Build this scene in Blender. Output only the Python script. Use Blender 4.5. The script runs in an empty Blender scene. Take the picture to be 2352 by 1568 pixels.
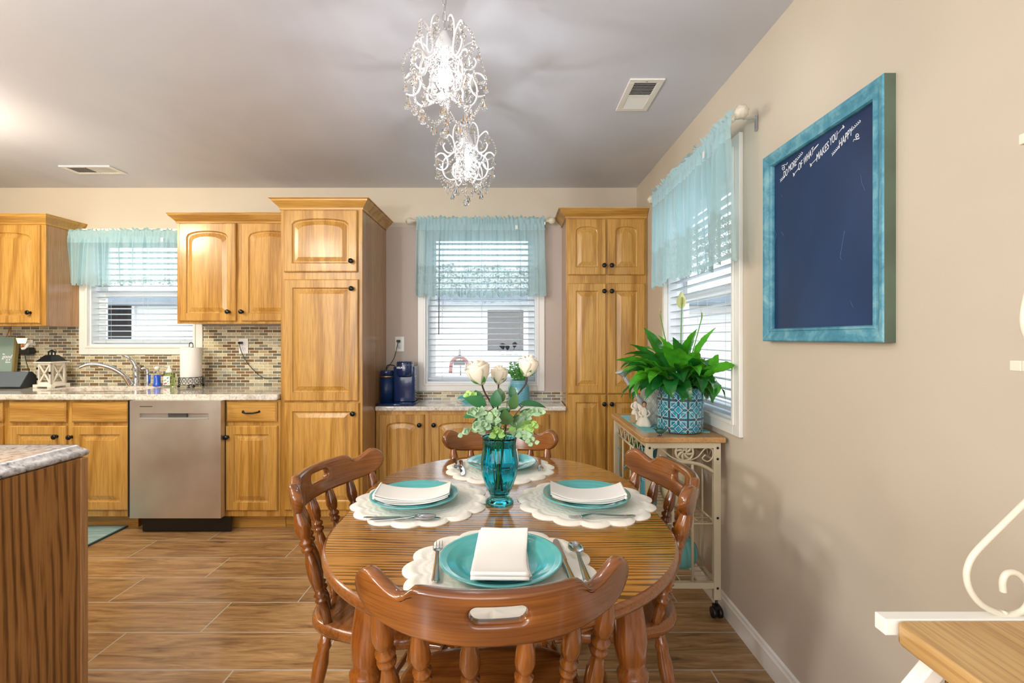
import bpy, math, random
from mathutils import Vector, Matrix
R = math.radians
PI = math.pi
S = bpy.context.scene
C = S.collection
random.seed(7)

# ------------------------------------------------------------------ camera, world, light
FPX = 1100.0
CX, CY, CZ = 1172.0, 776.0, 1.28
cam_d = bpy.data.cameras.new('camera')
cam_d.sensor_width = 36.0
cam_d.lens = 36.0 * FPX / 2352.0
cam_d.shift_x = (1176.0 - CX) / 2352.0
cam_d.shift_y = -(784.0 - CY) / 2352.0
cam_d.clip_start = 0.05
cam = bpy.data.objects.new('camera', cam_d)
C.objects.link(cam)
cam.location = (0, 0, CZ)
cam.rotation_euler = (R(90), 0, 0)
S.camera = cam
S.view_settings.view_transform = 'Standard'
S.view_settings.look = 'None'
S.view_settings.exposure = 0.12
S.view_settings.gamma = 1.0
S.view_settings.use_curve_mapping = False

w = bpy.data.worlds.new('world')
S.world = w
w.use_nodes = True
bg = w.node_tree.nodes['Background']
bg.inputs[0].default_value = (0.86, 0.93, 1.0, 1)
bg.inputs[1].default_value = 3.0


def light(name, kind, loc, power, color=(1, 1, 1), size=0.1, size_y=None, target=None, spread=None):
    d = bpy.data.lights.new(name, kind)
    d.energy = power
    d.color = color
    if kind == 'AREA':
        d.size = size
        if size_y:
            d.shape = 'RECTANGLE'
            d.size_y = size_y
        if spread:
            d.spread = R(spread)
    else:
        d.shadow_soft_size = size
    o = bpy.data.objects.new(name, d)
    C.objects.link(o)
    o.location = loc
    if target:
        o.rotation_euler = (Vector(target) - Vector(loc)).to_track_quat('-Z', 'Y').to_euler()
    return o


# unseen fill and flash lights added around the camera, then the room's lamps
light('front_fill', 'AREA', (-1.2, -2.3, 1.45), 85, (0.97, 0.98, 1.0), 4.2, 1.9, (-0.9, 3, 1.1))  # broad fill added behind the camera, no window is modelled there
light('overhead_fill', 'AREA', (-2.2, 0.2, 2.38), 34, (1.0, 0.93, 0.82), 0.9, 0.9, (-2.0, 1.4, 0.0))  # warm overhead fill added out of view, not an actual fixture
light('off_camera_flash', 'AREA', (-1.75, -0.55, 1.5), 26, (0.98, 0.98, 1.0), 0.16, 0.16, (0.9, 1.5, 0.7))  # unseen flash stand-in, added to throw chair shadows on the right wall
light('kitchen_lamp', 'POINT', (-3.15, 2.2, 2.26), 60, (1.0, 0.88, 0.68), 0.14)
light('warm_point_light', 'POINT', (-2.1, 0.9, 2.25), 25, (1.0, 0.88, 0.68), 0.14)  # extra warm point light, no fixture modelled for it
light('chandelier_bulb_light', 'POINT', (-0.211, 1.54, 2.075), 9, (0.93, 0.96, 1.0), 0.012)
light('chandelier_bulb_light', 'POINT', (-0.202, 2.2, 2.04), 9, (0.93, 0.96, 1.0), 0.012)
for pl, ps, pt_ in (((-0.23, 3.92, 1.52), (0.87, 1.2), (-0.23, 0, 1.52)), ((-2.9, 3.92, 1.645), (0.83, 0.85), (-2.9, 0, 1.645)), ((1.135, 2.57, 1.51), (0.92, 1.19), (-1, 2.57, 1.51))):
    o_ = light('window_portal', 'AREA', pl, 1, (1, 1, 1), ps[0], ps[1], pt_)
    o_.data.cycles.is_portal = True


def X(px, d):
    return (px - CX) * d / FPX


def Z(py, d):
    return CZ - (py - CY) * d / FPX


# ------------------------------------------------------------------ materials
def lin(c):
    if isinstance(c, str):
        c = tuple(int(c[i:i + 2], 16) for i in (0, 2, 4))
    out = []
    for v in c:
        v = v / 255.0
        out.append(v / 12.92 if v <= 0.04045 else ((v + 0.055) / 1.055) ** 2.4)
    return (*out, 1)


class NT:
    def __init__(s, name):
        s.m = bpy.data.materials.new(name)
        s.m.use_nodes = True
        s.t = s.m.node_tree
        s.n = s.t.nodes
        s.b = s.n['Principled BSDF']
        s.out = s.n['Material Output']

    def node(s, kind, **kw):
        n = s.n.new(kind)
        for k, v in kw.items():
            setattr(n, k, v)
        return n

    def link(s, a, b):
        s.t.links.new(a, b)

    def ramp(s, fac, stops, interp='LINEAR'):
        r = s.node('ShaderNodeValToRGB')
        r.color_ramp.interpolation = interp
        e = r.color_ramp.elements
        while len(e) < len(stops):
            e.new(0.5)
        for i, (p, c) in enumerate(stops):
            e[i].position = p
            e[i].color = c if len(c) == 4 else (*c, 1)
        s.link(fac, r.inputs[0])
        return r

    def coords(s, scale=(1, 1, 1), rot=(0, 0, 0), rnd=0.0, kind='Object'):
        tc = s.node('ShaderNodeTexCoord')
        mp = s.node('ShaderNodeMapping')
        mp.inputs['Scale'].default_value = scale
        mp.inputs['Rotation'].default_value = rot
        src = tc.outputs[kind]
        if rnd:
            oi = s.node('ShaderNodeObjectInfo')
            ml = s.node('ShaderNodeVectorMath', operation='MULTIPLY_ADD')
            cb = s.node('ShaderNodeCombineXYZ')
            for k in range(3):
                s.link(oi.outputs['Random'], cb.inputs[k])
            s.link(cb.outputs[0], ml.inputs[0])
            ml.inputs[1].default_value = (rnd, rnd * 0.37, rnd * 1.7)
            s.link(src, ml.inputs[2])
            src = ml.outputs[0]
        s.link(src, mp.inputs[0])
        return mp.outputs[0]

    def noise(s, vec, scale, detail=3, rough=0.5, dist=0.0):
        n = s.node('ShaderNodeTexNoise')
        n.inputs['Scale'].default_value = scale
        n.inputs['Detail'].default_value = detail
        n.inputs['Roughness'].default_value = rough
        n.inputs['Distortion'].default_value = dist
        if vec is not None:
            s.link(vec, n.inputs['Vector'])
        return n

    def mix(s, fac, a, b, mode='MIX'):
        m = s.node('ShaderNodeMix', data_type='RGBA', blend_type=mode)
        for inp, v in ((m.inputs[0], fac), (m.inputs[6], a), (m.inputs[7], b)):
            if hasattr(v, 'is_output') or isinstance(v, bpy.types.NodeSocket):
                s.link(v, inp)
            else:
                inp.default_value = v
        return m.outputs[2]

    def math(s, op, a, b=0.0, clamp=False):
        m = s.node('ShaderNodeMath', operation=op)
        m.use_clamp = clamp
        for inp, v in ((m.inputs[0], a), (m.inputs[1], b)):
            if isinstance(v, bpy.types.NodeSocket):
                s.link(v, inp)
            else:
                inp.default_value = v
        return m.outputs[0]

    def bump(s, h, strength=0.2, dist=0.002):
        b = s.node('ShaderNodeBump')
        b.inputs['Strength'].default_value = strength
        b.inputs['Distance'].default_value = dist
        s.link(h, b.inputs['Height'])
        s.link(b.outputs[0], s.b.inputs['Normal'])

    def set(s, col=None, rough=None, metal=None, coat=None, spec=None, trans=None, ior=None, alpha=None, sss=None):
        for k, v in (('Base Color', col), ('Roughness', rough), ('Metallic', metal), ('Coat Weight', coat),
                     ('Specular IOR Level', spec), ('Transmission Weight', trans), ('IOR', ior), ('Alpha', alpha)):
            if v is None:
                continue
            if isinstance(v, bpy.types.NodeSocket):
                s.link(v, s.b.inputs[k])
            else:
                s.b.inputs[k].default_value = v
        return s


def plain(name, col, rough=0.5, metal=0.0, coat=0.0, spec=0.5, vary=0.0, bump=0.0, bscale=200):
    t = NT(name)
    c = lin(col)
    t.set(c, rough, metal, coat, spec)
    if vary:
        n = t.noise(t.coords(), 6, 4)
        dk = tuple(v * (1 - vary) for v in c[:3]) + (1,)
        lt = tuple(min(1, v * (1 + vary)) for v in c[:3]) + (1,)
        t.set(t.ramp(n.outputs[0], [(0.3, dk), (0.7, lt)]).outputs[0])
    if bump:
        t.bump(t.noise(t.coords(), bscale, 2).outputs[0], bump, 0.001)
    return t.m


def wood(name, light_c, mid_c, dark_c, axis='Z', rough=0.35, coat=0.25, ring=9.0, fine=1.0, rnd=5.0, squash=0.09, dist=3.0, contrast=1.0, line=0.0, kind='Object'):
    """oak-like figure: contour lines of a stretched noise field plus fine pores"""
    t = NT(name)

    def st(k):
        return {'Z': (1, 1, k), 'X': (k, 1, 1), 'Y': (1, k, 1)}[axis]
    fld = t.noise(t.coords(st(squash), rnd=rnd, kind=kind), 3.2, 1.5, 0.45, 0.25)
    edge = t.noise(t.coords(st(0.05), rnd=rnd, kind=kind), 60, 2, 0.6)
    ph = t.math('ADD', t.math('MULTIPLY', fld.outputs[0], ring * 14.0), t.math('MULTIPLY', edge.outputs[0], dist))
    if line:
        sp = t.node('ShaderNodeSeparateXYZ')
        t.link(t.coords(rnd=rnd, kind=kind), sp.inputs[0])
        across = t.math('ADD', sp.outputs[1], sp.outputs[0]) if axis == 'Z' else (t.math('SUBTRACT', sp.outputs[1], sp.outputs[2]) if axis == 'X' else sp.outputs[0])
        ph = t.math('ADD', ph, t.math('MULTIPLY', across, line))
    wv = t.math('ADD', t.math('MULTIPLY', t.math('SINE', ph), 0.5), 0.5)
    if line:
        amp = t.noise(t.coords(st(0.15), rnd=rnd, kind=kind), 22, 2, 0.5)
        wv = t.math('MAXIMUM', wv, t.math('MULTIPLY', t.math('SUBTRACT', amp.outputs[0], 0.50), 4.0, True))
    f = t.noise(t.coords(st(0.03), rnd=rnd, kind=kind), 190, 3, 0.6)
    g = t.noise(t.coords(st(0.12), rnd=rnd, kind=kind), 7, 3, 0.5)
    base = t.ramp(wv, [(0.0, lin(dark_c)), (0.3, lin(mid_c)), (0.6, lin(light_c))]).outputs[0]
    base = t.mix(max(0.0, 1 - 0.62 * contrast), base, lin(mid_c))
    s2 = t.ramp(f.outputs[0], [(0.38, (0.60, 0.50, 0.40, 1)), (0.56, (1, 1, 1, 1))]).outputs[0]
    base = t.mix(0.55 * fine, base, s2, 'MULTIPLY')
    tone = t.ramp(g.outputs[0], [(0.3, (0.86, 0.84, 0.80, 1)), (0.7, (1.08, 1.07, 1.05, 1))]).outputs[0]
    base = t.mix(0.8, base, tone, 'MULTIPLY')
    t.set(base, rough, 0, coat)
    t.b.inputs['Coat Roughness'].default_value = 0.12
    t.bump(f.outputs[0], 0.10, 0.0005)
    return t.m


MT = {}
OAKL, OAKM, OAKD = 'd3a558', 'c59443', 'a3732d'
MT['oak'] = wood('oak', OAKL, OAKM, OAKD, 'Z', ring=3.2, contrast=1.0, squash=0.10, dist=4)
MT['oak_h'] = wood('oak_horizontal', OAKL, OAKM, OAKD, 'X', ring=3.2, contrast=1.0, squash=0.10, dist=4)
MT['oak_side'] = wood('oak_side_panel', 'bd9468', 'ad8358', '8f6840', 'Z', rough=0.25, ring=1.0, contrast=0.7)
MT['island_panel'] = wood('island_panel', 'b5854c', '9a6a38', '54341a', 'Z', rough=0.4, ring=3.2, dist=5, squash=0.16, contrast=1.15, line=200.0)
MT['table_top'] = wood('table_laminate', 'b88340', '9c6a2f', '3e230d', 'X', rough=0.15, coat=0.8, ring=5.0, dist=7, squash=0.16, rnd=0.0, contrast=1.5, line=400.0)
MT['table_wood'] = wood('table_wood', 'a86424', '8d4f1a', '64340f', 'Z', rough=0.2, coat=0.8, ring=1.2, contrast=0.8)
MT['chair_wood'] = wood('chair_wood', '975c28', '7f4a1d', '552c0e', 'X', rough=0.22, coat=0.7, ring=2.4, squash=0.3, contrast=0.9)
MT['crest_wood'] = wood('chair_crest_wood', '9a5f2a', '7f4a1d', '5a300f', 'X', rough=0.22, coat=0.7, ring=3.5, squash=0.22, dist=3, contrast=0.8, kind='UV')
MT['spindle_wood'] = wood('chair_spindle_wood', '98581f', '7e4817', '522a0c', 'Z', rough=0.18, coat=0.9, ring=1.0, contrast=0.8)
MT['butcher'] = wood('butcher_block', 'd3ae73', 'bf965a', 'a47c42', 'Y', rough=0.35, coat=0.2, ring=0.9)
MT['cart_top'] = wood('cart_top', 'cda06a', 'bd8f5a', 'a67a48', 'Y', rough=0.3, coat=0.3, ring=0.8, contrast=0.5)
MT['bronze'] = plain('dark_bronze', '1c2022', 0.28, 0.7, 0.3)
MT['white_paint'] = plain('white_paint', 'eeebe4', 0.35, coat=0.2)
MT['vinyl'] = plain('white_vinyl', 'eef3f6', 0.35)
MT['steel'] = None
MT['chrome'] = plain('chrome', 'd5d8da', 0.08, 1.0)
MT['black'] = plain('black_plastic', '111213', 0.35)
MT['dark_gap'] = plain('dark_gap', '0c0b0a', 0.7)
MT['cream_metal'] = plain('cream_metal', 'cbbfa2', 0.4, bump=0.1)
MT['rack_cream'] = plain('rack_cream', 'e2dcc8', 0.35)
MT['rack_white'] = plain('rack_white', 'f0eee6', 0.4)
MT['knob_rod'] = plain('rod_cream', 'd8d2bf', 0.4)


def steel():
    t = NT('brushed_steel')
    n = t.noise(t.coords((1, 1, 60)), 12, 3)
    big = t.noise(t.coords(), 3.0, 3)
    c = t.ramp(big.outputs[0], [(0.3, lin('c3bdb4')), (0.7, lin('dbd6cf'))]).outputs[0]
    t.set(c, 0.3, 0.85)
    t.link(t.ramp(big.outputs[0], [(0.3, (0.34,) * 3), (0.7, (0.44,) * 3)]).outputs[0], t.b.inputs['Roughness'])
    t.bump(n.outputs[0], 0.05, 0.0005)
    return t.m


MT['steel'] = steel()


def slat_mat():
    t = NT('blind_slat')
    t.set(lin('eef2f4'), 0.4)
    tl = t.node('ShaderNodeBsdfTranslucent')
    tl.inputs[0].default_value = lin('e4eef4')
    mx = t.node('ShaderNodeMixShader')
    mx.inputs[0].default_value = 0.35
    t.link(t.b.outputs[0], mx.inputs[1])
    t.link(tl.outputs[0], mx.inputs[2])
    t.link(mx.outputs[0], t.out.inputs[0])
    return t.m


MT['slat'] = slat_mat()


def wallpaint(name, c1, c2):
    t = NT(name)
    n = t.noise(t.coords(), 1.3, 3)
    t.set(t.ramp(n.outputs[0], [(0.3, lin(c1)), (0.7, lin(c2))]).outputs[0], 0.5, spec=0.35)
    a = t.noise(t.coords((1, 1, 14)), 60, 2)
    t.bump(a.outputs[0], 0.12, 0.0012)
    return t.m


MT['wall'] = wallpaint('wall_paint', 'cbbfab', 'd2c7b5')
MT['wall_mauve'] = wallpaint('wall_paint_mauve', 'bfb0a4', 'c7b8ac')


def ceiling_mat():
    t = NT('ceiling_paint')
    n = t.noise(t.coords((1, 0.5, 1), (0, 0, R(35))), 1.1, 4, 0.55, 0.6)
    t.set(t.ramp(n.outputs[0], [(0.25, lin('c4c7d1')), (0.5, lin('d2d5df')), (0.75, lin('dcdee7'))]).outputs[0], 0.45, spec=0.4)
    a = t.noise(t.coords(), 45, 3)
    t.bump(a.outputs[0], 0.15, 0.002)
    return t.m


MT['ceiling'] = ceiling_mat()


def floor_mat():
    t = NT('wood_look_tile')
    br = t.node('ShaderNodeTexBrick')
    br.offset = 0.0
    br.offset_frequency = 2
    br.inputs['Color1'].default_value = (0, 0, 0, 1)
    br.inputs['Color2'].default_value = (1, 1, 1, 1)
    br.inputs['Mortar'].default_value = (0.5, 0.5, 0.5, 1)
    br.inputs['Scale'].default_value = 1
    br.inputs['Mortar Size'].default_value = 0.003
    br.inputs['Mortar Smooth'].default_value = 0.1
    br.inputs['Brick Width'].default_value = 0.92
    br.inputs['Row Height'].default_value = 0.2364
    tc = t.node('ShaderNodeTexCoord')
    sp = t.node('ShaderNodeSeparateXYZ')
    t.link(tc.outputs['Object'], sp.inputs[0])
    yy = t.math('ADD', sp.outputs[1], 8 * 0.2364 - 1.848 + 0.2364 * 12)
    row = t.math('FLOOR', t.math('DIVIDE', yy, 0.2364))
    xo = t.math('MULTIPLY', t.math('FRACT', t.math('MULTIPLY', row, 0.6537)), 0.92)
    cb = t.node('ShaderNodeCombineXYZ')
    t.link(t.math('ADD', t.math('ADD', sp.outputs[0], 20.0), xo), cb.inputs[0])
    t.link(yy, cb.inputs[1])
    t.link(cb.outputs[0], br.inputs['Vector'])
    # per-plank offset of the grain
    add = t.node('ShaderNodeVectorMath', operation='MULTIPLY_ADD')
    t.link(br.outputs['Color'], add.inputs[0])
    add.inputs[1].default_value = (3.1, 7.7, 5)
    t.link(tc.outputs['Object'], add.inputs[2])
    m2 = t.node('ShaderNodeMapping')
    m2.inputs['Scale'].default_value = (1.6, 13, 1)
    t.link(add.outputs[0], m2.inputs[0])
    n1 = t.noise(m2.outputs[0], 2.2, 6, 0.62, 0.8)
    m3 = t.node('ShaderNodeMapping')
    m3.inputs['Scale'].default_value = (4, 70, 1)
    t.link(add.outputs[0], m3.inputs[0])
    n2 = t.noise(m3.outputs[0], 2.0, 4, 0.6)
    col = t.ramp(n1.outputs[0], [(0.27, lin('5c452f')), (0.38, lin('8f6c47')), (0.55, lin('b18d60')), (0.75, lin('c8a87c'))]).outputs[0]
    st = t.ramp(n2.outputs[0], [(0.3, (0.6, 0.55, 0.5, 1)), (0.55, (1, 1, 1, 1))]).outputs[0]
    col = t.mix(0.6, col, st, 'MULTIPLY')
    tone = t.ramp(br.outputs['Color'], [(0.0, (0.82, 0.8, 0.78, 1)), (1.0, (1.1, 1.08, 1.05, 1))]).outputs[0]
    col = t.mix(0.8, col, tone, 'MULTIPLY')
    col = t.mix(br.outputs['Fac'], col, lin('b9b4aa'))
    t.set(col, 0.28, 0, 0.15, 0.5)
    t.bump(t.math('SUBTRACT', n2.outputs[0], br.outputs['Fac']), 0.25, 0.0015)
    return t.m


MT['floor'] = floor_mat()


def granite():
    t = NT('speckled_granite')
    n = t.noise(t.coords(), 70, 4, 0.7)
    n2 = t.noise(t.coords((1, 1, 1)), 9, 4, 0.6, 1.5)
    c = t.ramp(n.outputs[0], [(0.32, lin('a19b90')), (0.42, lin('dcd6ca')), (0.6, lin('ece8de')), (0.75, lin('f5f2ea'))]).outputs[0]
    v = t.ramp(n2.outputs[0], [(0.35, lin('b9ae9c')), (0.5, (1, 1, 1, 1))]).outputs[0]
    t.set(t.mix(0.5, c, v, 'MULTIPLY'), 0.12, 0, 0.5)
    return t.m


MT['granite'] = granite()


def granite_gray():
    t = NT('grey_veined_granite')
    n = t.noise(t.coords(), 55, 4, 0.7)
    n2 = t.noise(t.coords(), 14, 4, 0.6, 2.0)
    c = t.ramp(n.outputs[0], [(0.3, lin('4d5054')), (0.38, lin('a9a9ab')), (0.55, lin('d8d6d6')), (0.75, lin('e8e6e4'))]).outputs[0]
    v = t.ramp(n2.outputs[0], [(0.35, lin('9b958f')), (0.5, (1, 1, 1, 1))]).outputs[0]
    t.set(t.mix(0.5, c, v, 'MULTIPLY'), 0.1, 0, 0.5)
    return t.m


MT['granite_gray'] = granite_gray()


def mosaic():
    t = NT('glass_mosaic')
    tc = t.node('ShaderNodeTexCoord')
    sp = t.node('ShaderNodeSeparateXYZ')
    cb = t.node('ShaderNodeCombineXYZ')
    t.link(tc.outputs['Object'], sp.inputs[0])
    t.link(sp.outputs[0], cb.inputs[0])
    t.link(sp.outputs[2], cb.inputs[1])
    br = t.node('ShaderNodeTexBrick')
    br.offset = 0.5
    for k, c in (('Color1', (0, 0, 0, 1)), ('Color2', (1, 1, 1, 1)), ('Mortar', (0.5, 0.5, 0.5, 1))):
        br.inputs[k].default_value = c
    br.inputs['Scale'].default_value = 1
    br.inputs['Mortar Size'].default_value = 0.0021
    br.inputs['Brick Width'].default_value = 0.072
    br.inputs['Row Height'].default_value = 0.0232
    t.link(cb.outputs[0], br.inputs['Vector'])
    cols = ['7a6242', 'b7a67c', '837e69', 'cdc29b', '8a704a', '74725f', 'b3a882', '97937a', 'd4cba8', '80683f', 'b0ae95']
    c = t.ramp(br.outputs['Color'], [(i / len(cols), lin(cc)) for i, cc in enumerate(cols)], 'CONSTANT').outputs[0]
    n = t.noise(t.coords((1, 1, 1), (0, R(35), 0)), 55, 3, 0.5, 2.5)
    sh = t.ramp(n.outputs[0], [(0.35, (0.7, 0.68, 0.62, 1)), (0.6, (1.1, 1.1, 1.1, 1))]).outputs[0]
    c = t.mix(0.7, c, sh, 'MULTIPLY')
    c = t.mix(br.outputs['Fac'], c, lin('e9e5da'))
    t.set(c, 0.12, 0, 0.3)
    t.bump(t.math('SUBTRACT', n.outputs[0], t.math('MULTIPLY', br.outputs['Fac'], 1.5)), 0.35, 0.002)
    return t.m


MT['mosaic'] = mosaic()


def glassy(name, col, rough=0.0, ior=1.45):
    t = NT(name)
    t.set(lin(col), rough, 0, trans=1.0, ior=ior)
    return t.m


MT['crystal'] = glassy('crystal', 'ffffff', 0.0, 1.5)
MT['vase_glass'] = glassy('teal_glass', '4fd8ea', 0.02, 1.4)
MT['blue_glass'] = glassy('blue_plastic', '1a5fd8', 0.1, 1.3)
MT['clear_plastic'] = glassy('clear_plastic', 'f4f8f4', 0.05, 1.3)
MT['green_soap'] = glassy('green_soap', 'c4e09a', 0.05, 1.3)


def pane():
    t = NT('window_pane')
    tr = t.node('ShaderNodeBsdfTransparent')
    gl = t.node('ShaderNodeBsdfGlossy')
    gl.inputs['Roughness'].default_value = 0.0
    mx = t.node('ShaderNodeMixShader')
    mx.inputs[0].default_value = 0.06
    t.link(tr.outputs[0], mx.inputs[1])
    t.link(gl.outputs[0], mx.inputs[2])
    t.link(mx.outputs[0], t.out.inputs[0])
    return t.m


MT['pane'] = pane()


def emit(name, col, strength):
    t = NT(name)
    t.set(lin(col), 0.5)
    t.b.inputs['Emission Color'].default_value = lin(col)
    t.b.inputs['Emission Strength'].default_value = strength
    return t.m


MT['bulb'] = emit('lit_bulb', 'ffffff', 9)
MT['warm_lamp'] = emit('lit_warm_glass', 'ffe9c0', 6)
MT['night'] = emit('lit_nightlight', 'fff1d6', 0.9)


def sheer():
    """sheer fabric; lace flowers in the lower part, by local height"""
    t = NT('sheer_lace')
    tc = t.node('ShaderNodeTexCoord')
    sp = t.node('ShaderNodeSeparateXYZ')
    t.link(tc.outputs['Object'], sp.inputs[0])
    zz = sp.outputs[2]
    vor = t.node('ShaderNodeTexVoronoi', feature='DISTANCE_TO_EDGE')
    vor.inputs['Scale'].default_value = 85
    nz = t.noise(t.coords(), 38, 3, 0.6, 1.8)
    t.link(t.coords(), vor.inputs['Vector'])
    lace = t.math('ADD', t.math('LESS_THAN', vor.outputs[0], 0.07), t.math('GREATER_THAN', nz.outputs[0], 0.56), True)
    # the lace field starts about 0.25 m under the rod and thickens to the hem
    n2 = t.noise(t.coords(), 9, 2)
    low = t.math('LESS_THAN', t.math('ADD', zz, t.math('MULTIPLY', n2.outputs[0], 0.22)), -0.24)
    hem = t.math('LESS_THAN', zz, -0.545)
    head = t.math('GREATER_THAN', zz, -0.075)
    a = t.math('ADD', 0.70, t.math('MULTIPLY', t.math('MULTIPLY', lace, low), 0.30))
    a = t.math('ADD', a, t.math('MULTIPLY', head, 0.35))
    a = t.math('ADD', a, t.math('MULTIPLY', hem, 0.1), True)
    col = t.mix(t.math('MULTIPLY', lace, low), lin('c6e6ec'), lin('b3c9c8'))
    df = t.node('ShaderNodeBsdfDiffuse')
    tl = t.node('ShaderNodeBsdfTranslucent')
    t.link(col, df.inputs[0])
    t.link(col, tl.inputs[0])
    m1 = t.node('ShaderNodeMixShader')
    m1.inputs[0].default_value = 0.5
    t.link(df.outputs[0], m1.inputs[1])
    t.link(tl.outputs[0], m1.inputs[2])
    tr = t.node('ShaderNodeBsdfTransparent')
    m2 = t.node('ShaderNodeMixShader')
    t.link(a, m2.inputs[0])
    t.link(tr.outputs[0], m2.inputs[1])
    t.link(m1.outputs[0], m2.inputs[2])
    t.link(m2.outputs[0], t.out.inputs[0])
    return t.m


MT['sheer'] = sheer()


# ------------------------------------------------------------------ mesh builder
class MB:
    def __init__(s):
        s.v, s.f, s.sm, s.mi = [], [], [], []
        s.mat = 0

    def add(s, verts, faces, smooth=False, M=None):
        o = len(s.v)
        for p in verts:
            p = Vector(p)
            s.v.append(M @ p if M is not None else p)
        for f in faces:
            s.f.append(tuple(i + o for i in f))
            s.sm.append(smooth)
            s.mi.append(s.mat)
        return s

    def box(s, x0, x1, y0, y1, z0, z1, M=None):
        v = [(x, y, z) for z in (z0, z1) for y in (y0, y1) for x in (x0, x1)]
        f = [(0, 2, 3, 1), (4, 5, 7, 6), (0, 1, 5, 4), (2, 6, 7, 3), (0, 4, 6, 2), (1, 3, 7, 5)]
        return s.add(v, f, False, M)

    def cbox(s, c, sx, sy, sz, M=None):
        return s.box(c[0] - sx / 2, c[0] + sx / 2, c[1] - sy / 2, c[1] + sy / 2, c[2] - sz / 2, c[2] + sz / 2, M)

    def lathe(s, prof, c=(0, 0, 0), seg=24, M=None, smooth=True, fr=None, caps=True):
        """prof: (r, z) pairs from bottom up; fr(angle, r, z) -> r"""
        n = len(prof)
        vs = []
        for (r, z) in prof:
            for k in range(seg):
                a = 2 * PI * k / seg
                rr = fr(a, r, z) if fr else r
                vs.append((c[0] + rr * math.cos(a), c[1] + rr * math.sin(a), c[2] + z))
        fs = []
        for i in range(n - 1):
            for k in range(seg):
                k2 = (k + 1) % seg
                fs.append((i * seg + k, i * seg + k2, (i + 1) * seg + k2, (i + 1) * seg + k))
        if caps:
            if prof[0][0] > 1e-5:
                fs.append(tuple(range(seg - 1, -1, -1)))
            if prof[-1][0] > 1e-5:
                fs.append(tuple((n - 1) * seg + k for k in range(seg)))
        return s.add(vs, fs, smooth, M)

    def cyl(s, p0, p1, r0, r1=None, seg=12, smooth=True):
        return s.tube([p0, p1], [r0, r1 if r1 is not None else r0], seg, smooth)

    def turned(s, p0, p1, prof, seg=16):
        """turn a profile [(t 0..1, r)] round the axis p0-p1"""
        p0, p1 = Vector(p0), Vector(p1)
        d = (p1 - p0)
        L = d.length
        q = d.to_track_quat('Z', 'Y').to_matrix().to_4x4()
        return s.lathe([(r, t * L) for t, r in prof], (0, 0, 0), seg, Matrix.Translation(p0) @ q)

    def tube(s, pts, rad, seg=8, smooth=True, closed=False, flat=1.0):
        pts = [Vector(p) for p in pts]
        n = len(pts)
        if not isinstance(rad, (list, tuple)):
            rad = [rad] * n
        vs = []
        up = None
        for i, p in enumerate(pts):
            if closed:
                t = (pts[(i + 1) % n] - pts[i - 1]).normalized()
            else:
                t = (pts[min(i + 1, n - 1)] - pts[max(i - 1, 0)]).normalized()
            if up is None:
                up = Vector((0, 0, 1)) if abs(t.z) < 0.9 else Vector((1, 0, 0))
            side = t.cross(up)
            if side.length < 1e-6:
                side = t.cross(Vector((0, 1, 0)))
            side.normalize()
            up = side.cross(t).normalized()
            for k in range(seg):
                a = 2 * PI * k / seg
                vs.append(p + side * (math.cos(a) * rad[i]) + up * (math.sin(a) * rad[i] * flat))
        fs = []
        m = n if closed else n - 1
        for i in range(m):
            j = (i + 1) % n
            for k in range(seg):
                k2 = (k + 1) % seg
                fs.append((i * seg + k, i * seg + k2, j * seg + k2, j * seg + k))
        if not closed:
            fs.append(tuple(range(seg - 1, -1, -1)))
            fs.append(tuple((n - 1) * seg + k for k in range(seg)))
        return s.add(vs, fs, smooth)

    def bar(s, p0, p1, w, h):
        """square bar between two points"""
        p0, p1 = Vector(p0), Vector(p1)
        d = p1 - p0
        q = d.to_track_quat('Y', 'Z').to_matrix().to_4x4()
        return s.box(-w / 2, w / 2, 0, d.length, -h / 2, h / 2, Matrix.Translation(p0) @ q)

    def ball(s, c, r, seg=12, rings=8, sc=(1, 1, 1), M=None, smooth=True):
        vs, fs = [(0, 0, -1)], []
        for i in range(1, rings):
            a = -PI / 2 + PI * i / rings
            for k in range(seg):
                b = 2 * PI * k / seg
                vs.append((math.cos(a) * math.cos(b), math.cos(a) * math.sin(b), math.sin(a)))
        vs.append((0, 0, 1))
        top = len(vs) - 1
        for k in range(seg):
            k2 = (k + 1) % seg
            fs.append((0, 1 + k2, 1 + k))
            for i in range(rings - 2):
                a, b = 1 + i * seg, 1 + (i + 1) * seg
                fs.append((a + k, a + k2, b + k2, b + k))
            fs.append((1 + (rings - 2) * seg + k, 1 + (rings - 2) * seg + k2, top))
        T = Matrix.Translation(c) @ Matrix.Diagonal((r * sc[0], r * sc[1], r * sc[2], 1))
        if M is not None:
            T = M @ T
        return s.add(vs, fs, smooth, T)

    def grid(s, rows, smooth=True, closed_u=False, M=None, flip=False):
        n, m = len(rows), len(rows[0])
        vs = [p for r in rows for p in r]
        fs = []
        for i in range(n - 1):
            for k in range(m if closed_u else m - 1):
                k2 = (k + 1) % m
                q = (i * m + k, i * m + k2, (i + 1) * m + k2, (i + 1) * m + k)
                fs.append(q[::-1] if flip else q)
        return s.add(vs, fs, smooth, M)

    def prism(s, outline, z0, z1, M=None, smooth=False):
        n = len(outline)
        vs = [(x, y, z0) for x, y in outline] + [(x, y, z1) for x, y in outline]
        fs = [tuple(range(n - 1, -1, -1)), tuple(range(n, 2 * n))]
        for k in range(n):
            k2 = (k + 1) % n
            fs.append((k, k2, n + k2, n + k))
        return s.add(vs, fs, smooth, M)

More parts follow.
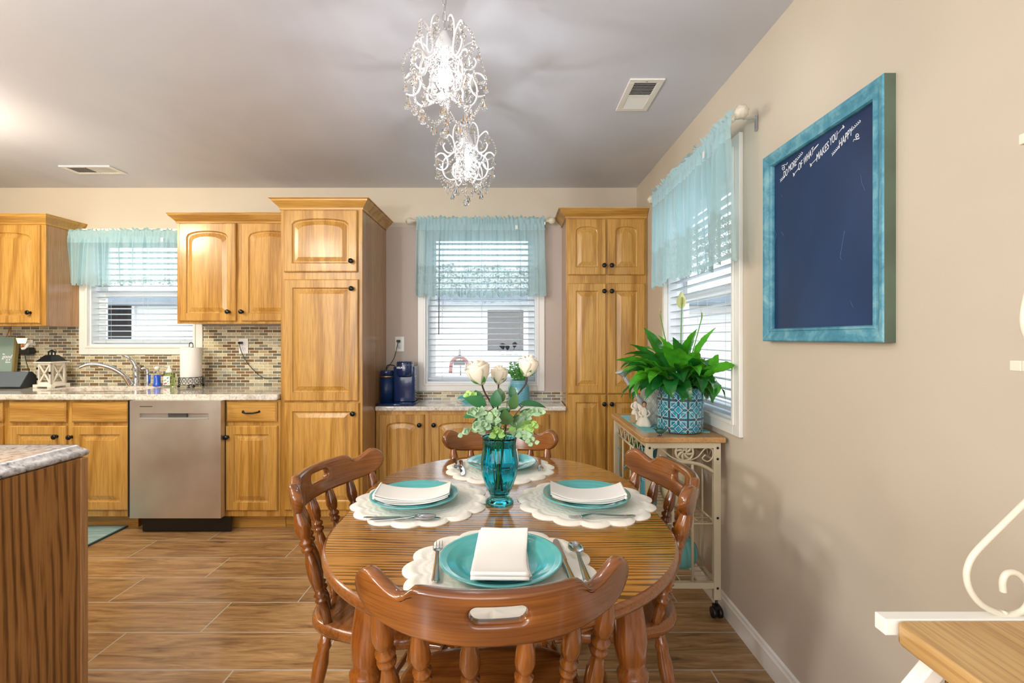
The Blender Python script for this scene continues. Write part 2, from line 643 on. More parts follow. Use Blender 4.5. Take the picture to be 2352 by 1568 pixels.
    def rounded_slab(s, outline_fn, z0, z1, e=0.008, M=None):
        """slab with a rounded edge: outline_fn(inset) -> points"""
        loops = []
        for k in range(5):
            a = -PI / 2 + PI / 2 * k / 4
            loops.append((e * (1 - math.cos(a)), z0 + e + e * math.sin(a)))
        for k in range(5):
            a = PI / 2 * k / 4
            loops.append((e * (1 - math.cos(a)), z1 - e + e * math.sin(a)))
        rows = [[(x, y, z) for x, y in outline_fn(i)] for i, z in loops]
        m = len(rows[0])
        s.grid(rows, True, True, M)
        s.add(rows[0], [tuple(range(m - 1, -1, -1))], False, M)
        s.add(rows[-1], [tuple(range(m))], False, M)
        return s

    def build(s, name, mats, parent=None, loc=(0, 0, 0), rot=(0, 0, 0), bevel=0.0, bseg=2, solid=0.0, sub=0):
        me = bpy.data.meshes.new(name)
        me.from_pydata([tuple(p) for p in s.v], [], s.f)
        if not isinstance(mats, (list, tuple)):
            mats = [mats]
        for m in mats:
            me.materials.append(MT[m] if isinstance(m, str) else m)
        me.polygons.foreach_set('use_smooth', s.sm)
        if len(mats) > 1:
            me.polygons.foreach_set('material_index', s.mi)
        me.update()
        o = bpy.data.objects.new(name, me)
        C.objects.link(o)
        o.location = loc
        o.rotation_euler = rot
        if parent is not None:
            o.parent = parent
        if solid:
            md = o.modifiers.new('solid', 'SOLIDIFY')
            md.thickness = solid
            md.offset = 0
        if bevel:
            md = o.modifiers.new('bevel', 'BEVEL')
            md.width = bevel
            md.segments = bseg
            md.limit_method = 'ANGLE'
            md.angle_limit = R(50)
        if sub:
            md = o.modifiers.new('sub', 'SUBSURF')
            md.levels = md.render_levels = sub
        return o


def tag(o, label=None, cat=None, group=None, kind=None):
    if label:
        o['label'] = label
    if cat:
        o['category'] = cat
    if group:
        o['group'] = group
    if kind:
        o['kind'] = kind
    return o


def thing(name, label, cat, loc=(0, 0, 0), rz=0.0, group=None):
    o = bpy.data.objects.new(name, None)
    C.objects.link(o)
    o.empty_display_size = 0.05
    o.location = loc
    o.rotation_euler = (0, 0, rz)
    return tag(o, label, cat, group)


def structure(name, loc=(0, 0, 0)):
    o = bpy.data.objects.new(name, None)
    C.objects.link(o)
    o.location = loc
    o['kind'] = 'structure'
    return o


KIDS = {}


def copy_tree(o, parent=None):
    c = o.copy()
    C.objects.link(c)
    if parent is not None:
        c.parent = parent
    for ch in [k for k in bpy.data.objects if k.parent == o and k != c]:
        copy_tree(ch, c)
    return c


def clone(o, loc, rz, label):
    c = copy_tree(o)
    c.location = loc
    c.rotation_euler = (0, 0, rz)
    c['label'] = label
    return c


def spline(pts, n=8):
    """Catmull-Rom through the points"""
    pts = [Vector(p) for p in pts]
    out = []
    for i in range(len(pts) - 1):
        p0 = pts[max(i - 1, 0)]
        p1, p2 = pts[i], pts[i + 1]
        p3 = pts[min(i + 2, len(pts) - 1)]
        for k in range(n):
            t = k / n
            out.append(0.5 * ((2 * p1) + (p2 - p0) * t + (2 * p0 - 5 * p1 + 4 * p2 - p3) * t * t + (3 * p1 - p0 - 3 * p2 + p3) * t ** 3))
    out.append(pts[-1])
    return out


def text(name, body, size, mat, parent=None, loc=(0, 0, 0), rot=(0, 0, 0), extrude=0.0006, sx=1.0, shear=0.0, bold=0.0, align='CENTER'):
    cu = bpy.data.curves.new(name, 'FONT')
    cu.body = body
    cu.size = size
    cu.extrude = extrude
    cu.shear = shear
    cu.offset = bold
    cu.align_x = align
    cu.align_y = 'CENTER'
    tmp = bpy.data.objects.new('tmp', cu)
    C.objects.link(tmp)
    dg = bpy.context.evaluated_depsgraph_get()
    me = bpy.data.meshes.new_from_object(tmp.evaluated_get(dg))
    bpy.data.objects.remove(tmp)
    me.materials.clear()
    me.materials.append(MT[mat] if isinstance(mat, str) else mat)
    o = bpy.data.objects.new(name, me)
    C.objects.link(o)
    o.location = loc
    o.rotation_euler = rot
    o.scale = (sx, 1, 1)
    if parent is not None:
        o.parent = parent
    return o

# ------------------------------------------------------------------ room shell
YB, XR, ZC = 3.78, 0.997, 2.465
XL, YR = -5.2, -2.6
m = MB().box(XL - 0.1, XR + 0.1, YR - 0.1, YB + 0.1, -0.05, 0)
tag(m.build('floor', 'floor'), kind='structure')
m = MB().box(XL - 0.1, XR + 0.1, YR - 0.1, YB + 0.1, ZC, ZC + 0.05)
tag(m.build('ceiling', 'ceiling'), kind='structure')
m = MB().box(XL - 0.1, XL, YR, YB, 0, ZC)
tag(m.build('wall_left', 'wall'), kind='structure')
m = MB().box(XL, XR, YR - 0.1, YR, 0, ZC)
tag(m.build('wall_rear', 'wall'), kind='structure')

# window openings: x0, x1, z0, z1
W1 = (-3.32, -2.49, 1.22, 2.07)
W2 = (-0.665, 0.208, 0.925, 2.12)
W3 = (2.11, 3.03, 0.915, 2.10)
TH = 0.13
m = MB()
xs = [(XL, W1[0]), (W1[1], W2[0]), (W2[1], XR + TH)]
for a, b in xs:
    m.box(a, b, YB, YB + TH, 0, ZC)
for wn in (W1, W2):
    m.box(wn[0], wn[1], YB, YB + TH, 0, wn[2])
    m.box(wn[0], wn[1], YB, YB + TH, wn[3], ZC)
tag(m.build('wall_back', 'wall'), kind='structure')
m = MB()
m.box(XR, XR + TH, YR, W3[0], 0, ZC).box(XR, XR + TH, W3[1], YB, 0, ZC)
m.box(XR, XR + TH, W3[0], W3[1], 0, W3[2]).box(XR, XR + TH, W3[0], W3[1], W3[3], ZC)
tag(m.build('wall_right', 'wall'), kind='structure')
# mauve wallboard between the tall cabinets, its top edge shows as a line
m = MB()
a, b, t1 = X(887, YB), X(1291, YB), 2.155
m.box(a, W2[0], YB - 0.004, YB, 0.8, t1).box(W2[1], b, YB - 0.004, YB, 0.8, t1)
m.box(W2[0], W2[1], YB - 0.004, YB, 0.8, W2[2]).box(W2[0], W2[1], YB - 0.004, YB, W2[3], t1)
tag(m.build('trim_1', 'wall_mauve'), kind='structure')

# baseboards
prof = [(0, 0), (0.014, 0), (0.014, 0.072), (0.010, 0.08), (0.008, 0.09), (0, 0.095)]
m = MB()
M = Matrix.Translation((XR, 3.48, 0)) @ Matrix(((-1, 0, 0, 0), (0, 0, -1, 0), (0, 1, 0, 0), (0, 0, 0, 1)))
m.prism(prof, 0, 3.48 - YR, M)
tag(m.build('baseboard_right', 'white_paint'), kind='structure')
m = MB().box(XL, XL + 0.014, YR, YB - 0.7, 0, 0.095)
tag(m.build('baseboard_left', 'white_paint'), kind='structure')

# backsplash mosaic
def splash(n, x0, x1, z0, z1, holes=()):
    m = MB()
    if holes:
        h = holes[0]
        m.box(x0, h[0], YB - 0.008, YB, z0, z1).box(h[1], x1, YB - 0.008, YB, z0, z1)
        m.box(h[0], h[1], YB - 0.008, YB, z0, h[2])
    else:
        m.box(x0, x1, YB - 0.008, YB, z0, z1)
    tag(m.build('trim_%d' % n, 'mosaic'), kind='structure')
splash(2, -4.6, X(650, YB), 0.91, 1.375, [(-3.395, -2.42, 1.146)])
splash(3, X(887, YB), X(1291, YB), 0.786, 0.853)
m = MB().box(X(887, YB), X(1291, YB), YB - 0.012, YB, 0.853, 0.858)
tag(m.build('trim_4', 'granite'), kind='structure')


def window(n, x0, x1, z0, z1, meet, M, tw=0.07, ysash=0.075):
    """window seen from the room; local x along the wall, y into the wall, z up"""
    r = structure('window_%d' % n)
    m = MB()
    g = 0.012
    for (a, b, c, d) in ((x0 - tw, x0, z0 - tw, z1 + tw), (x1, x1 + tw, z0 - tw, z1 + tw), (x0, x1, z1, z1 + tw), (x0, x1, z0 - tw, z0)):
        m.box(a, b, -0.018, 0, c, d, M)
    for (a, b, c, d) in ((x0 - 0.018, x0, z0 - 0.018, z1 + 0.018), (x1, x1 + 0.018, z0 - 0.018, z1 + 0.018), (x0, x1, z1, z1 + 0.018), (x0, x1, z0 - 0.018, z0)):
        m.box(a, b, -0.026, -0.018, c, d, M)
    m.build('window_trim', 'white_paint', r, bevel=0.003)
    m = MB()
    m.box(x0, x0 + g, 0, TH, z0, z1, M).box(x1 - g, x1, 0, TH, z0, z1, M).box(x0 + g, x1 - g, 0, TH, z1 - g, z1, M).box(x0 + g, x1 - g, 0, TH, z0, z0 + g, M)
    m.build('window_frame', 'vinyl', r)
    fw = 0.052
    for (a, b, yy) in ((z0 + g, meet + 0.02, ysash), (meet - 0.02, z1 - g, ysash + 0.025)):
        m = MB()
        xa, xb = x0 + g, x1 - g
        m.box(xa, xa + fw, yy, yy + 0.022, a, b, M).box(xb - fw, xb, yy, yy + 0.022, a, b, M)
        m.box(xa + fw, xb - fw, yy, yy + 0.022, a, a + 0.04, M).box(xa + fw, xb - fw, yy, yy + 0.022, b - 0.04, b, M)
        s = m.build('sash', 'vinyl', r, bevel=0.002)
        m = MB().box(xa + fw, xb - fw, yy + 0.009, yy + 0.013, a + 0.04, b - 0.04, M)
        m.build('glass_pane', 'pane', s)
    return r


MBk = Matrix.Translation((0, YB, 0))
# right wall: local x -> world -y, local y -> world +x
MRt = Matrix.Translation((XR, 0, 0)) @ Matrix(((0, 1, 0, 0), (-1, 0, 0, 0), (0, 0, 1, 0), (0, 0, 0, 1)))
window(1, *W1, 1.64, MBk)
window(2, *W2, 1.53, MBk, tw=0.062)
window(3, -W3[1], -W3[0], W3[2], W3[3], 1.53, MRt, tw=0.062)


def blind(label, x0, x1, z0, z1, M, tilt=8, ladders=(0.13, 0.5, 0.87), wand=None):
    """venetian blind hung in a window recess, lowered"""
    r = thing('venetian_blind', label, 'blind', M @ Vector(((x0 + x1) / 2, 0.035, z1)))
    iv = Matrix.Translation(r.location).inverted() @ M
    m = MB().box(x0, x1, 0.008, 0.06, z1 - 0.05, z1, iv)
    m.build('headrail', 'slat', r, bevel=0.002)
    m = MB().box(x0, x1, 0.012, 0.058, z0, z0 + 0.018, iv)
    m.build('bottom_rail', 'slat', r, bevel=0.003)
    m = MB()
    n = int((z1 - 0.06 - z0 - 0.03) / 0.0447)
    for k in range(n + 1):
        z = z0 + 0.05 + k * 0.0447
        Ms = iv @ Matrix.Translation((0, 0.035, z)) @ Matrix.Rotation(R(-tilt), 4, 'X')
        rows = []
        for j in range(5):
            yy = -0.024 + 0.048 * j / 4
            zz = 0.0025 * (1 - (yy / 0.024) ** 2)
            rows.append([(x0 + 0.002, yy, zz), (x1 - 0.002, yy, zz)])
        m.grid(rows, True, M=Ms)
    m.build('slats', 'slat', r, solid=0.0026)
    m = MB()
    for f in ladders:
        xx = x0 + (x1 - x0) * f
        for yy in (0.010, 0.060):
            m.tube([iv @ Vector((xx, yy, z0)), iv @ Vector((xx, yy, z1 - 0.04))], 0.0009, 4)
    m.build('ladder_cords', 'slat', r)
    if wand:
        xx, zl = wand
        m = MB().tube([iv @ Vector((xx, 0.0, z1 - 0.04)), iv @ Vector((xx - 0.003, -0.008, zl))], 0.0042, 8)
        m.build('tilt_wand', 'wand', r)
    return r


MT['wand'] = plain('grey_wand', '6a6e72', 0.4)
blind('white slatted blind over the kitchen sink window, half hidden by a cabinet', W1[0] + 0.016, W1[1] - 0.016, W1[2] + 0.02, W1[3] - 0.014, MBk, tilt=6)
blind('white slatted blind with a grey wand in the window above the coffee counter', W2[0] + 0.016, W2[1] - 0.016, W2[2] + 0.025, W2[3] - 0.014, MBk, tilt=6, wand=(X(1009, YB), Z(768, YB)))
blind('white slatted blind on the right wall window behind the leafy plant', -W3[1] + 0.016, -W3[0] - 0.016, W3[2] + 0.03, W3[3] - 0.014, MRt, tilt=1)

# ------------------------------------------------------------------ curtain rods and valances
MT['tag_white'] = plain('tag_white', 'f4f4f0', 0.6)


def valance(label, rodlabel, w, M, seed, h=0.575, finials=True, lean=0.0, amp=1.0, rodw=None):
    """M: local x along rod, y toward the room (negative), z up; origin at rod centre"""
    rnd = random.Random(seed)
    fold = [(rnd.uniform(16, 38), rnd.uniform(0, 6.28), rnd.uniform(0.004, 0.0075)) for _ in range(6)]
    big = [(rnd.uniform(3, 9), rnd.uniform(0, 6.28), rnd.uniform(0.004, 0.010)) for _ in range(3)]
    nz = 34
    nx = 360

    def disp(u, t):
        a = sum(A * math.sin(F * 6.2832 * u / 1.0 + P) for F, P, A in fold)
        b = sum(A * math.sin(F * 6.2832 * u + P + t * 1.2) for F, P, A in big)
        return (a * (1.0 - 0.35 * t) + b * (0.3 + 0.9 * t)) * amp * w
    rows = []
    ru = [rnd.uniform(-1, 1) for _ in range(nx + 1)]
    for j in range(nz + 1):
        t = j / nz
        row = []
        for i in range(nx + 1):
            u = i / nx
            x = (u - 0.5) * w
            if t < 0.07:
                # ruffle above the rod
                q = 1 - t / 0.07
                z = 0.014 + q * (0.013 + 0.008 * math.sin(u * 190 + seed) + 0.006 * math.sin(u * 71) + 0.004 * ru[i])
                y = -0.012 + 0.016 * q * math.sin(u * 200 + 2 * seed) + disp(u, 0) * 0.4 * q
            elif t < 0.13:
                # rod pocket
                q = (t - 0.07) / 0.06
                z = 0.014 - 0.04 * q
                y = -0.014 - 0.004 * math.sin(q * PI) + 0.006 * math.sin(u * 230 + 9 * math.sin(u * 11))
            else:
                q = (t - 0.13) / 0.87
                scal = 0.026 * abs(math.sin(u * PI * 13 + seed)) + 0.006 * math.sin(u * 9 + seed)
                z = -0.026 - (h - 0.026 - 0.02 + scal) * q
                y = -0.016 + disp(u, q) * min(1, q * 4 + 0.25) - lean * q + 0.003 * math.sin(u * 210 + seed) * (1 - q) ** 3
                y = min(y, 0.040)
                x += 0.010 * math.sin(u * 37 + seed) * q + (u - 0.5) * 0.02 * q
            row.append((x, y, z))
        rows.append(row)
    v = thing('valance', label, 'valance curtain', M @ Vector((0, 0, 0)))
    iv = Matrix.Translation(v.location).inverted() @ M
    m = MB().grid(rows, True, M=iv)
    m.build('sheer_panel', 'sheer', v)
    m = MB()
    xx = w * 0.27
    m.box(xx, xx + 0.02, -0.030, -0.029, -0.07, -0.04, iv)
    m.build('care_tag', 'tag_white', v)
    rw = rodw or w
    r = thing('curtain_rod', rodlabel, 'curtain rod', M @ Vector((0, 0, 0)))
    m = MB().tube([iv @ Vector((-rw / 2 - 0.02, 0, 0)), iv @ Vector((rw / 2 + 0.02, 0, 0))], 0.008, 12)
    m.build('rod', 'knob_rod', r)
    if finials:
        for sgn in (-1, 1):
            m = MB()
            prof = [(0.0, 0.0), (0.011, 0.001), (0.011, 0.010), (0.008, 0.014), (0.016, 0.020), (0.024, 0.032), (0.027, 0.046), (0.024, 0.058), (0.014, 0.068), (0.0, 0.072)]
            Mf = iv @ Matrix.Translation((sgn * (rw / 2 + 0.015), 0, 0)) @ Matrix.Rotation(sgn * PI / 2, 4, 'Y')
            m.lathe(prof, (0, 0, 0), 40, Mf, fr=lambda a, r_, z_: r_ * (1 + (0.09 * math.sin(7 * a + z_ * 130) if r_ > 0.012 else 0)))
            m.build('finial', 'knob_rod', r)
    for sgn in (-1, 1):
        m = MB()
        xx = sgn * (rw / 2 + 0.004)
        m.box(xx - 0.008, xx + 0.008, 0.006, BRK, -0.003, 0.004, iv).box(xx - 0.010, xx + 0.010, BRK - 0.002, BRK, -0.05, 0.012, iv)
        m.build('bracket', 'chrome', r, bevel=0.001)
    return v


BRK = 0.095
yrod = 3.675
valance('pale aqua sheer lace valance on the window above the coffee counter', 'cream rod with two spiral ball ends across the middle window', X(1251, yrod) - X(958, yrod), Matrix.Translation((X(1104, yrod), yrod, Z(507, yrod))), 3, 0.585)
BRK = 0.095
valance('pale aqua sheer lace valance on the window above the sink', 'plain cream rod across the window above the sink', 0.97, Matrix.Translation((-2.93, 3.685, 2.085)), 5, 0.40, finials=False)
Mv = Matrix.Translation((0.905, 2.47, 2.165)) @ Matrix(((0, 1, 0, 0), (-1, 0, 0, 0), (0, 0, 1, 0), (0, 0, 0, 1)))
BRK = 0.086
valance('pale aqua sheer lace valance on the right wall window', 'cream rod with spiral ball ends on the right wall window', 1.07, Mv, 8, 0.575, lean=0.0)

# ------------------------------------------------------------------ ceiling vents, ceiling lamp
def vent(label, x0, x1, y0, y1, along):
    r = thing('ceiling_vent', label, 'air vent', ((x0 + x1) / 2, (y0 + y1) / 2, ZC))
    hx, hy = (x1 - x0) / 2, (y1 - y0) / 2
    m = MB()
    b = 0.028
    m.box(-hx, hx, -hy, -hy + b, -0.007, 0).box(-hx, hx, hy - b, hy, -0.007, 0).box(-hx, -hx + b, -hy + b, hy - b, -0.007, 0).box(hx - b, hx, -hy + b, hy - b, -0.007, 0)
    if along == 'y':
        m.box(-hx + b, hx - b, -0.006, 0.006, -0.007, 0)
    else:
        m.box(-0.006, 0.006, -hy + b, hy - b, -0.007, 0)
    m.build('frame', 'white_paint', r, bevel=0.002)
    m = MB().box(-hx + b, hx - b, -hy + b, hy - b, -0.0012, -0.0006)
    m.build('duct_opening', 'dark_gap', r)
    m = MB()
    L = (hy if along == 'y' else hx) - b
    n = int(2 * L / 0.0135)
    for k in range(n):
        p = -L + (k + 0.5) * 2 * L / n
        tl = R(35 if p < 0 else -35)
        if along == 'y':
            Ms = Matrix.Translation((0, p, -0.004)) @ Matrix.Rotation(tl, 4, 'X')
            m.box(-hx + b, hx - b, -0.0042, 0.0042, -0.0005, 0.0005, Ms)
        else:
            Ms = Matrix.Translation((p, 0, -0.004)) @ Matrix.Rotation(tl, 4, 'Y')
            m.box(-0.0042, 0.0042, -hy + b, hy - b, -0.0005, 0.0005, Ms)
    m.build('louvres', 'white_paint', r)
    m = MB().lathe([(0.004, -0.009), (0.004, -0.006)], (0, -hy + 0.014, 0), 10)
    m.build('screw', 'chrome', r)
vent('white louvred ceiling vent near the right wall, above the blackboard side', 0.548, 0.708, 2.185, 2.49, 'y')
vent('white louvred ceiling vent over the kitchen at far left', X(145, 3.36) + 0.03, X(270, 3.36), 3.29, 3.45, 'x')
r = thing('ceiling_light', 'round glowing ceiling light over the kitchen', 'ceiling light', (-3.15, 2.2, ZC))
MB().lathe([(0.17, -0.03), (0.18, -0.02), (0.18, 0)], seg=32).build('base', 'white_paint', r)
MB().lathe([(0.0, -0.10), (0.07, -0.092), (0.13, -0.07), (0.16, -0.04), (0.165, -0.03)], seg=32).build('glass_bowl', 'warm_lamp', r)

# ------------------------------------------------------------------ cabinets
def door_mesh(wd, ht, arch, th=0.02, fr=0.055, rail=0.055):
    """raised-panel door, centred, front toward -y"""
    m = MB()
    na = 20

    def loop(inset, full=False):
        pts = []
        if full:
            x0, x1, z0, z1 = -wd / 2 + inset, wd / 2 - inset, -ht / 2 + inset, ht / 2 - inset
            fx0, fx1 = -wd / 2 + fr, wd / 2 - fr
            pts = [(x0, z0), (x1, z0), (x1, z1)]
            for k in range(1, na):
                pts.append((fx1 + (fx0 - fx1) * k / na, z1))
            pts.append((x0, z1))
            return pts
        x0, x1, z0 = -wd / 2 + fr + inset, wd / 2 - fr - inset, -ht / 2 + rail + inset
        zt = ht / 2 - rail - inset
        zs = zt - arch
        pts = [(x0, z0), (x1, z0), (x1, zs)]
        for k in range(1, na):
            u = 1 - 2 * k / na
            x = x1 + (x0 - x1) * k / na
            pts.append((x, zs + arch * math.sqrt(max(0, 1 - (u * 0.98) ** 2)) ** 0.9 if arch else zt))
        pts.append((x0, zs))
        return pts
    seq = [(loop(0, True), 0), (loop(0, True), -th + 0.006), (loop(0.006, True), -th), (loop(0), -th), (loop(0.005), -th + 0.008),
           (loop(0.009), -th + 0.010), (loop(0.014), -th + 0.010), (loop(0.042), -th + 0.0015)]
    rows = [[(x, y, z) for x, z in lp] for lp, y in seq]
    n = len(rows[0])
    m.grid(rows, False, True)
    m.add(rows[-1], [tuple(range(n))])
    m.add(rows[0], [tuple(range(n - 1, -1, -1))])
    return m


def slab_mesh(wd, ht, th=0.02):
    m = MB()
    seq = [(0, 0), (0, -th + 0.007), (0.009, -th)]
    rows = []
    for i, y in seq:
        a, b = wd / 2 - i, ht / 2 - i
        rows.append([(-a, y, -b), (a, y, -b), (a, y, b), (-a, y, b)])
    m.grid(rows, False, True)
    m.add(rows[-1], [(0, 1, 2, 3)])
    m.add(rows[0], [(3, 2, 1, 0)])
    return m


def knob(parent, x, z, y=-0.02):
    m = MB()
    M = Matrix.Translation((x, y, z)) @ Matrix.Rotation(PI / 2, 4, 'X')
    m.lathe([(0.011, 0.0), (0.010, 0.003), (0.005, 0.006), (0.005, 0.013), (0.012, 0.018), (0.0165, 0.023), (0.016, 0.028), (0.010, 0.032), (0.0, 0.033)], (0, 0, 0), 24, M)
    return m.build('knob', 'bronze', parent)


def crown(parent, W, D, zt, left=True, right=True, h=0.075, out=0.055):
    """stepped crown moulding round the cabinet top; local frame: front at y=0, back at y=D"""
    prof = [(0.0, 0.0), (0.006, 0.0), (0.008, 0.012), (0.014, 0.02), (0.026, 0.033), (0.040, 0.047), (0.044, 0.052), (0.046, 0.06), (out, 0.064), (out, h), (0.0, h)]
    m = MB()
    rows = []
    for o, z in prof:
        a = -W / 2 - (o if left else 0)
        b = W / 2 + (o if right else 0)
        rows.append([(a, D, zt + z), (a, -o, zt + z), (b, -o, zt + z), (b, D, zt + z)])
    m.grid(rows, False, False, flip=True)
    rr = rows[-1]
    m.add([(-W / 2, D, zt + h), rr[1], rr[2], (W / 2, D, zt + h)], [(0, 1, 2, 3)])
    m.mat = 0
    m.build('crown_moulding', 'oak_h', parent)


def cabinet(name, label, cat, x0, x1, yf, yb, z0, z1, doors=(), drawers=(), crown_lr=None, toe=0.0, group=None, side='oak_side', wood_='oak'):
    W, D = x1 - x0, yb - yf
    r = thing(name, label, cat, ((x0 + x1) / 2, yf, z0), group=group)
    m = MB()
    H = z1 - z0
    m.box(-W / 2 + 0.001, W / 2 - 0.001, 0.019, D, toe, H)
    m.build('carcass', side, r)
    if toe:
        MB().box(-W / 2 + 0.001, W / 2 - 0.001, 0.075, D, 0, toe).build('toe_kick', 'oak_h', r)
    # face frame around the door and drawer openings
    m = MB()
    m.box(-W / 2, W / 2, 0, 0.018, toe, H)
    m.build('face_frame', wood_, r, bevel=0.0015)
    xc = (x0 + x1) / 2
    for (a, b, c, d, arch, kx, kz) in doors:
        dm = door_mesh(b - a, d - c, arch)
        o = dm.build('door', wood_, r, loc=((a + b) / 2 - xc, -0.0005, (c + d) / 2 - z0))
        if kx is not None:
            knob(o, kx - (a + b) / 2, kz - (c + d) / 2)
    for (a, b, c, d, pull) in drawers:
        o = slab_mesh(b - a, d - c).build('drawer', 'oak_h', r, loc=((a + b) / 2 - xc, -0.0005, (c + d) / 2 - z0))
        if pull:
            pts = spline([(-0.052, -0.02, 0.004), (-0.05, -0.034, 0.001), (-0.025, -0.045, -0.003), (0.0, -0.047, -0.004), (0.025, -0.045, -0.003), (0.05, -0.034, 0.001), (0.052, -0.02, 0.004)], 6)
            m = MB().tube(pts, [0.0042 + 0.0018 * math.sin(PI * i / (len(pts) - 1)) for i in range(len(pts))], 10)
            for sx in (-1, 1):
                m.ball((sx * 0.053, -0.022, 0.004), 0.008, 12, 8, (1, 0.5, 1))
                m.ball((sx * 0.045, -0.037, 0.0), 0.006, 10, 6)
            m.build('pull_handle', 'bronze', o)
    if crown_lr:
        crown(r, W, D, H - 0.005, crown_lr[0], crown_lr[1], *(crown_lr[2:] if len(crown_lr) > 2 else ()))
    return r


def pr(px0, px1, py0, py1, d):
    """a rectangle on the photo plane at distance d: x0, x1, z0, z1"""
    return (X(px0, d), X(px1, d), Z(py1, d), Z(py0, d))


# wall cabinet at far left
yw = 3.49
d = yw - 0.02
a = pr(-60, 89, 516, 742, d)
cabinet('wall_cabinet', 'golden oak wall cabinet at the far left, beside the sink window', 'cabinet', -4.9, X(105, yw), yw, YB, Z(748, yw), Z(514, yw),
        [(a[0], a[1], a[2], a[3], 0.045, X(70, d), Z(718, d)), (-4.88, a[0] - 0.012, a[2], a[3], 0.045, -4.0, Z(718, d))], crown_lr=(False, True, 0.07, 0.05))
# two-door wall cabinet
a = pr(410, 541, 512, 737, d)
b = pr(553, 686, 512, 737, d)
cabinet('wall_cabinet', 'two-door golden oak wall cabinet between the sink window and the tall pantry', 'cabinet', X(407, yw), -1.515, yw, YB, Z(743, yw), Z(511, yw),
        [(a[0], a[1], a[2], a[3], 0.045, X(526, d), Z(716, d)), (b[0], b[1], b[2], b[3], 0.045, X(557, d), Z(716, d))], crown_lr=(True, False, 0.067, 0.05))
# tall pantry
yp = 3.17
d = yp - 0.02
a = pr(651, 820, 482, 624, d)
b = pr(652, 822, 641, 921, d)
c = pr(652, 824, 925, 1172, d)
cabinet('pantry_cabinet', 'tall three-door golden oak pantry standing left of the coffee counter', 'cabinet', X(645, yp), -0.979, yp, YB, 0, Z(480, yp),
        [(a[0], a[1], a[2], a[3], 0.035, X(808, d), Z(600, d)), (b[0], b[1], b[2], b[3], 0, X(809, d), Z(663, d)), (c[0], c[1], c[2], c[3], 0, X(812, d), Z(949, d))],
        crown_lr=(True, True, 0.066, 0.058), toe=0.1)
# slim tall cabinet at right
yq = 3.485
d = yq - 0.02
doors = []
for (p0, p1, kx) in ((1305, 1392, 1387), (1396, 1482, 1404)):
    doors.append((*pr(p0, p1, 502, 631, d), 0.035, X(kx, d), Z(610, d)))
    doors.append((*pr(p0, p1, 650, 904, d), 0, X(kx, d), Z(669, d)))
    doors.append((*pr(p0, p1, 906, 1125, d), 0, X(kx, d), Z(927, d)))
cabinet('pantry_cabinet', 'slim six-door oak pantry in the corner by the right wall', 'cabinet', X(1300, yq), XR - 0.003, yq, YB, 0, Z(500, yq), doors,
        crown_lr=(True, False, 0.055, 0.06), toe=0.09)
# coffee counter base
d = yq - 0.02
ka = pr(870, 974, 952, 1130, d)
kb = pr(990, 1130, 952, 1130, d)
kc = pr(1138, 1262, 952, 1130, d)
cabinet('base_cabinet', 'low oak cabinet with arched doors under the coffee counter', 'cabinet', -0.977, X(1300, yq) - 0.002, yq, YB, 0, 0.752,
        [(*ka, 0.03, X(964, d), Z(975, d)), (*kb, 0.03, X(997, d), Z(975, d)), (*kc, 0.03, None, None)], toe=0.09)
m = MB().box(X(862, 3.455), X(1298, 3.455), 3.455, YB - 0.001, 0.753, 0.786)
# the top stops against both tall cabinets
m = MB().box(-0.977, X(1300, yq) - 0.002, yq - 0.03, YB - 0.009, 0.753, 0.786)
tag(m.build('countertop', 'granite', bevel=0.008, bseg=3), 'pale speckled stone countertop under the middle window, holding the coffee maker', 'countertop')

# base run under the sink
yc = 3.17
d = yc - 0.02
zt = 0.872
a1, a2 = pr(19, 150, 923, 970, d), pr(19, 150, 978, 1172, d)
b1, b2 = pr(163, 294, 923, 970, d), pr(163, 294, 978, 1172, d)
cabinet('base_cabinet', 'golden oak sink base cabinet with two false drawers and two doors', 'cabinet', X(8, yc), X(298, yc), yc, YB, 0, zt,
        [(*a2, 0, X(131, d), Z(1002, d)), (*b2, 0, X(163, d) + 0.005, Z(1003, d))], [(*a1, False), (*b1, False)], toe=0.1)
e1, e2 = pr(-120, 4, 923, 970, d), pr(-120, 4, 978, 1172, d)
cabinet('base_cabinet', 'oak base cabinet at the left picture edge, under the leaning sign', 'cabinet', -4.9, X(8, yc) - 0.002, yc, YB, 0, zt,
        [(*e2, 0, X(-110, d), Z(1002, d))], [(*e1, True)], toe=0.1)
c1, c2 = pr(519, 635, 923, 969, d), pr(517, 636, 978, 1173, d)
cabinet('base_cabinet', 'narrow oak base cabinet with one drawer, right of the dishwasher', 'cabinet', X(515, yc), X(645, yp) - 0.002, yc, YB, 0, zt,
        [(*c2, 0, X(523, d), Z(1003, d))], [(*c1, True)], toe=0.1)

# countertop with sink cut-out
hx0, hx1, hy0, hy1 = -3.30, -2.62, 3.30, 3.66
m = MB()
cx0, cx1, cy0 = -4.9, X(645, yp) - 0.003, 3.13
SB = YB - 0.009
out = [(cx0, cy0), (cx1, cy0), (cx1, SB), (cx0, SB)]
n = 40
ring = []
for k in range(n):
    t = 2 * PI * k / n
    ct, st = math.cos(t), math.sin(t)
    e = 0.35
    ring.append(((hx0 + hx1) / 2 + (hx1 - hx0) / 2 * math.copysign(abs(ct) ** e, ct), (hy0 + hy1) / 2 + (hy1 - hy0) / 2 * math.copysign(abs(st) ** e, st)))
def rect_pt(k):
    t = 2 * PI * k / n
    ct, st = math.cos(t), math.sin(t)
    q = 1 / max(abs(ct), abs(st))
    u, v = ct * q, st * q
    return ((cx0 + cx1) / 2 + u * (cx1 - cx0) / 2, (cy0 + SB) / 2 + v * (SB - cy0) / 2)
outer = [rect_pt(k) for k in range(n)]
Zt, Zb = 0.912, 0.874
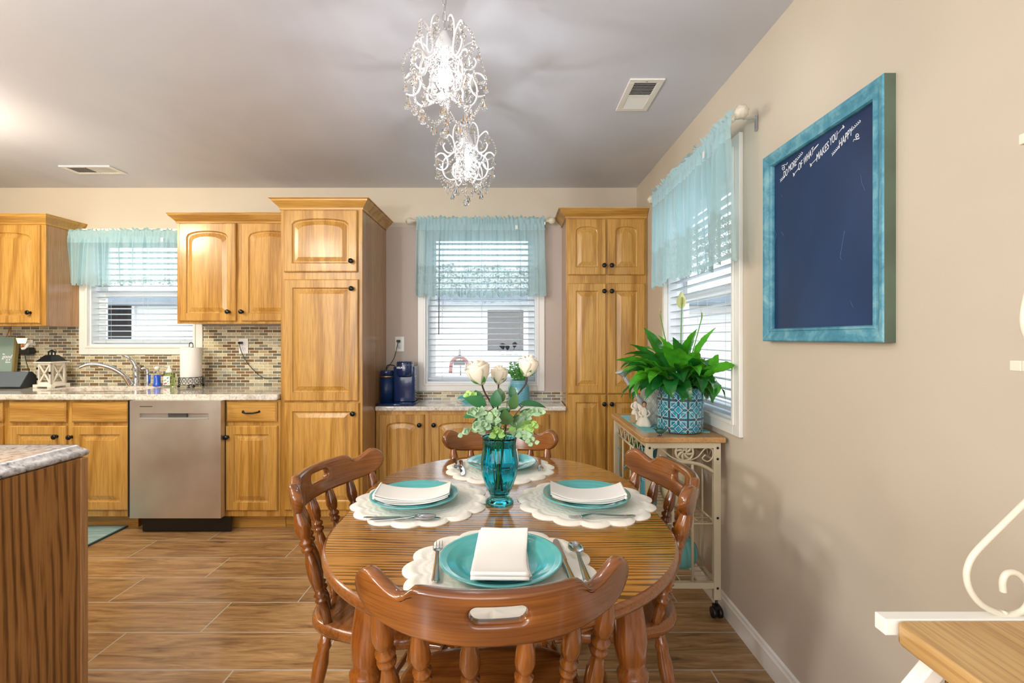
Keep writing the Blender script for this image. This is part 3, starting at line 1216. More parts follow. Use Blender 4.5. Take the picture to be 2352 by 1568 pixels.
rows = [[(x, y, Zb) for x, y in ring], [(x, y, Zb) for x, y in outer], [(x, y, Zt) for x, y in outer], [(x, y, Zt) for x, y in ring], [(x, y, Zb) for x, y in ring]]
m.grid(rows, False, True)
ct_ = m.build('countertop', 'granite', bevel=0.010, bseg=3)
tag(ct_, 'long pale speckled stone countertop with the sink, above the dishwasher', 'countertop')
r = thing('kitchen_sink', 'undermount sink basin sunk in the long pale countertop', 'sink', ((hx0 + hx1) / 2, (hy0 + hy1) / 2, 0.70))
m = MB()
rows = []
for (q, z) in ((1.02, 0.173), (0.97, 0.17), (0.95, 0.02), (0.85, 0.0), (0.1, 0.0)):
    rows.append([((x - (hx0 + hx1) / 2) * q, (y - (hy0 + hy1) / 2) * q, z) for x, y in ring])
m.grid(rows, True, True, flip=True)
m.build('basin', plain('sink_taupe', '8d8578', 0.3), r)
MB().lathe([(0.04, 0.002), (0.03, 0.003), (0.0, 0.001)], seg=20).build('drain', 'chrome', r)

# dishwasher
r = thing('dishwasher', 'stainless steel dishwasher between the oak base cabinets', 'dishwasher', ((X(298, 3.1) + X(507, 3.1)) / 2, 3.10, 0))
dx0, dx1 = X(298, 3.10) - r.location.x, X(507, 3.10) - r.location.x
MB().box(X(298, yc) - r.location.x + 0.003, X(515, yc) - r.location.x - 0.003, 0.05, 0.6, 0.105, 0.868).build('tub', 'black', r)
z0, z1 = Z(1190, 3.10), Z(920, 3.10)
m = MB()
ha, hb, hc, hd = X(321, 3.1) - r.location.x, X(479, 3.1) - r.location.x, Z(963, 3.1), Z(949, 3.1)
m.box(dx0, dx1, 0, 0.045, z0, hc).box(dx0, dx1, 0, 0.045, hd, z1).box(dx0, ha, 0, 0.045, hc, hd).box(hb, dx1, 0, 0.045, hc, hd)
m.box(ha, hb, 0.028, 0.045, hc, hd)
m.build('door_panel', 'steel', r)
MB().box(dx0 + 0.005, dx1 - 0.004, 0.045, 0.05, z0 + 0.01, z1 - 0.004).build('door_edge', 'black', r)
m = MB().box(ha + 0.001, hb - 0.001, -0.002, 0.010, hc, hc + 0.012)
m.build('handle_lip', plain('grey_trim', 'c6c4c0', 0.3, 0.5), r, bevel=0.001)
MB().box(X(383, 3.1) - r.location.x, X(425, 3.1) - r.location.x, 0.012, 0.027, hc + 0.013, hd - 0.001).build('control_recess', plain('grey_recess', '5b5a58', 0.4, 0.3), r)
MB().box(X(321, 3.1) - r.location.x, X(350, 3.1) - r.location.x, -0.0006, 0, Z(934, 3.1), Z(932.5, 3.1)).build('badge', 'dark_gap', r)
MB().box(X(327, 3.16) - r.location.x, X(530, 3.16) - r.location.x, 0.06, 0.075, 0.005, 0.1).build('kick_plate', 'black', r, bevel=0.002)

# island
r = thing('kitchen_island', 'oak kitchen island end panel in the left foreground', 'kitchen island', (-2.2, 0.6, 0))
xi, yi = -1.447, 1.64
m = MB().box(-3.0 + 2.2, xi + 2.2 - 0.001, -1.2, yi - 0.6 - 0.027, 0, 0.874)
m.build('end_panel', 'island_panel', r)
MB().box(xi + 2.2 - 0.02, xi + 2.2 + 0.002, yi - 0.6 - 0.027, yi - 0.6, 0, 0.874).build('corner_post', 'oak_side', r, bevel=0.002)
MB().box(-3.0 + 2.2, xi + 2.2 - 0.02, yi - 0.6 - 0.026, yi - 0.6 - 0.004, 0.1, 0.874).build('back_panel', 'oak', r)
# island top with an ogee edge
prof = [(-0.03, 0.0), (-0.012, 0.0), (-0.003, 0.004), (0.0, 0.012), (-0.003, 0.020), (-0.013, 0.024), (-0.022, 0.029), (-0.027, 0.036), (-0.034, 0.040)]
m = MB()
rows = []
ex, ey, cr = X(217, 1.675), 1.675, 0.03
for (o, z) in prof:
    lp = [(-3.1, ey + o), (ex - cr, ey + o)]
    for k in range(1, 8):
        t = PI / 2 - PI / 2 * k / 7
        lp.append((ex - cr + (cr + o) * math.cos(t), ey - cr + (cr + o) * math.sin(t)))
    lp += [(ex + o, -0.7), (-3.1, -0.7)]
    rows.append([(x, y, 0.874 + z) for x, y in lp])
m.grid(rows, True, True, flip=True)
nn = len(rows[0])
m.add(rows[-1], [tuple(range(nn - 1, -1, -1))])
m.add(rows[0], [tuple(range(nn))])
tag(m.build('island_countertop', 'granite_gray'), 'grey veined stone slab with ogee edge topping the left foreground island', 'countertop')

# rug
MT['rug'] = None
t = NT('teal_rug')
n1 = t.noise(t.coords((0.3, 6, 1)), 14, 4, 0.7)
n2 = t.noise(t.coords(), 160, 2)
t.set(t.ramp(n1.outputs[0], [(0.3, lin('6f979b')), (0.5, lin('93b3b2')), (0.7, lin('b9cdc6'))]).outputs[0], 0.9)
t.bump(n2.outputs[0], 0.6, 0.003)
MT['rug'] = t.m
m = MB().box(-4.0, -2.60, 2.45, 3.24, 0.001, 0.010)
rg = thing('floor_rug', 'teal striped flatweave rug on the floor before the sink cabinet', 'rug', (-3.3, 2.85, 0))
MB().box(-0.7, 0.7, -0.40, 0.39, 0.001, 0.010).build('woven_field', 'rug', rg)
m = MB()
m.box(-0.712, 0.712, -0.412, -0.40, 0.001, 0.011).box(-0.712, 0.712, 0.39, 0.40, 0.001, 0.011).box(0.70, 0.712, -0.40, 0.39, 0.001, 0.011).box(-0.712, -0.70, -0.40, 0.39, 0.001, 0.011)
m.build('edge_binding', plain('rug_binding', '3f5a60', 0.8), rg)

# ------------------------------------------------------------------ dining table
TC = (-0.025, 1.53)
TR, LF = 0.475, 0.345
TZ = 0.75


def stad(inset, part=None):
    r_ = TR - inset
    hl = LF / 2
    pts = []
    N = 48
    if part == 'leaf':
        return [(-r_, -hl + 0.0006), (r_, -hl + 0.0006), (r_, hl - 0.0006), (-r_, hl - 0.0006)]
    sg = 1 if part == 'far' else -1
    for k in range(N + 1):
        a = PI * k / N
        if sg > 0:
            pts.append((r_ * math.cos(a), hl + r_ * math.sin(a)))
        else:
            pts.append((-r_ * math.cos(a), -hl - r_ * math.sin(a)))
    return pts


MT['table_edge'] = wood('table_edge', '9a6230', '855024', '6a3c18', 'X', rough=0.2, coat=0.7, ring=1.5, contrast=0.4)
tb = thing('dining_table', 'oval wooden dining table set for four, with turned legs', 'dining table', (TC[0], TC[1], 0))
for part in ('near', 'far', 'leaf'):
    m = MB()
    if part == 'leaf':
        rows = []
        hl = LF / 2 - 0.0006
        prof_ = [(0.012, -0.03), (0.003, -0.027), (0.0, -0.02), (0.0, -0.009), (0.003, -0.003), (0.009, 0.0)]
        for i, z in prof_:
            rows.append([(-(TR - i), -hl, z), ((TR - i), -hl, z), ((TR - i), hl, z), (-(TR - i), hl, z)])
        m.mat = 1
        m.grid(rows, False, True)
        m.add(rows[0], [(3, 2, 1, 0)])
        m.mat = 0
        m.add(rows[-1], [(0, 1, 2, 3)])
        o = m.build('table_leaf', ['table_top', 'table_edge'], tb, loc=(0, 0, TZ))
    else:
        rows = []
        prof_ = [(0.012, -0.03), (0.003, -0.027), (0.0, -0.02), (0.0, -0.009), (0.003, -0.003), (0.009, 0.0)]
        for i, z in prof_:
            rows.append([(x, y, z) for x, y in stad(i, part)])
        nn = len(rows[0])
        m.mat = 1
        m.grid(rows, True, True)
        m.add(rows[0], [tuple(range(nn - 1, -1, -1))])
        m.mat = 0
        m.add(rows[-1], [tuple(range(nn))])
        o = m.build('tabletop_half', ['table_top', 'table_edge'], tb, loc=(0, 0, TZ))
# apron
m = MB()
rows = []
ap = []
for part in ('near', 'far'):
    ap += stad(0.09, part)
for z in (-0.095, -0.03):
    rows.append([(x, y, z) for x, y in ap])
m.grid(rows, False, True)
ap2 = [(x * 0.94, y * 0.96) for x, y in ap]
m.grid([[(x, y, -0.03) for x, y in ap2], [(x, y, -0.095) for x, y in ap2], [(x, y, -0.095) for x, y in ap]], False, True)
m.build('apron', 'table_wood', tb, loc=(0, 0, TZ))
LEGP = [(0, 0.020), (0.03, 0.024), (0.06, 0.019), (0.10, 0.026), (0.16, 0.030), (0.30, 0.028), (0.42, 0.021), (0.47, 0.018), (0.485, 0.027), (0.51, 0.0285), (0.525, 0.019), (0.55, 0.030), (0.58, 0.033),
        (0.605, 0.029), (0.618, 0.022), (0.63, 0.034), (0.655, 0.037), (0.68, 0.034), (0.69, 0.025), (0.705, 0.034), (0.735, 0.036), (0.755, 0.027), (0.775, 0.033), (0.83, 0.0385), (0.90, 0.037), (0.96, 0.033), (1.0, 0.030)]
for sx in (-1, 1):
    for sy in (-1, 1):
        m = MB().turned((sx * 0.335, sy * 0.50, 0), (sx * 0.288, sy * 0.435, 0.72), LEGP, 24)
        m.build('leg', 'table_wood', tb)

# ------------------------------------------------------------------ chairs
SP_PROF = [(0, 0.0105), (0.06, 0.012), (0.14, 0.0150), (0.20, 0.0105), (0.213, 0.0162), (0.232, 0.0165), (0.246, 0.0100), (0.27, 0.0172), (0.29, 0.0102), (0.33, 0.0135), (0.42, 0.0172), (0.52, 0.0165), (0.60, 0.0115),
           (0.625, 0.0095), (0.64, 0.0158), (0.662, 0.0170), (0.678, 0.0105), (0.692, 0.0165), (0.715, 0.0178), (0.735, 0.0105), (0.76, 0.0160), (0.81, 0.0190), (0.88, 0.0170), (0.95, 0.0120), (1.0, 0.009)]


def crest_pt(s, z, off):
    """bent rail: s along the arc, z height, off = toward the sitter"""
    Rr = 0.335
    a = s / Rr
    lean = (z - 0.80) * -0.18
    rr = Rr - off
    return Vector((rr * math.sin(a), -0.295 + Rr - rr * math.cos(a) + lean, z))


def make_chair(label):
    r = thing('dining_chair', label, 'chair', group=None)
    # crest rail with hand slot
    Lh, rc = 0.292, 0.05

    def zt_(s):
        q = abs(s) / Lh
        st_ = 1 / (1 + math.exp(-(q - 0.545) * 70))
        lobe = max(0.0, min(1.0, (q - 0.60) / 0.30))
        return 0.853 - 0.021 * st_ + 0.031 * (lobe * lobe * (3 - 2 * lobe))

    def zb_(s):
        q = abs(s) / Lh
        return 0.752 + 0.034 * q ** 3
    N = 96

    def outline(inset):
        pts = []
        for k in range(N):
            ph = 2 * PI * k / N
            cs, sn = math.cos(ph), math.sin(ph)
            s = (Lh - inset) * (math.copysign(abs(cs) ** 0.8, cs))
            zt, zb = zt_(s) - inset, zb_(s) + inset
            zc, h = (zt + zb) / 2, (zt - zb) / 2
            e = Lh - inset - abs(s)
            f = 1.0
            if e < rc:
                f = math.sqrt(max(0, 1 - ((rc - e) / rc) ** 2))
            pts.append((s, zc + (h * f if sn >= 0 else -h * f)))
        return pts

    def slot(inset):
        pts = []
        for k in range(N):
            ph = 2 * PI * k / N
            cs, sn = math.cos(ph), math.sin(ph)
            a, b = 0.050 + inset, 0.0155 + inset
            s = math.copysign(abs(cs) ** 0.55, cs) * a
            e = a - abs(s)
            f = 1.0 if e > b else math.sqrt(max(0, 1 - ((b - e) / b) ** 2))
            pts.append((s, 0.812 + math.copysign(b * f, sn)))
        return pts
    T = 0.0145
    seq = []
    so, oo = slot(0.007), outline(0.007)
    seq.append((slot(0.0), 0.0))
    seq.append((slot(0.0), -T * 0.5))
    seq.append((slot(0.003), -T * 0.85))
    K = 12

    def norm(p):
        zt, zb = zt_(p[0]), zb_(p[0])
        return (p[0], (p[1] - (zt + zb) / 2) / ((zt - zb) / 2))
    for i in range(K + 1):
        t = i / K
        ring_ = []
        for a, b in zip(so, oo):
            (s0, v0), (s1, v1) = norm(a), norm(b)
            s, v = s0 + (s1 - s0) * t, v0 + (v1 - v0) * t
            zt, zb = zt_(s), zb_(s)
            ring_.append((s, (zt + zb) / 2 + v * (zt - zb) / 2))
        seq.append((ring_, -T))
    seq.append((outline(0.0025), -T * 0.8))
    seq.append((outline(0.0), -T * 0.4))
    full = seq + [(lp, -o) for lp, o in reversed(seq)]
    m = MB()
    rows = [[crest_pt(s, z, o) for s, z in lp] for lp, o in full]
    m.grid(rows, True, True)
    cr = m.build('crest_rail', 'crest_wood', r)
    uv = cr.data.uv_layers.new(name='grain')
    for lp in cr.data.loops:
        co = cr.data.vertices[lp.vertex_index].co
        ang = math.atan2(co.x, 0.335 - (co.y + 0.295))
        uv.data[lp.index].uv = (ang * 0.335, co.z + 0.6 * (0.335 - math.hypot(co.x, 0.335 - co.y - 0.295)))
    # spindles
    for k, s in enumerate((-0.235, -0.145, -0.05, 0.05, 0.145, 0.235)):
        top = crest_pt(s, 0.772 + 0.03 * (abs(s) / 0.29) ** 3, 0)
        bot = Vector((top.x * 0.86, -0.205 + (top.y + 0.295) * 0.92, 0.438))
        sc = 1.12 if abs(s) > 0.2 else 1.0
        m = MB().turned(bot, top, [(t, q * sc) for t, q in SP_PROF], 16)
        m.build('spindle', 'spindle_wood', r)
    # saddle seat
    m = MB()
    NS = 64

    def seat_out(inset):
        pts = []
        for k in range(NS):
            a = 2 * PI * k / NS
            c_, s_ = math.cos(a), math.sin(a)
            e = 0.62
            x = (0.222 - inset) * math.copysign(abs(c_) ** e, c_)
            y = (0.215 - inset) * math.copysign(abs(s_) ** e, s_)
            x *= 1.0 + 0.06 * (y / 0.215)
            pts.append((x, y - 0.02))
        return pts
    rows = []
    for i, z in ((0.02, 0.408), (0.006, 0.412), (0.0, 0.422), (0.0, 0.436), (0.004, 0.445), (0.012, 0.449)):
        rows.append([(x, y, z) for x, y in seat_out(i)])
    bt = rows[-1]
    for q in (0.88, 0.7, 0.45, 0.2, 0.02):
        dz = 0.010 * (1 - q) ** 0.8
        rows.append([(x * q, (y + 0.02) * q - 0.02, 0.449 - dz + 0.004 * math.exp(-(x * q / 0.03) ** 2) * (y > 0)) for x, y, _ in bt])
    m.grid(rows, True, True)
    m.add(rows[-1], [tuple(range(NS))], True)
    m.add(rows[0], [tuple(range(NS - 1, -1, -1))])
    m.build('seat', 'chair_wood', r)
    LP = [(0, 0.011), (0.05, 0.014), (0.10, 0.011), (0.13, 0.015), (0.30, 0.0195), (0.40, 0.016), (0.43, 0.020), (0.46, 0.015), (0.49, 0.021), (0.53, 0.015), (0.62, 0.020), (0.75, 0.0225), (0.84, 0.017), (0.87, 0.021), (0.90, 0.016), (1.0, 0.015)]
    feet = {}
    for sx in (-1, 1):
        for sy in (-1, 1):
            a = Vector((sx * 0.205, 0.175 if sy > 0 else -0.215, 0))
            b = Vector((sx * 0.15, 0.115 if sy > 0 else -0.155, 0.412))
            feet[(sx, sy)] = (a, b)
            MB().turned(a, b, LP, 16).build('leg', 'spindle_wood', r)
    ST = [(0, 0.008), (0.1, 0.010), (0.3, 0.012), (0.4, 0.010), (0.44, 0.014), (0.5, 0.015), (0.56, 0.014), (0.6, 0.010), (0.7, 0.012), (0.9, 0.010), (1, 0.008)]
    mids = []
    for sx in (-1, 1):
        p = [feet[(sx, sy)][0].lerp(feet[(sx, sy)][1], 0.42) for sy in (-1, 1)]
        MB().turned(p[0], p[1], ST, 12).build('stretcher', 'spindle_wood', r)
        mids.append((p[0] + p[1]) / 2)
    MB().turned(mids[0], mids[1], ST, 12).build('stretcher', 'spindle_wood', r)
    p = [feet[(sx, 1)][0].lerp(feet[(sx, 1)][1], 0.62) for sx in (-1, 1)]
    MB().turned(p[0], p[1], ST, 12).build('stretcher', 'spindle_wood', r)
    return r


def put_chair(o, cx, cy, face):
    """cx, cy: where the middle of the crest rail stands; face: heading of the sitter"""
    rz = math.atan2(face[1], face[0]) - PI / 2
    o.rotation_euler = (0, 0, rz)
    off = Matrix.Rotation(rz, 3, 'Z') @ Vector((0, -0.295, 0))
    o.location = (cx - off.x, cy - off.y, 0)


def heading(deg):
    return (math.cos(R(deg)), math.sin(R(deg)))


ch = make_chair('brown wooden chair in the foreground with its slotted back toward the viewer')
c2, c3, c4 = copy_tree(ch), copy_tree(ch), copy_tree(ch)
put_chair(ch, -0.02, 0.818, heading(95))
put_chair(c2, -0.655, 1.62, heading(-12))
c2['label'] = 'brown wooden chair on the left side of the table, nearest the dishwasher'
put_chair(c3, 0.575, 1.60, heading(184))
c3['label'] = 'brown wooden chair on the right side of the table, by the plant cart'
put_chair(c4, -0.045, 2.27, heading(-90))
c4['label'] = 'brown wooden chair at the far end of the table, behind the vase'
for c in (ch, c2, c3, c4):
    c['group'] = 'wooden chairs around the dining table'

# ------------------------------------------------------------------ place settings
t = NT('quilted_cotton')
n1 = t.noise(t.coords(), 90, 3)
t.set(lin('efeade'), 0.9)
t.bump(n1.outputs[0], 0.5, 0.002)
MT['mat_cotton'] = t.m
MT['napkin'] = plain('white_linen', 'f3efe9', 0.85, bump=0.2, bscale=400)
MT['plate'] = plain('turquoise_glaze', '5cb3b2', 0.12, coat=0.6)
MT['silver'] = plain('stainless_cutlery', 'c9cbcc', 0.12, 1.0)


def make_mat():
    NL, nr, na = 15, 46, 210
    m = MB()
    rows = []
    for j in range(nr + 1):
        t_ = j / nr
        row = []
        for k in range(na):
            a = 2 * PI * k / na
            lob = abs(math.sin(NL * a / 2)) ** 0.75
            Ro = 0.203 + 0.019 * lob
            r_ = Ro * t_
            if t_ < 0.85:
                z = 0.0055 + 0.0011 * abs(math.sin(t_ * 12 * PI)) - 0.0006 * abs(math.sin(a * 60 + j))
            else:
                q = (t_ - 0.85) / 0.15
                z = 0.0045 + 0.0035 * math.sin(PI * min(q * 1.25, 1)) ** 0.7 if q < 0.8 else 0.0045
                if q > 0.9:
                    z = 0.0025
            row.append((r_ * math.cos(a) * 1.0, r_ * math.sin(a), z))
        rows.append(row)
    m.grid(rows, True, True)
    last = rows[-1]
    m.grid([last, [(x, y, 0.0) for x, y, z in last]], True, True)
    m.add([(x, y, 0.0) for x, y, z in last], [tuple(range(na - 1, -1, -1))])
    return m


spots = {'near': ((-0.025, 1.105), 0), 'left': ((-0.288, 1.555), -90), 'right': ((0.243, 1.555), 90), 'far': ((-0.04, 1.945), 180)}
desc = {'near': 'nearest the viewer', 'left': 'on the left side of the table', 'right': 'on the right side of the table', 'far': 'at the far end behind the vase'}
protos = {}


def place(key, maker, name, what, cat, group, offs, z, rz=0, extra=None):
    for i, k in enumerate(spots):
        if k not in offs:
            continue
        (px, py), deg = spots[k]
        dx, dy, dr = offs[k]
        if name not in protos:
            protos[name] = maker()
            o = protos[name]
        else:
            o = copy_tree(protos[name])
        o.location = (px + dx, py + dy, z)
        o.rotation_euler = (0, 0, R(deg + dr))
        tag(o, '%s %s' % (what, (extra or desc)[k]), cat, group)


place('mat', lambda: make_mat().build('placemat', 'mat_cotton'), 'placemat', 'white scalloped round quilted placemat', 'placemat', 'scalloped placemats on the table',
      {'near': (0, 0, 3), 'left': (0, 0, 9), 'right': (0, 0, 0), 'far': (0, 0, 5)}, TZ)


def make_plate():
    prof = [(0.045, 0.0), (0.07, 0.0), (0.073, 0.004), (0.090, 0.010), (0.115, 0.017), (0.137, 0.0225), (0.1405, 0.0245), (0.140, 0.0268), (0.136, 0.0262), (0.131, 0.0238), (0.129, 0.0240), (0.127, 0.0228), (0.125, 0.0230),
            (0.122, 0.0214), (0.106, 0.0172), (0.101, 0.0158), (0.094, 0.0120), (0.088, 0.0098), (0.080, 0.0085), (0.060, 0.0072), (0.035, 0.0068), (0.0, 0.0068)]
    return MB().lathe(prof, seg=72, caps=False).build('dinner_plate', 'plate')


place('plate', make_plate, 'dinner_plate', 'glossy turquoise dinner plate', 'plate', 'turquoise plates on the placemats',
      {'near': (0.004, -0.010, 0), 'left': (-0.018, -0.02, 0), 'right': (0.0, -0.015, 0), 'far': (0.005, 0.0, 0)}, TZ + 0.0075)


def make_napkin():
    L, Wd, n = 0.232, 0.122, 4
    m = MB()
    th = 0.0038
    lay = []
    for k in range(n):
        z0 = 0.0045 * k
        rows = []
        nu, nv = 26, 12
        ins = 0.0015 * (n - 1 - k) + 0.002 * math.sin(k * 2.3)
        for i in range(nu + 1):
            u = i / nu
            y = (u - 0.5) * (L - 2 * ins)
            base = 0.0085 + 0.021 * (abs(u - 0.5) * 2) ** 2.4
            row = []
            for j in range(nv):
                a = 2 * PI * j / nv
                x = math.copysign(abs(math.cos(a)) ** 0.25, math.cos(a)) * (Wd / 2 - ins * 0.7) * (1 + 0.03 * (0.5 - u)) + 0.004 * math.sin(u * 4 + k)
                zz = math.sin(a) * th / 2
                endr = min(1, min(u, 1 - u) * nu / 1.0 + 0.35)
                row.append((x, y, base + z0 + zz * endr + 0.0012 * math.sin(x * 60 + k + u * 7)))
            rows.append(row)
        m.grid(rows, True, True)
        m.add(rows[0], [tuple(range(nv - 1, -1, -1))], True)
        m.add(rows[-1], [tuple(range(nv))], True)
    # folded edges wrap the near end
    for k in (0, 2):
        pts = []
        for j in range(13):
            x = (j / 12 - 0.5) * Wd * 0.985
            pts.append((x, -L / 2 + 0.002, 0.0085 + 0.021 + 0.0045 * (k + 0.5)))
        m.tube(pts, 0.0042, 10)
    return m.build('cloth_napkin', 'napkin')


place('napkin', make_napkin, 'cloth_napkin', 'folded white cloth napkin on the turquoise plate', 'napkin', 'folded napkins on the plates',
      {'near': (0.006, -0.015, -1), 'left': (-0.020, -0.025, 4), 'right': (0.002, -0.022, -4), 'far': (0.01, 0.0, 0)}, TZ + 0.0075 + 0.0015)


def handle(m, y0, y1, w0=0.0045, w1=0.0098, z=0.010):
    rows = []
    for i in range(19):
        t_ = i / 18
        y = y0 + (y1 - y0) * t_
        w_ = w0 + (w1 - w0) * (t_ ** 1.3)
        if t_ > 0.93:
            w_ *= math.sqrt(max(0.05, 1 - ((t_ - 0.93) / 0.075) ** 2))
        zz = 0.0035 + z * (1 - t_) ** 2 * 0.9 + 0.0012 * t_
        row = []
        for k in range(10):
            a = 2 * PI * k / 10
            row.append((w_ * math.cos(a), y, zz + 0.0018 * math.sin(a)))
        rows.append(row)
    m.grid(rows, True, True, flip=(y1 > y0))
    m.add(rows[0], [tuple(range(10))], True)
    m.add(rows[-1], [tuple(range(10))], True)


def make_fork():
    r = thing('fork', 'x', 'fork')
    m = MB()
    handle(m, 0.03, -0.10)
    m.build('handle', 'silver', r)
    m = MB()
    rows = []
    for i in range(9):
        t_ = i / 8
        y = 0.028 + 0.030 * t_
        w_ = 0.0045 + 0.008 * math.sin(t_ * PI / 2)
        zz = 0.0122 - 0.006 * t_
        rows.append([(x * w_, y, zz + 0.0012 * s) for x, s in ((-1, 0), (-0.7, 1), (0.7, 1), (1, 0), (0.7, -1), (-0.7, -1))])
    m.grid(rows, True, True)
    m.add(rows[0], [tuple(range(6))])
    m.add(rows[-1], [tuple(range(5, -1, -1))])
    for k in range(4):
        x = -0.0108 + 0.0072 * k
        pts = [(x, 0.056 + 0.044 * q, 0.0062 - 0.003 * math.sin(q * PI * 0.6) + 0.005 * q * q) for q in [j / 6 for j in range(7)]]
        m.tube(pts, [0.0017 - 0.0009 * j / 6 for j in range(7)], 6)
    m.build('tines', 'silver', r)
    return r


def make_spoon():
    r = thing('spoon', 'x', 'spoon')
    m = MB()
    handle(m, 0.035, -0.09)
    m.build('handle', 'silver', r)
    m = MB()
    rows = []
    for i in range(13):
        a = PI * i / 12
        t_ = (1 - math.cos(a)) / 2
        y = 0.033 + 0.062 * t_
        w_ = 0.0195 * math.sin(a) ** 0.8 * (1 - 0.12 * t_) + 0.0006
        row = []
        for k in range(11):
            u = -1 + k / 5
            row.append((u * w_, y, 0.0125 - 0.0085 * (1 - u * u) * math.sin(a)))
        rows.append(row)
    m.grid(rows, True)
    m.build('bowl', 'silver', r, solid=0.0012)
    return r


def make_knife():
    r = thing('table_knife', 'x', 'knife')
    m = MB()
    handle(m, 0.0, -0.105, 0.006, 0.0085, 0.002)
    m.build('handle', 'silver', r)
    m = MB()
    out = [(-0.0065, -0.004), (-0.0095, 0.03), (-0.0105, 0.07), (-0.009, 0.098), (-0.004, 0.113), (0.003, 0.119), (0.0075, 0.112), (0.0085, 0.08), (0.0085, 0.0), (0.006, -0.004)]
    m.prism([(x, y) for x, y in reversed(out)], 0.003, 0.0045)
    m.build('blade', 'silver', r, bevel=0.0006)
    return r


place('fork', make_fork, 'fork', 'silver fork on the white placemat', 'fork', 'cutlery on the placemats',
      {'near': (-0.146, 0.012, 7), 'right': (0.022, -0.165, 4), 'far': (0.16, 0.005, 0)}, TZ + 0.0075)
place('knife', make_knife, 'table_knife', 'silver table knife on the white placemat', 'knife', 'cutlery on the placemats',
      {'near': (0.150, 0.015, 5), 'left': (-0.03, -0.172, 0), 'far': (-0.155, -0.02, 8)}, TZ + 0.0075)
place('spoon', make_spoon, 'spoon', 'silver spoon on the white placemat', 'spoon', 'cutlery on the placemats',
      {'near': (0.187, 0.0, 2), 'left': (-0.02, -0.187, 3), 'far': (-0.182, 0.02, 12)}, TZ + 0.0085)

# ------------------------------------------------------------------ vase and bouquet
VX, VY = X(1147, 1.54), 1.54
m = MB()
po = [(0.0, 0.004), (0.03, 0.003), (0.043, 0.0), (0.0455, 0.004), (0.044, 0.010), (0.036, 0.015), (0.030, 0.020), (0.030, 0.026), (0.036, 0.040), (0.045, 0.060), (0.054, 0.085), (0.0590, 0.110), (0.0600, 0.130), (0.0575, 0.150), (0.0535, 0.172), (0.0525, 0.190), (0.0545, 0.205), (0.0585, 0.214)]
pi_ = [(0.0555, 0.213), (0.0515, 0.204), (0.0495, 0.190), (0.0505, 0.172), (0.0545, 0.150), (0.0570, 0.130), (0.0560, 0.110), (0.0510, 0.085), (0.0420, 0.060), (0.032, 0.042), (0.024, 0.030), (0.0, 0.027)]
def flute(a, r_, z):
    if r_ < 0.02 or z > 0.208:
        return r_
    k = 0.035 if z > 0.03 else 0.02
    return r_ * (1 - k + k * abs(math.cos(6 * a)) ** 0.5 * 1.2)
m.lathe(po + pi_, seg=96, fr=flute, caps=False)
vz = m.build('flower_vase', 'vase_glass', loc=(VX, VY, TZ))
tag(vz, 'fluted teal glass vase in the middle of the dining table', 'vase')

MT['petal'] = plain('ivory_petal', 'f1e8d4', 0.6, vary=0.06)
MT['stem_dark'] = plain('dark_stem', '3b2420', 0.5)
MT['leaf_dark'] = plain('dark_leaf', '2c6a3c', 0.35, vary=0.25)
MT['leaf_mid'] = plain('mid_leaf', '4f9c3e', 0.4, vary=0.2)
MT['leaf_olive'] = plain('olive_leaf', '4b6f3c', 0.4, vary=0.2)
MT['euca'] = plain('pale_eucalyptus', 'a3c49a', 0.6, vary=0.18)
MT['euca_b'] = plain('bright_eucalyptus', 'a5cf70', 0.6, vary=0.15)


def leaf(m, base, tip_dir, L, W, droop=0.3, fold=0.25, normal=(0, 0, 1), n=8, wave=0.0, curlz=None, tipp=1.0):
    """lanceolate leaf from base along tip_dir, bending down by droop"""
    d = Vector(tip_dir).normalized()
    nn_ = Vector(normal)
    side = d.cross(nn_)
    if side.length < 1e-4:
        side = Vector((1, 0, 0))
    side.normalize()
    up = side.cross(d).normalized()
    p = Vector(base)
    rows = []
    for i in range(n + 1):
        t_ = i / n
        ang = droop * t_
        dd = (d * math.cos(ang) - up * math.sin(ang))
        uu = (up * math.cos(ang) + d * math.sin(ang))
        w_ = W / 2 * (math.sin(PI * min(1, t_ ** 0.8)) ** 0.85) * (1 - 0.25 * t_ * tipp) + 0.0004
        row = []
        for q in (-1, -0.5, 0, 0.5, 1):
            row.append(p + side * (q * w_) + uu * (abs(q) * w_ * fold + wave * w_ * math.sin(t_ * 14 + q * 2)))
        rows.append(row)
        p = p + dd * (L / n)
    m.grid(rows, True)


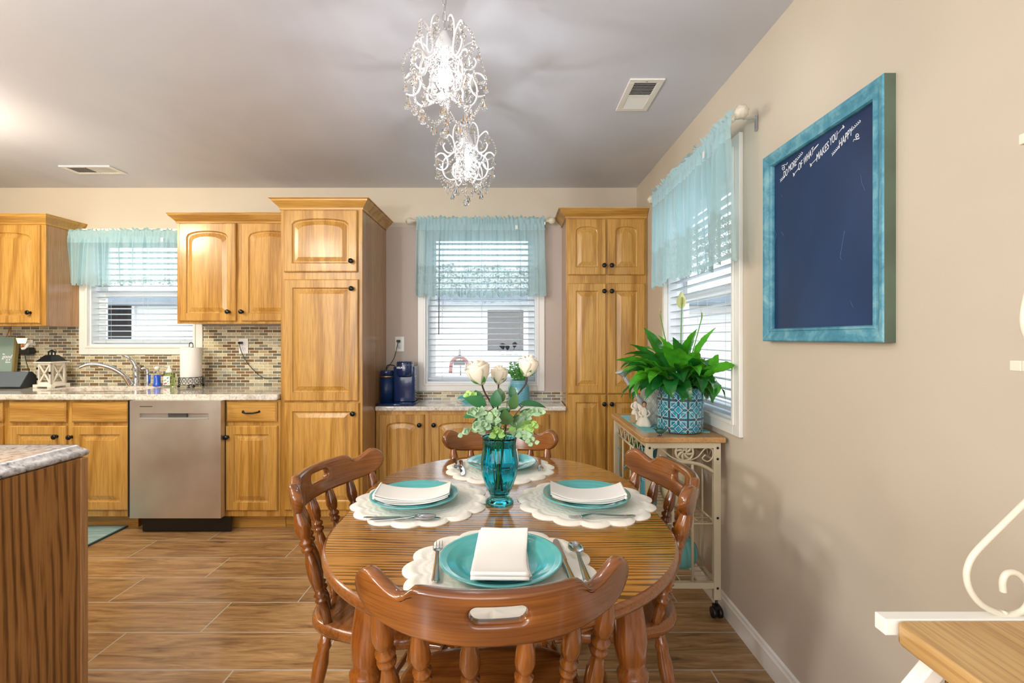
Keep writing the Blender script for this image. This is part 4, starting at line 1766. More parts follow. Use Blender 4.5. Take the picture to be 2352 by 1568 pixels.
def rose(label, top, lean, r0, opn, stem_to, pos_leaf=True):
    rt = thing('artificial_rose', label, 'flower', (VX, VY, TZ + 0.035))
    o = Vector(rt.location)
    c = Vector(top) - o
    m = MB()
    rnd = random.Random(int(r0 * 1e5))
    ax = Vector(lean).normalized()
    q = ax.to_track_quat('Z', 'Y').to_matrix().to_4x4()
    M = Matrix.Translation(c) @ q
    # overlapping cupped petals
    for ring_, (nr, rr, hh, tw) in enumerate(((3, 0.45, 1.12, 0.0), (4, 0.72, 1.02, 0.5), (5, 1.0, 0.86, 0.2))):
        for k in range(nr):
            a0 = 2 * PI * k / nr + tw + rnd.uniform(-0.1, 0.1)
            span = 2.4 if ring_ == 0 else 1.9
            rows = []
            for i in range(9):
                t_ = i / 8
                z = (-1.05 + 2.55 * hh * t_) * r0
                prof_r = rr * r0 * (0.28 + 0.92 * math.sin(min(1, t_ * 1.15) * PI * 0.55) - (0.22 if ring_ < 1 else -opn * 0.18) * t_ ** 3)
                row = []
                for j in range(9):
                    u = j / 8 - 0.5
                    wv = 1 - 0.9 * abs(u * 2) ** 2.5 * (t_ ** 3) * 0.35
                    a = a0 + u * span * (0.45 + 0.65 * math.sin(min(1, t_ * 1.2) * PI / 2))
                    rr2 = prof_r * (1 + 0.05 * u * 2)
                    row.append((rr2 * math.cos(a), rr2 * math.sin(a), z * wv if t_ > 0.5 else z))
                rows.append(row)
            m.grid(rows, True, M=M)
    m.build('petals', 'petal', rt, solid=0.0012)
    m = MB()
    for k in range(5):
        a = 2 * PI * k / 5
        leaf(m, M @ Vector((0.2 * r0 * math.cos(a), 0.2 * r0 * math.sin(a), -0.95 * r0)), M.to_3x3() @ Vector((math.cos(a), math.sin(a), 1.2 if k % 2 else 0.5)), 1.5 * r0, 0.5 * r0, -0.4 if k % 2 else 0.6, 0.15, normal=M.to_3x3() @ Vector((math.cos(a), math.sin(a), -0.5)))
    m.build('sepals', 'leaf_mid', rt)
    m = MB()
    b = c - ax * r0 * 0.9
    mid = Vector(stem_to[0]) - o
    low = Vector(stem_to[1]) - o
    pts = spline([b, b - ax * 0.03, mid, Vector((mid.x * 0.35, mid.y * 0.3, 0.15)), low], 8)
    m.tube(pts, 0.0028, 7)
    m.build('stem', 'stem_dark', rt)
    return rt


def pt(px, py, d):
    return Vector((X(px, d), d, Z(py, d)))


bx = (VX, VY)
rose('ivory artificial rose in the teal vase, leftmost and widest open', pt(1101, 862, 1.50), (-0.30, -0.15, 1), 0.0285, 1.0, (pt(1138, 950, 1.52), (VX + 0.008, VY - 0.01, TZ + 0.04)))
rose('ivory artificial rose in the teal vase, the small middle one', pt(1146, 866, 1.57), (0.05, 0.0, 1), 0.022, 0.4, (pt(1143, 950, 1.57), (VX - 0.012, VY + 0.004, TZ + 0.04)))
rose('ivory artificial rose in the teal vase, the tall right one', pt(1212, 846, 1.52), (0.16, -0.05, 1), 0.025, 0.2, (pt(1172, 935, 1.53), (VX - 0.002, VY + 0.012, TZ + 0.04)))


def leafstem(label, pts_px, leaves, d0=1.5, mat='leaf_dark'):
    rt = thing('leafy_stem', label, 'foliage', (VX, VY, TZ + 0.035))
    o = Vector(rt.location)
    pts = [Vector((random.uniform(-0.012, 0.012), random.uniform(-0.012, 0.012), 0.01)), Vector((random.uniform(-0.02, 0.02), random.uniform(-0.02, 0.02), 0.15))] + [pt(*p) - o for p in pts_px]
    sp = spline(pts, 8)
    MB().tube(sp, 0.0018, 6).build('stem', 'leaf_olive', rt)
    m = MB()
    for (px, py, d, dx, dy, dz, L, W_, dr, nx, ny, nz) in leaves:
        base = pt(px, py, d) - o
        near = min(sp, key=lambda q: (q - base).length)
        if (near - base).length > 0.004:
            m.tube([near, base], 0.0011, 5)
        leaf(m, base, (dx, dy, dz), L, W_, dr, 0.18, normal=(nx, ny, nz), n=9)
    m.build('leaves', mat, rt)
    return rt


leafstem('dark green rose leaves on the left side of the vase bouquet', [(1120, 960, 1.52), (1095, 930, 1.50)],
         [(1118, 930, 1.50, -0.9, -0.1, 0.35, 0.075, 0.045, 0.3, 0, -0.8, 0.6), (1112, 945, 1.49, -0.95, -0.2, -0.15, 0.068, 0.04, 0.3, 0, -0.7, 0.7),
          (1138, 935, 1.5, 0.05, -0.15, 1.0, 0.055, 0.042, 0.3, 0, -1, 0.1), (1122, 958, 1.5, -0.8, -0.3, -0.3, 0.06, 0.036, 0.3, 0.1, -0.7, 0.7),
          (1150, 968, 1.47, 0.3, -0.4, 0.6, 0.055, 0.045, 0.2, 0, -1, 0.3), (1105, 925, 1.56, -0.4, 0.3, 0.8, 0.05, 0.035, 0.3, 0, -1, 0.3)])
def leafstem2(label, pts_px, leaves, mat):
    return leafstem(label, pts_px, leaves, 1.5, mat)


leafstem2('olive green rose leaves at the centre of the vase bouquet', [(1160, 955, 1.51), (1165, 920, 1.52)],
          [(1150, 925, 1.53, -0.1, 0.0, 1.0, 0.05, 0.04, 0.2, 0, -1, 0.1), (1175, 940, 1.5, 0.2, -0.3, 0.7, 0.06, 0.036, 0.3, 0, -1, 0.4),
           (1165, 975, 1.46, -0.1, -0.5, 0.7, 0.06, 0.048, 0.3, 0, -1, 0.1), (1150, 985, 1.46, -0.7, -0.3, 0.3, 0.06, 0.035, 0.4, 0, -0.8, 0.6),
           (1180, 980, 1.47, 0.5, -0.3, 0.6, 0.055, 0.034, 0.4, 0.2, -0.8, 0.6), (1140, 955, 1.47, 0.6, -0.2, 0.4, 0.05, 0.035, 0.3, 0, -0.9, 0.4)], 'leaf_olive')
leafstem2('dark green rose leaves reaching right from the vase bouquet', [(1185, 950, 1.52), (1205, 930, 1.52)],
          [(1192, 928, 1.51, 0.95, -0.1, 0.12, 0.09, 0.034, 0.7, 0, -0.5, 0.85), (1178, 958, 1.49, 0.9, -0.3, -0.1, 0.07, 0.032, 0.4, 0, -0.6, 0.8),
           (1180, 915, 1.54, -0.2, 0.1, 1, 0.045, 0.03, 0.2, 0, -1, 0.2), (1195, 960, 1.5, 0.6, -0.2, 0.5, 0.05, 0.035, 0.3, 0.2, -0.9, 0.3),
           (1180, 985, 1.5, 0.5, -0.3, -0.4, 0.05, 0.03, 0.4, 0.3, -0.8, 0.4)], 'leaf_dark')


def eucalyptus(label, px_path, d, n, seed, size=0.011, mat='euca'):
    rt = thing('eucalyptus_sprig', label, 'foliage', (VX, VY, TZ + 0.035), group='eucalyptus sprigs in the vase')
    o = Vector(rt.location)
    rnd = random.Random(seed)
    pts = [Vector((rnd.uniform(-0.012, 0.012), rnd.uniform(-0.012, 0.012), 0.02)), Vector((rnd.uniform(-0.015, 0.015), rnd.uniform(-0.02, 0.0), 0.165))] + [pt(px, py, dd) - o for px, py, dd in px_path]
    sp = spline(pts, 10)
    MB().tube(sp, 0.0014, 5).build('stem', 'leaf_mid', rt)
    m = MB()
    st = 18
    for i in range(n):
        f = i / max(1, n - 1)
        p = sp[min(len(sp) - 1, int(st + f * (len(sp) - 1 - st)))]
        s_ = size * (1.25 - 0.45 * f)
        for q in range(3):
            a = rnd.uniform(0, 6.28)
            dd = Vector((math.cos(a), -0.3 + 0.7 * math.sin(a), 0.3 + 0.7 * math.sin(a * 1.7)))
            leaf(m, p + dd.normalized() * 0.003, dd, s_ * 2.1, s_ * 1.8, rnd.uniform(-0.3, 0.6), 0.12, normal=(rnd.uniform(-0.5, 0.5), -1, rnd.uniform(0, 0.9)), n=6, tipp=0.2)
    m.build('leaves', mat, rt)


EU = [('eucalyptus sprig hanging lowest over the left of the vase rim', [(1110, 985, 1.47), (1085, 985, 1.45), (1065, 998, 1.45)], 9, 1, 'euca'),
      ('eucalyptus sprig pointing up and left from the bouquet', [(1115, 960, 1.47), (1092, 945, 1.46), (1080, 950, 1.45)], 8, 2, 'euca'),
      ('pale eucalyptus sprig over the front of the vase rim, left of centre', [(1125, 985, 1.45), (1112, 978, 1.43), (1100, 975, 1.43)], 7, 3, 'euca'),
      ('eucalyptus sprig at the centre front of the bouquet', [(1135, 975, 1.45), (1135, 955, 1.43), (1132, 948, 1.43)], 7, 4, 'euca'),
      ('bright green eucalyptus sprig resting low on the vase rim', [(1140, 995, 1.46), (1143, 997, 1.44), (1135, 990, 1.44)], 4, 5, 'euca_b'),
      ('eucalyptus sprig curving up to the right edge of the bouquet', [(1195, 965, 1.48), (1220, 948, 1.47), (1243, 948, 1.46)], 9, 6, 'euca'),
      ('small eucalyptus sprig right of the bouquet, above the drooping one', [(1195, 980, 1.48), (1215, 975, 1.47), (1228, 985, 1.46)], 7, 7, 'euca_b'),
      ('eucalyptus sprig drooping lowest at the right of the vase', [(1195, 998, 1.48), (1212, 1002, 1.47), (1226, 1018, 1.46)], 6, 8, 'euca'),
      ('bright eucalyptus tip poking up at the upper left of the bouquet', [(1100, 940, 1.52), (1082, 912, 1.52), (1076, 905, 1.52)], 3, 9, 'euca_b')]
for lb, path, n, sd, mt in EU:
    eucalyptus(lb, path, 1.47, n, sd, 0.0095, mt)

# ------------------------------------------------------------------ chandeliers
MT['chand_white'] = plain('white_enamel', 'f1f1f4', 0.3, coat=0.3)
MT['bead'] = glassy('crystal_bead', 'ffffff', 0.0, 1.45)


def bead_line(m, pts, r_=0.0052, gap=0.0135, lo=True):
    sp = spline(pts, 10)
    L = 0
    nxt = 0
    for a, b in zip(sp, sp[1:]):
        seg = (b - a).length
        while nxt <= L + seg and seg > 0:
            p = a.lerp(b, (nxt - L) / seg)
            m.ball(p, r_, 6, 4, smooth=False)
            nxt += gap
        L += seg


def drop_mesh(L=0.03, w_=0.009):
    m = MB()
    m.ball((0, 0, -0.004), 0.0038, 6, 4, smooth=False)
    m.lathe([(0.0005, -0.008), (w_ * 0.35, -0.008 - L * 0.25), (w_ * 0.8, -0.008 - L * 0.55), (w_, -0.008 - L * 0.75), (w_ * 0.7, -0.008 - L * 0.93), (0.0, -0.008 - L)][::-1], seg=8, smooth=False, caps=False, fr=None)
    return m


def chandelier(label, loc, rz):
    r = thing('chandelier', label, 'chandelier', loc, rz)   # loc: centre of the lowest crystal
    top = ZC - loc[2]
    arms = [
        [(0.018, 0.272), (0.030, 0.250), (0.048, 0.252), (0.060, 0.285), (0.058, 0.330), (0.044, 0.358), (0.030, 0.362), (0.022, 0.352)],
        [(0.110, 0.300), (0.098, 0.314), (0.078, 0.305), (0.060, 0.285), (0.054, 0.250), (0.062, 0.225), (0.082, 0.222), (0.098, 0.232), (0.106, 0.252), (0.100, 0.262)],
        [(0.040, 0.258), (0.052, 0.238), (0.070, 0.218), (0.086, 0.205), (0.104, 0.215), (0.124, 0.214), (0.139, 0.198)],
        [(0.104, 0.214), (0.090, 0.195), (0.085, 0.172), (0.094, 0.150), (0.112, 0.140), (0.134, 0.146)],
        [(0.094, 0.200), (0.108, 0.170), (0.106, 0.130), (0.088, 0.105), (0.064, 0.100), (0.040, 0.108), (0.018, 0.122), (0.010, 0.118)],
        [(0.040, 0.106), (0.058, 0.118), (0.062, 0.145), (0.050, 0.165), (0.040, 0.160)],
    ]
    tips = {}
    dm = drop_mesh()
    first = None
    NA = 5
    arm0 = None
    for k in range(NA):
        a = 2 * PI * k / NA
        if arm0 is None:
            m = MB()
            for path in arms:
                pts = spline([(p[0], 0, p[1]) for p in path], 7)
                n = len(pts)
                m.tube(pts, [0.0036 if 2 < i < n - 3 else 0.0028 for i in range(n)], 7)
                for e in (path[0], path[-1]):
                    if e[0] > 0.028:
                        m.ball((e[0], 0, e[1]), 0.0042, 8, 5)
            arm0 = m.build('arm', 'chand_white', r)
            o = arm0
        else:
            o = arm0.copy()
            C.objects.link(o)
            o.parent = r
        o.rotation_euler = (0, 0, a)
    # hub cap, lower hub, chain
    m = MB().lathe([(0.034, 0.262), (0.035, 0.268), (0.028, 0.290), (0.016, 0.315), (0.010, 0.328), (0.004, 0.332), (0.0, 0.333)], seg=28)
    m.build('cap', 'chand_white', r)
    m = MB().lathe([(0.0, 0.098), (0.008, 0.102), (0.012, 0.110), (0.010, 0.120), (0.0, 0.124)], seg=20)
    m.build('lower_hub', 'chand_white', r)
    m = MB()
    z = 0.334
    k = 0
    while z < top - 0.045:
        ln = 0.030
        pts = []
        for j in range(14):
            t_ = 2 * PI * j / 14
            u, v_ = 0.006 * math.cos(t_), 0.017 * math.sin(t_)
            pts.append((u, 0, z + 0.014 + v_) if k % 2 else (0, u, z + 0.014 + v_))
        m.tube(pts, 0.0013, 5, closed=True)
        z += ln - 0.003
        k += 1
    m.tube([(0.002, 0.002, 0.33), (0.003, -0.002, (0.33 + top) / 2), (0.001, 0.002, top - 0.03)], 0.0011, 5)
    m.build('chain', 'chrome', r)
    m = MB().lathe([(0.0, top - 0.045), (0.02, top - 0.043), (0.045, top - 0.02), (0.055, top - 0.002), (0.055, top - 0.0005)], seg=28)
    m.build('ceiling_canopy', 'chand_white', r)
    # glowing column: bulb in a bead curtain
    m = MB().lathe([(0.0, 0.150), (0.012, 0.155), (0.021, 0.170), (0.024, 0.188), (0.020, 0.208), (0.012, 0.225), (0.011, 0.245), (0.0, 0.250)], seg=20)
    m.build('light_bulb', 'bulb', r)
    m = MB()
    for k in range(12):
        a = 2 * PI * k / 12
        for j in range(9):
            rr = 0.044 if j < 7 else 0.038
            m.ball((rr * math.cos(a + j * 0.26), rr * math.sin(a + j * 0.26), 0.252 - j * 0.0155), 0.0062, 6, 4, smooth=False)
    for k in range(9):
        a = 2 * PI * k / 9
        m.ball((0.024 * math.cos(a), 0.024 * math.sin(a), 0.118), 0.006, 6, 4, smooth=False)
    m.build('bead_curtain', 'bead', r)
    for zz, rr in ((0.258, 0.044), (0.186, 0.0445)):
        m = MB()
        m.tube([(rr * math.cos(t_ * PI / 12), rr * math.sin(t_ * PI / 12), zz) for t_ in range(24)], 0.0016, 5, closed=True)
        m.build('bead_ring', 'chand_white', r)

    def P(k, rr, z):
        a = 2 * PI * k / NA
        return Vector((rr * math.cos(a), rr * math.sin(a), z))
    for k in range(NA):
        # swags between neighbouring arms
        m = MB()
        A, B = P(k, 0.139, 0.196), P(k + 1, 0.139, 0.196)
        mid = (A + B) / 2 * 0.98
        bead_line(m, [A, A.lerp(mid, 0.5) - Vector((0, 0, 0.025)), mid - Vector((0, 0, 0.040)), B.lerp(mid, 0.5) - Vector((0, 0, 0.025)), B])
        m.build('bead_strand', 'bead', r)
        m = MB()
        A, B = P(k, 0.134, 0.142), P(k + 1, 0.134, 0.142)
        mid = (A + B) / 2 * 0.85
        bead_line(m, [A, A.lerp(mid, 0.5) - Vector((0, 0, 0.045)), mid - Vector((0, 0, 0.070)), B.lerp(mid, 0.5) - Vector((0, 0, 0.045)), B])
        m.build('bead_strand', 'bead', r)
        m = MB()
        A, B = P(k, 0.112, 0.298), P(k, 0.139, 0.196)
        bead_line(m, [A, P(k + 0.12, 0.132, 0.262), P(k + 0.1, 0.142, 0.225), B])
        m.build('bead_strand', 'bead', r)
        m = MB()
        A, B = P(k, 0.100, 0.300), P(k, 0.045, 0.245)
        bead_line(m, [A, P(k + 0.16, 0.085, 0.270), P(k + 0.2, 0.062, 0.235), P(k + 0.1, 0.050, 0.200)])
        m.build('bead_strand', 'bead', r)
        m = MB()
        bead_line(m, [P(k, 0.030, 0.360), P(k + 0.2, 0.050, 0.330), P(k + 0.3, 0.045, 0.290), P(k + 0.5, 0.030, 0.270)], 0.0045, 0.012)
        m.build('bead_strand', 'bead', r)
        m = MB()
        bead_line(m, [P(k, 0.088, 0.100), P(k + 0.5, 0.075, 0.066), P(k + 1, 0.088, 0.100)])
        m.build('bead_strand', 'bead', r)
        for (rr, zz, kk, s_) in ((0.139, 0.192, k, 1.0), (0.134, 0.138, k, 1.1), (0.112, 0.294, k, 1.1), (0.034, 0.352, k, 1.0), (0.088, 0.096, k, 1.1), (0.070, 0.066, k + 0.5, 1.2), (0.062, 0.160, k, 0.9)):
            if first is None:
                o = first = dm.build('crystal_drop', 'crystal', r)
            else:
                o = first.copy()
                C.objects.link(o)
                o.parent = r
            o.location = P(kk, rr, zz)
            o.scale = (s_, s_, s_)
            o.rotation_euler = (0, 0, k * 1.3)
    m = MB()
    m.ball((0, 0, 0), 0.0155, 10, 8, smooth=False)
    for j in range(5):
        m.ball((0, 0, 0.022 + j * 0.016), 0.006 if j else 0.005, 6, 4, smooth=False)
    m.build('crystal_ball', 'crystal', r)
    return r


ca = chandelier('small white crystal chandelier nearest the viewer, higher in the picture', (X(1021, 1.54), 1.54, Z(308, 1.54)), 0.35)
cb_ = clone(ca, (X(1071, 2.2), 2.2, Z(466, 2.2)), 0.9, 'small white crystal chandelier hanging farther back, lower in the picture')
for o in [ca, cb_]:
    o['group'] = 'crystal chandeliers over the dining table'
# the farther chandelier's chain and canopy reach the same ceiling
for o in list(cb_.children):
    if o.name.startswith('ceiling_canopy') or o.name.startswith('chain'):
        o.data = o.data.copy()
        dz = ca.location.z - cb_.location.z
        for v in o.data.vertices:
            if v.co.z > 0.37:
                v.co.z += dz

# ------------------------------------------------------------------ chalkboard on the right wall
MT['board'] = None
t = NT('navy_chalkboard')
n1 = t.noise(t.coords((1, 1, 0.4)), 2.0, 4, 0.6, 0.8)
t.set(t.ramp(n1.outputs[0], [(0.3, lin('13264a')), (0.7, lin('1f3d68'))]).outputs[0], 0.42, spec=0.4)
MT['board'] = t.m
t = NT('distressed_teal_frame')
n1 = t.noise(t.coords((1, 1.2, 1.2)), 14, 5, 0.65, 0.6)
t.set(t.ramp(n1.outputs[0], [(0.28, lin('2f6f86')), (0.5, lin('4f93a8')), (0.72, lin('86b9c2'))]).outputs[0], 0.45)
MT['board_frame'] = t.m
MT['board_side'] = plain('frame_side_green', '5b6b5a', 0.5, vary=0.2)
MT['chalk'] = plain('chalk_white', 'e9edf2', 0.8)
by0, by1, bz0, bz1 = 1.238, 1.832, 1.268, 1.965
bf = thing('chalkboard', 'navy chalkboard in a distressed teal frame on the right wall', 'chalkboard', (XR, (by0 + by1) / 2, (bz0 + bz1) / 2))
hw, hh = (by1 - by0) / 2, (bz1 - bz0) / 2
# local frame: -x is out of the wall; u along y, v along z
prof = [(0.0, 0.0), (0.0, -0.030), (0.004, -0.033), (0.014, -0.032), (0.030, -0.024), (0.036, -0.024), (0.038, -0.027), (0.044, -0.027), (0.047, -0.020), (0.047, -0.006)]
m = MB()
rows = [[(x, -(hw - i), -(hh - i)), (x, (hw - i), -(hh - i)), (x, (hw - i), (hh - i)), (x, -(hw - i), (hh - i))] for i, x in prof]
m.mat = 1
m.grid(rows[:2], False, True)
m.mat = 0
m.grid(rows[1:], False, True)
m.build('frame', ['board_frame', 'board_side'], bf)
MB().box(-0.012, -0.002, -(hw - 0.045), hw - 0.045, -(hh - 0.045), hh - 0.045).build('writing_surface', 'board', bf)


def bd(px, py):
    """point on the writing surface seen at a photo pixel"""
    xs_ = XR - 0.0125
    d = xs_ * FPX / (px - CX)
    return (-0.0128, d - bf.location.y, Z(py, d) - bf.location.z)


rotT = (PI / 2, 0, -PI / 2)
def z6(x, y):
    return (1760 + x / 8.7125, 260 + y / 8.7125)


for body, p0, p1 in (('DO', (348, 1245), (427, 1175)), ('MORE', (447, 1130), (605, 975)), ('OF', (642, 1095), (722, 1005)), ('WHAT', (748, 975), (945, 745)),
                     ('MAKES', (1008, 905), (1250, 635)), ('YOU', (1275, 585), (1425, 435)), ('HAPPY', (1457, 635), (1722, 350))):
    a, b = bd(*z6(*p0)), bd(*z6(*p1))
    c0 = ((a[0] + b[0]) / 2, (a[1] + b[1]) / 2, (a[2] + b[2]) / 2)
    dyz = (a[1] - b[1], b[2] - a[2])
    L = math.hypot(*dyz)
    o = text('chalk_word', body, 0.035, 'chalk', bf, c0, rotT, extrude=0.0003)
    wd = max(v.co.x for v in o.data.vertices) - min(v.co.x for v in o.data.vertices)
    kx = L / wd
    sh_ = dyz[1] / dyz[0]
    for v in o.data.vertices:       # letters climb along the line but stay upright
        v.co.x *= kx * math.cos(math.atan(sh_))
        v.co.y += v.co.x * sh_
m = MB()


def stroke(pts, r_=0.0012):
    m.tube([Vector(bd(*p)) for p in pts], r_, 5, flat=1)


for pa, pb in (((1822, 403), (1834, 387)), ((1868, 344), (1880, 331)), ((1861, 380), (1877, 363)), ((1924, 308), (1938, 290)), ((1866, 350), (1880, 331))):
    stroke([pa, pb])
for (x0, y0), (x1, y1), n in (((1793, 415), (1801, 406), 4), ((1830, 367), (1842, 352), 5), ((1912, 355), (1926, 338), 6), ((1957, 298), (1975, 279), 6)):
    for k in range(n):
        f = k / (n - 1)
        x, y = x0 + (x1 - x0) * f, y0 + (y1 - y0) * f
        stroke([(x - 1.2, y - 2.5), (x + 1.6, y - 1.6), (x - 0.2, y + 3.2)])
for (x, y) in ((1823, 401), (1862, 379), (1937, 291)):
    stroke([(x - 1, y - 3), (x + 2, y), (x, y + 4)], 0.0018)
for (cx, cy, s_, dr) in ((1802, 382, 1.0, 1), (1967, 316, 1.2, -1)):
    pts = []
    for k in range(40):
        q = k / 39
        a = -2.6 + q * 9.0
        rr = (1 - q) * 5.5 * s_ + 0.8
        pts.append((cx + (-3 if dr > 0 else 3) + dr * rr * 0.7 * math.cos(a), cy + dr * rr * 1.1 * math.sin(a) + (4 if dr > 0 else -4)))
    tail = (cx + 7 * dr, cy - 9 * dr)
    stroke([tail, (tail[0] - 2 * dr, tail[1] + 5 * dr), ((tail[0] + pts[0][0]) / 2, (tail[1] + pts[0][1]) / 2)] + pts, 0.0011)
tag(m.build('chalk_flourishes', 'chalk', bf), kind='stuff')
m = MB()
for a in (((1778, 523), (1783, 538), (1780, 560)), ((1795, 532), (1800, 541)), ((1940, 530), (1930, 590), (1933, 596)), ((1977, 400), (1980, 420), (1987, 437)), ((1953, 690), (1960, 706)), ((1795, 445), (1797, 453))):
    m.tube([Vector(bd(*p)) for p in a], 0.0005, 4)
m.build('chalk_scratches', plain('faint_chalk', '6f88a8', 0.8), bf)

# ------------------------------------------------------------------ rolling cart under the window
CXX, CYY = 0.79, 2.525
CT = 0.829
ct = thing('rolling_cart', 'cream metal rolling cart with wooden top under the right window', 'cart', (CXX, CYY, 0))
hx, hy = 0.190, 0.355


def cart_out(i):
    a, b, c_ = hx - i, hy - i, 0.03
    return [(-a + c_, -b), (a - 0.004, -b), (a, -b + 0.004), (a, b), (-a + c_, b), (-a + 0.3 * c_, b - 0.3 * c_), (-a, b - c_), (-a, -b + c_), (-a + 0.3 * c_, -b + 0.3 * c_)]


m = MB().rounded_slab(cart_out, CT - 0.026, CT, 0.006)
for i in range(len(m.sm)):
    m.sm[i] = False
m.build('wooden_top', 'cart_top', ct)
px_, py_ = 0.155, 0.33
m = MB()
for y in (-py_, py_):
    m.box(-px_, px_, y - 0.012, y + 0.012, CT - 0.052, CT - 0.027)
for x in (-px_, px_):
    m.box(x - 0.012, x + 0.012, -py_, py_, CT - 0.052, CT - 0.027)
m.build('top_frame', 'cream_metal', ct, bevel=0.002)
for sx in (-1, 1):
    for sy in (-1, 1):
        MB().box(sx * px_ - 0.016, sx * px_ + 0.016, sy * py_ - 0.013, sy * py_ + 0.013, 0.085, CT - 0.027).build('leg', 'cream_metal', ct, bevel=0.003)
        m = MB()
        m.cyl((sx * px_, sy * py_, 0.05), (sx * px_, sy * py_, 0.085), 0.006)
        m.box(sx * px_ - 0.014, sx * px_ + 0.014, sy * py_ - 0.016, sy * py_ + 0.016, 0.045, 0.058)
        for q in (-1, 1):
            m.cyl((sx * px_ + q * 0.006, sy * py_, 0.0245), (sx * px_ + q * 0.022, sy * py_, 0.0245), 0.024, seg=18)
        m.build('caster', 'black', ct)
        m = MB()
        for zz in (CT - 0.05, CT - 0.10, 0.46, 0.14):
            m.ball((sx * px_, sy * (py_ + 0.014) if sy < 0 else sy * py_ + 0.014, zz), 0.006, 8, 5, (1, 0.5, 1))
        m.build('bolts', 'bronze', ct)
for zz, nm in ((0.155, 'low'), (0.43, 'mid')):
    m = MB()
    for y in (-py_, py_):
        m.box(-px_, px_, y - 0.01, y + 0.01, zz - 0.018, zz + 0.008) if nm == 'low' else m.tube([(-px_, y, zz), (px_, y, zz)], 0.005, 6)
    for x in (-px_, px_):
        m.box(x - 0.008, x + 0.008, -py_, py_, zz - 0.012, zz + 0.006) if nm == 'low' else m.tube([(x, -py_, zz), (x, py_, zz)], 0.005, 6)
    for k in range(14):
        y = -py_ + 0.02 + k * (2 * py_ - 0.04) / 13
        m.tube([(-px_, y, zz + 0.002), (px_, y, zz + 0.002)], 0.0024, 5)
    for x in (-0.08, 0.0, 0.08):
        m.tube([(x, -py_, zz - 0.002), (x, py_, zz - 0.002)], 0.003, 5)
    m.build('wire_shelf', 'cream_metal', ct)
# end panels with pinwheel and scrolls
for sy in (-1, 1):
    y = sy * py_
    m = MB()
    arc = [(-px_, y, 0.68), (-0.08, y, 0.705), (0.0, y, 0.712), (0.08, y, 0.700), (px_ - 0.01, y, 0.665)]
    m.tube(spline(arc, 6), 0.0085, 8)
    for x in (-0.045, 0.045):
        m.tube([(x, y, 0.155), (x, y, 0.705)], 0.0065, 8)
    m.build('end_bars', 'cream_metal', ct)
    m = MB()
    cxw, czw, rw = 0.008, 0.758, 0.040
    m.tube([(cxw + rw * math.cos(2 * PI * k / 32), y, czw + rw * math.sin(2 * PI * k / 32)) for k in range(32)], 0.0055, 8, closed=True)
    m.tube([(cxw + 0.009 * math.cos(2 * PI * k / 16), y, czw + 0.009 * math.sin(2 * PI * k / 16)) for k in range(16)], 0.004, 6, closed=True)
    for k in range(8):
        a = 2 * PI * k / 8
        pts = [(cxw + q * rw * math.cos(a + 0.9 * (q - 0.2)), y, czw + q * rw * math.sin(a + 0.9 * (q - 0.2))) for q in (0.2, 0.4, 0.6, 0.8, 1.0)]
        m.tube(pts, [0.003, 0.006, 0.0065, 0.005, 0.003], 6)
    m.build('pinwheel_medallion', 'cream_metal', ct)
    m = MB()
    for q in (-1, 1):
        pts = [(0.008 + q * 0.018, y, 0.718), (0.008 + q * 0.06, y, 0.735), (q * 0.105, y, 0.775), (q * 0.135, y, 0.768), (q * 0.138, y, 0.735), (q * 0.115, y, 0.715), (q * 0.090, y, 0.728), (q * 0.105, y, 0.745)]
        m.tube(spline(pts, 7), 0.0032, 6)
    m.build('scrollwork', 'cream_metal', ct)
for sx in (-1, 1):
    x = sx * px_
    m = MB()
    m.tube([(x, -py_, 0.715), (x, py_, 0.715)], 0.006, 8)
    for y in (-0.17, 0.0, 0.17):
        m.tube([(x, y, 0.155), (x, y, 0.715)], 0.005, 8)
    pts = []
    for k in range(61):
        q = k / 60
        pts.append((x, -py_ + 0.02 + q * (2 * py_ - 0.04), 0.747 + 0.026 * math.sin(q * 2 * PI * 7)))
    m.tube(pts, 0.0028, 6)
    m.build('side_scrollwork', 'cream_metal', ct)

# things on the cart
MT['runner'] = None
t = NT('aqua_woven')
n1 = t.noise(t.coords((1, 40, 1)), 30, 3)
t.set(t.ramp(n1.outputs[0], [(0.3, lin('6fb6bc')), (0.7, lin('90cdd0'))]).outputs[0], 0.8)
t.bump(t.noise(t.coords(), 300, 2).outputs[0], 0.5, 0.001)
m = MB().box(-0.15, 0.165, -0.235, 0.25, 0, 0.003)
tag(m.build('table_runner', t.m, loc=(CXX, CYY, CT)), 'aqua woven mat lying on the wooden cart top under the plant pot', 'placemat')

# patterned pot
t = NT('patterned_teal_tile')
tc = t.node('ShaderNodeTexCoord')
sp = t.node('ShaderNodeSeparateXYZ')
t.link(tc.outputs['Object'], sp.inputs[0])
ang = t.math('ARCTAN2', sp.outputs[1], sp.outputs[0])
U = t.math('MULTIPLY', ang, 8 / (2 * PI))
V = t.math('MULTIPLY', sp.outputs[2], 1 / 0.089)


def cell(v, off=0.0):
    return t.math('ABSOLUTE', t.math('SUBTRACT', t.math('FRACT', t.math('ADD', v, 100.0 + off)), 0.5))


u1, v1 = cell(U), cell(V, 0.25)
a_ = t.math('MAXIMUM', u1, v1)
b_ = t.math('ADD', u1, v1)
mn = t.math('MINIMUM', u1, v1)


def near(val, c, w_):
    return t.math('LESS_THAN', t.math('ABSOLUTE', t.math('SUBTRACT', val, c)), w_)


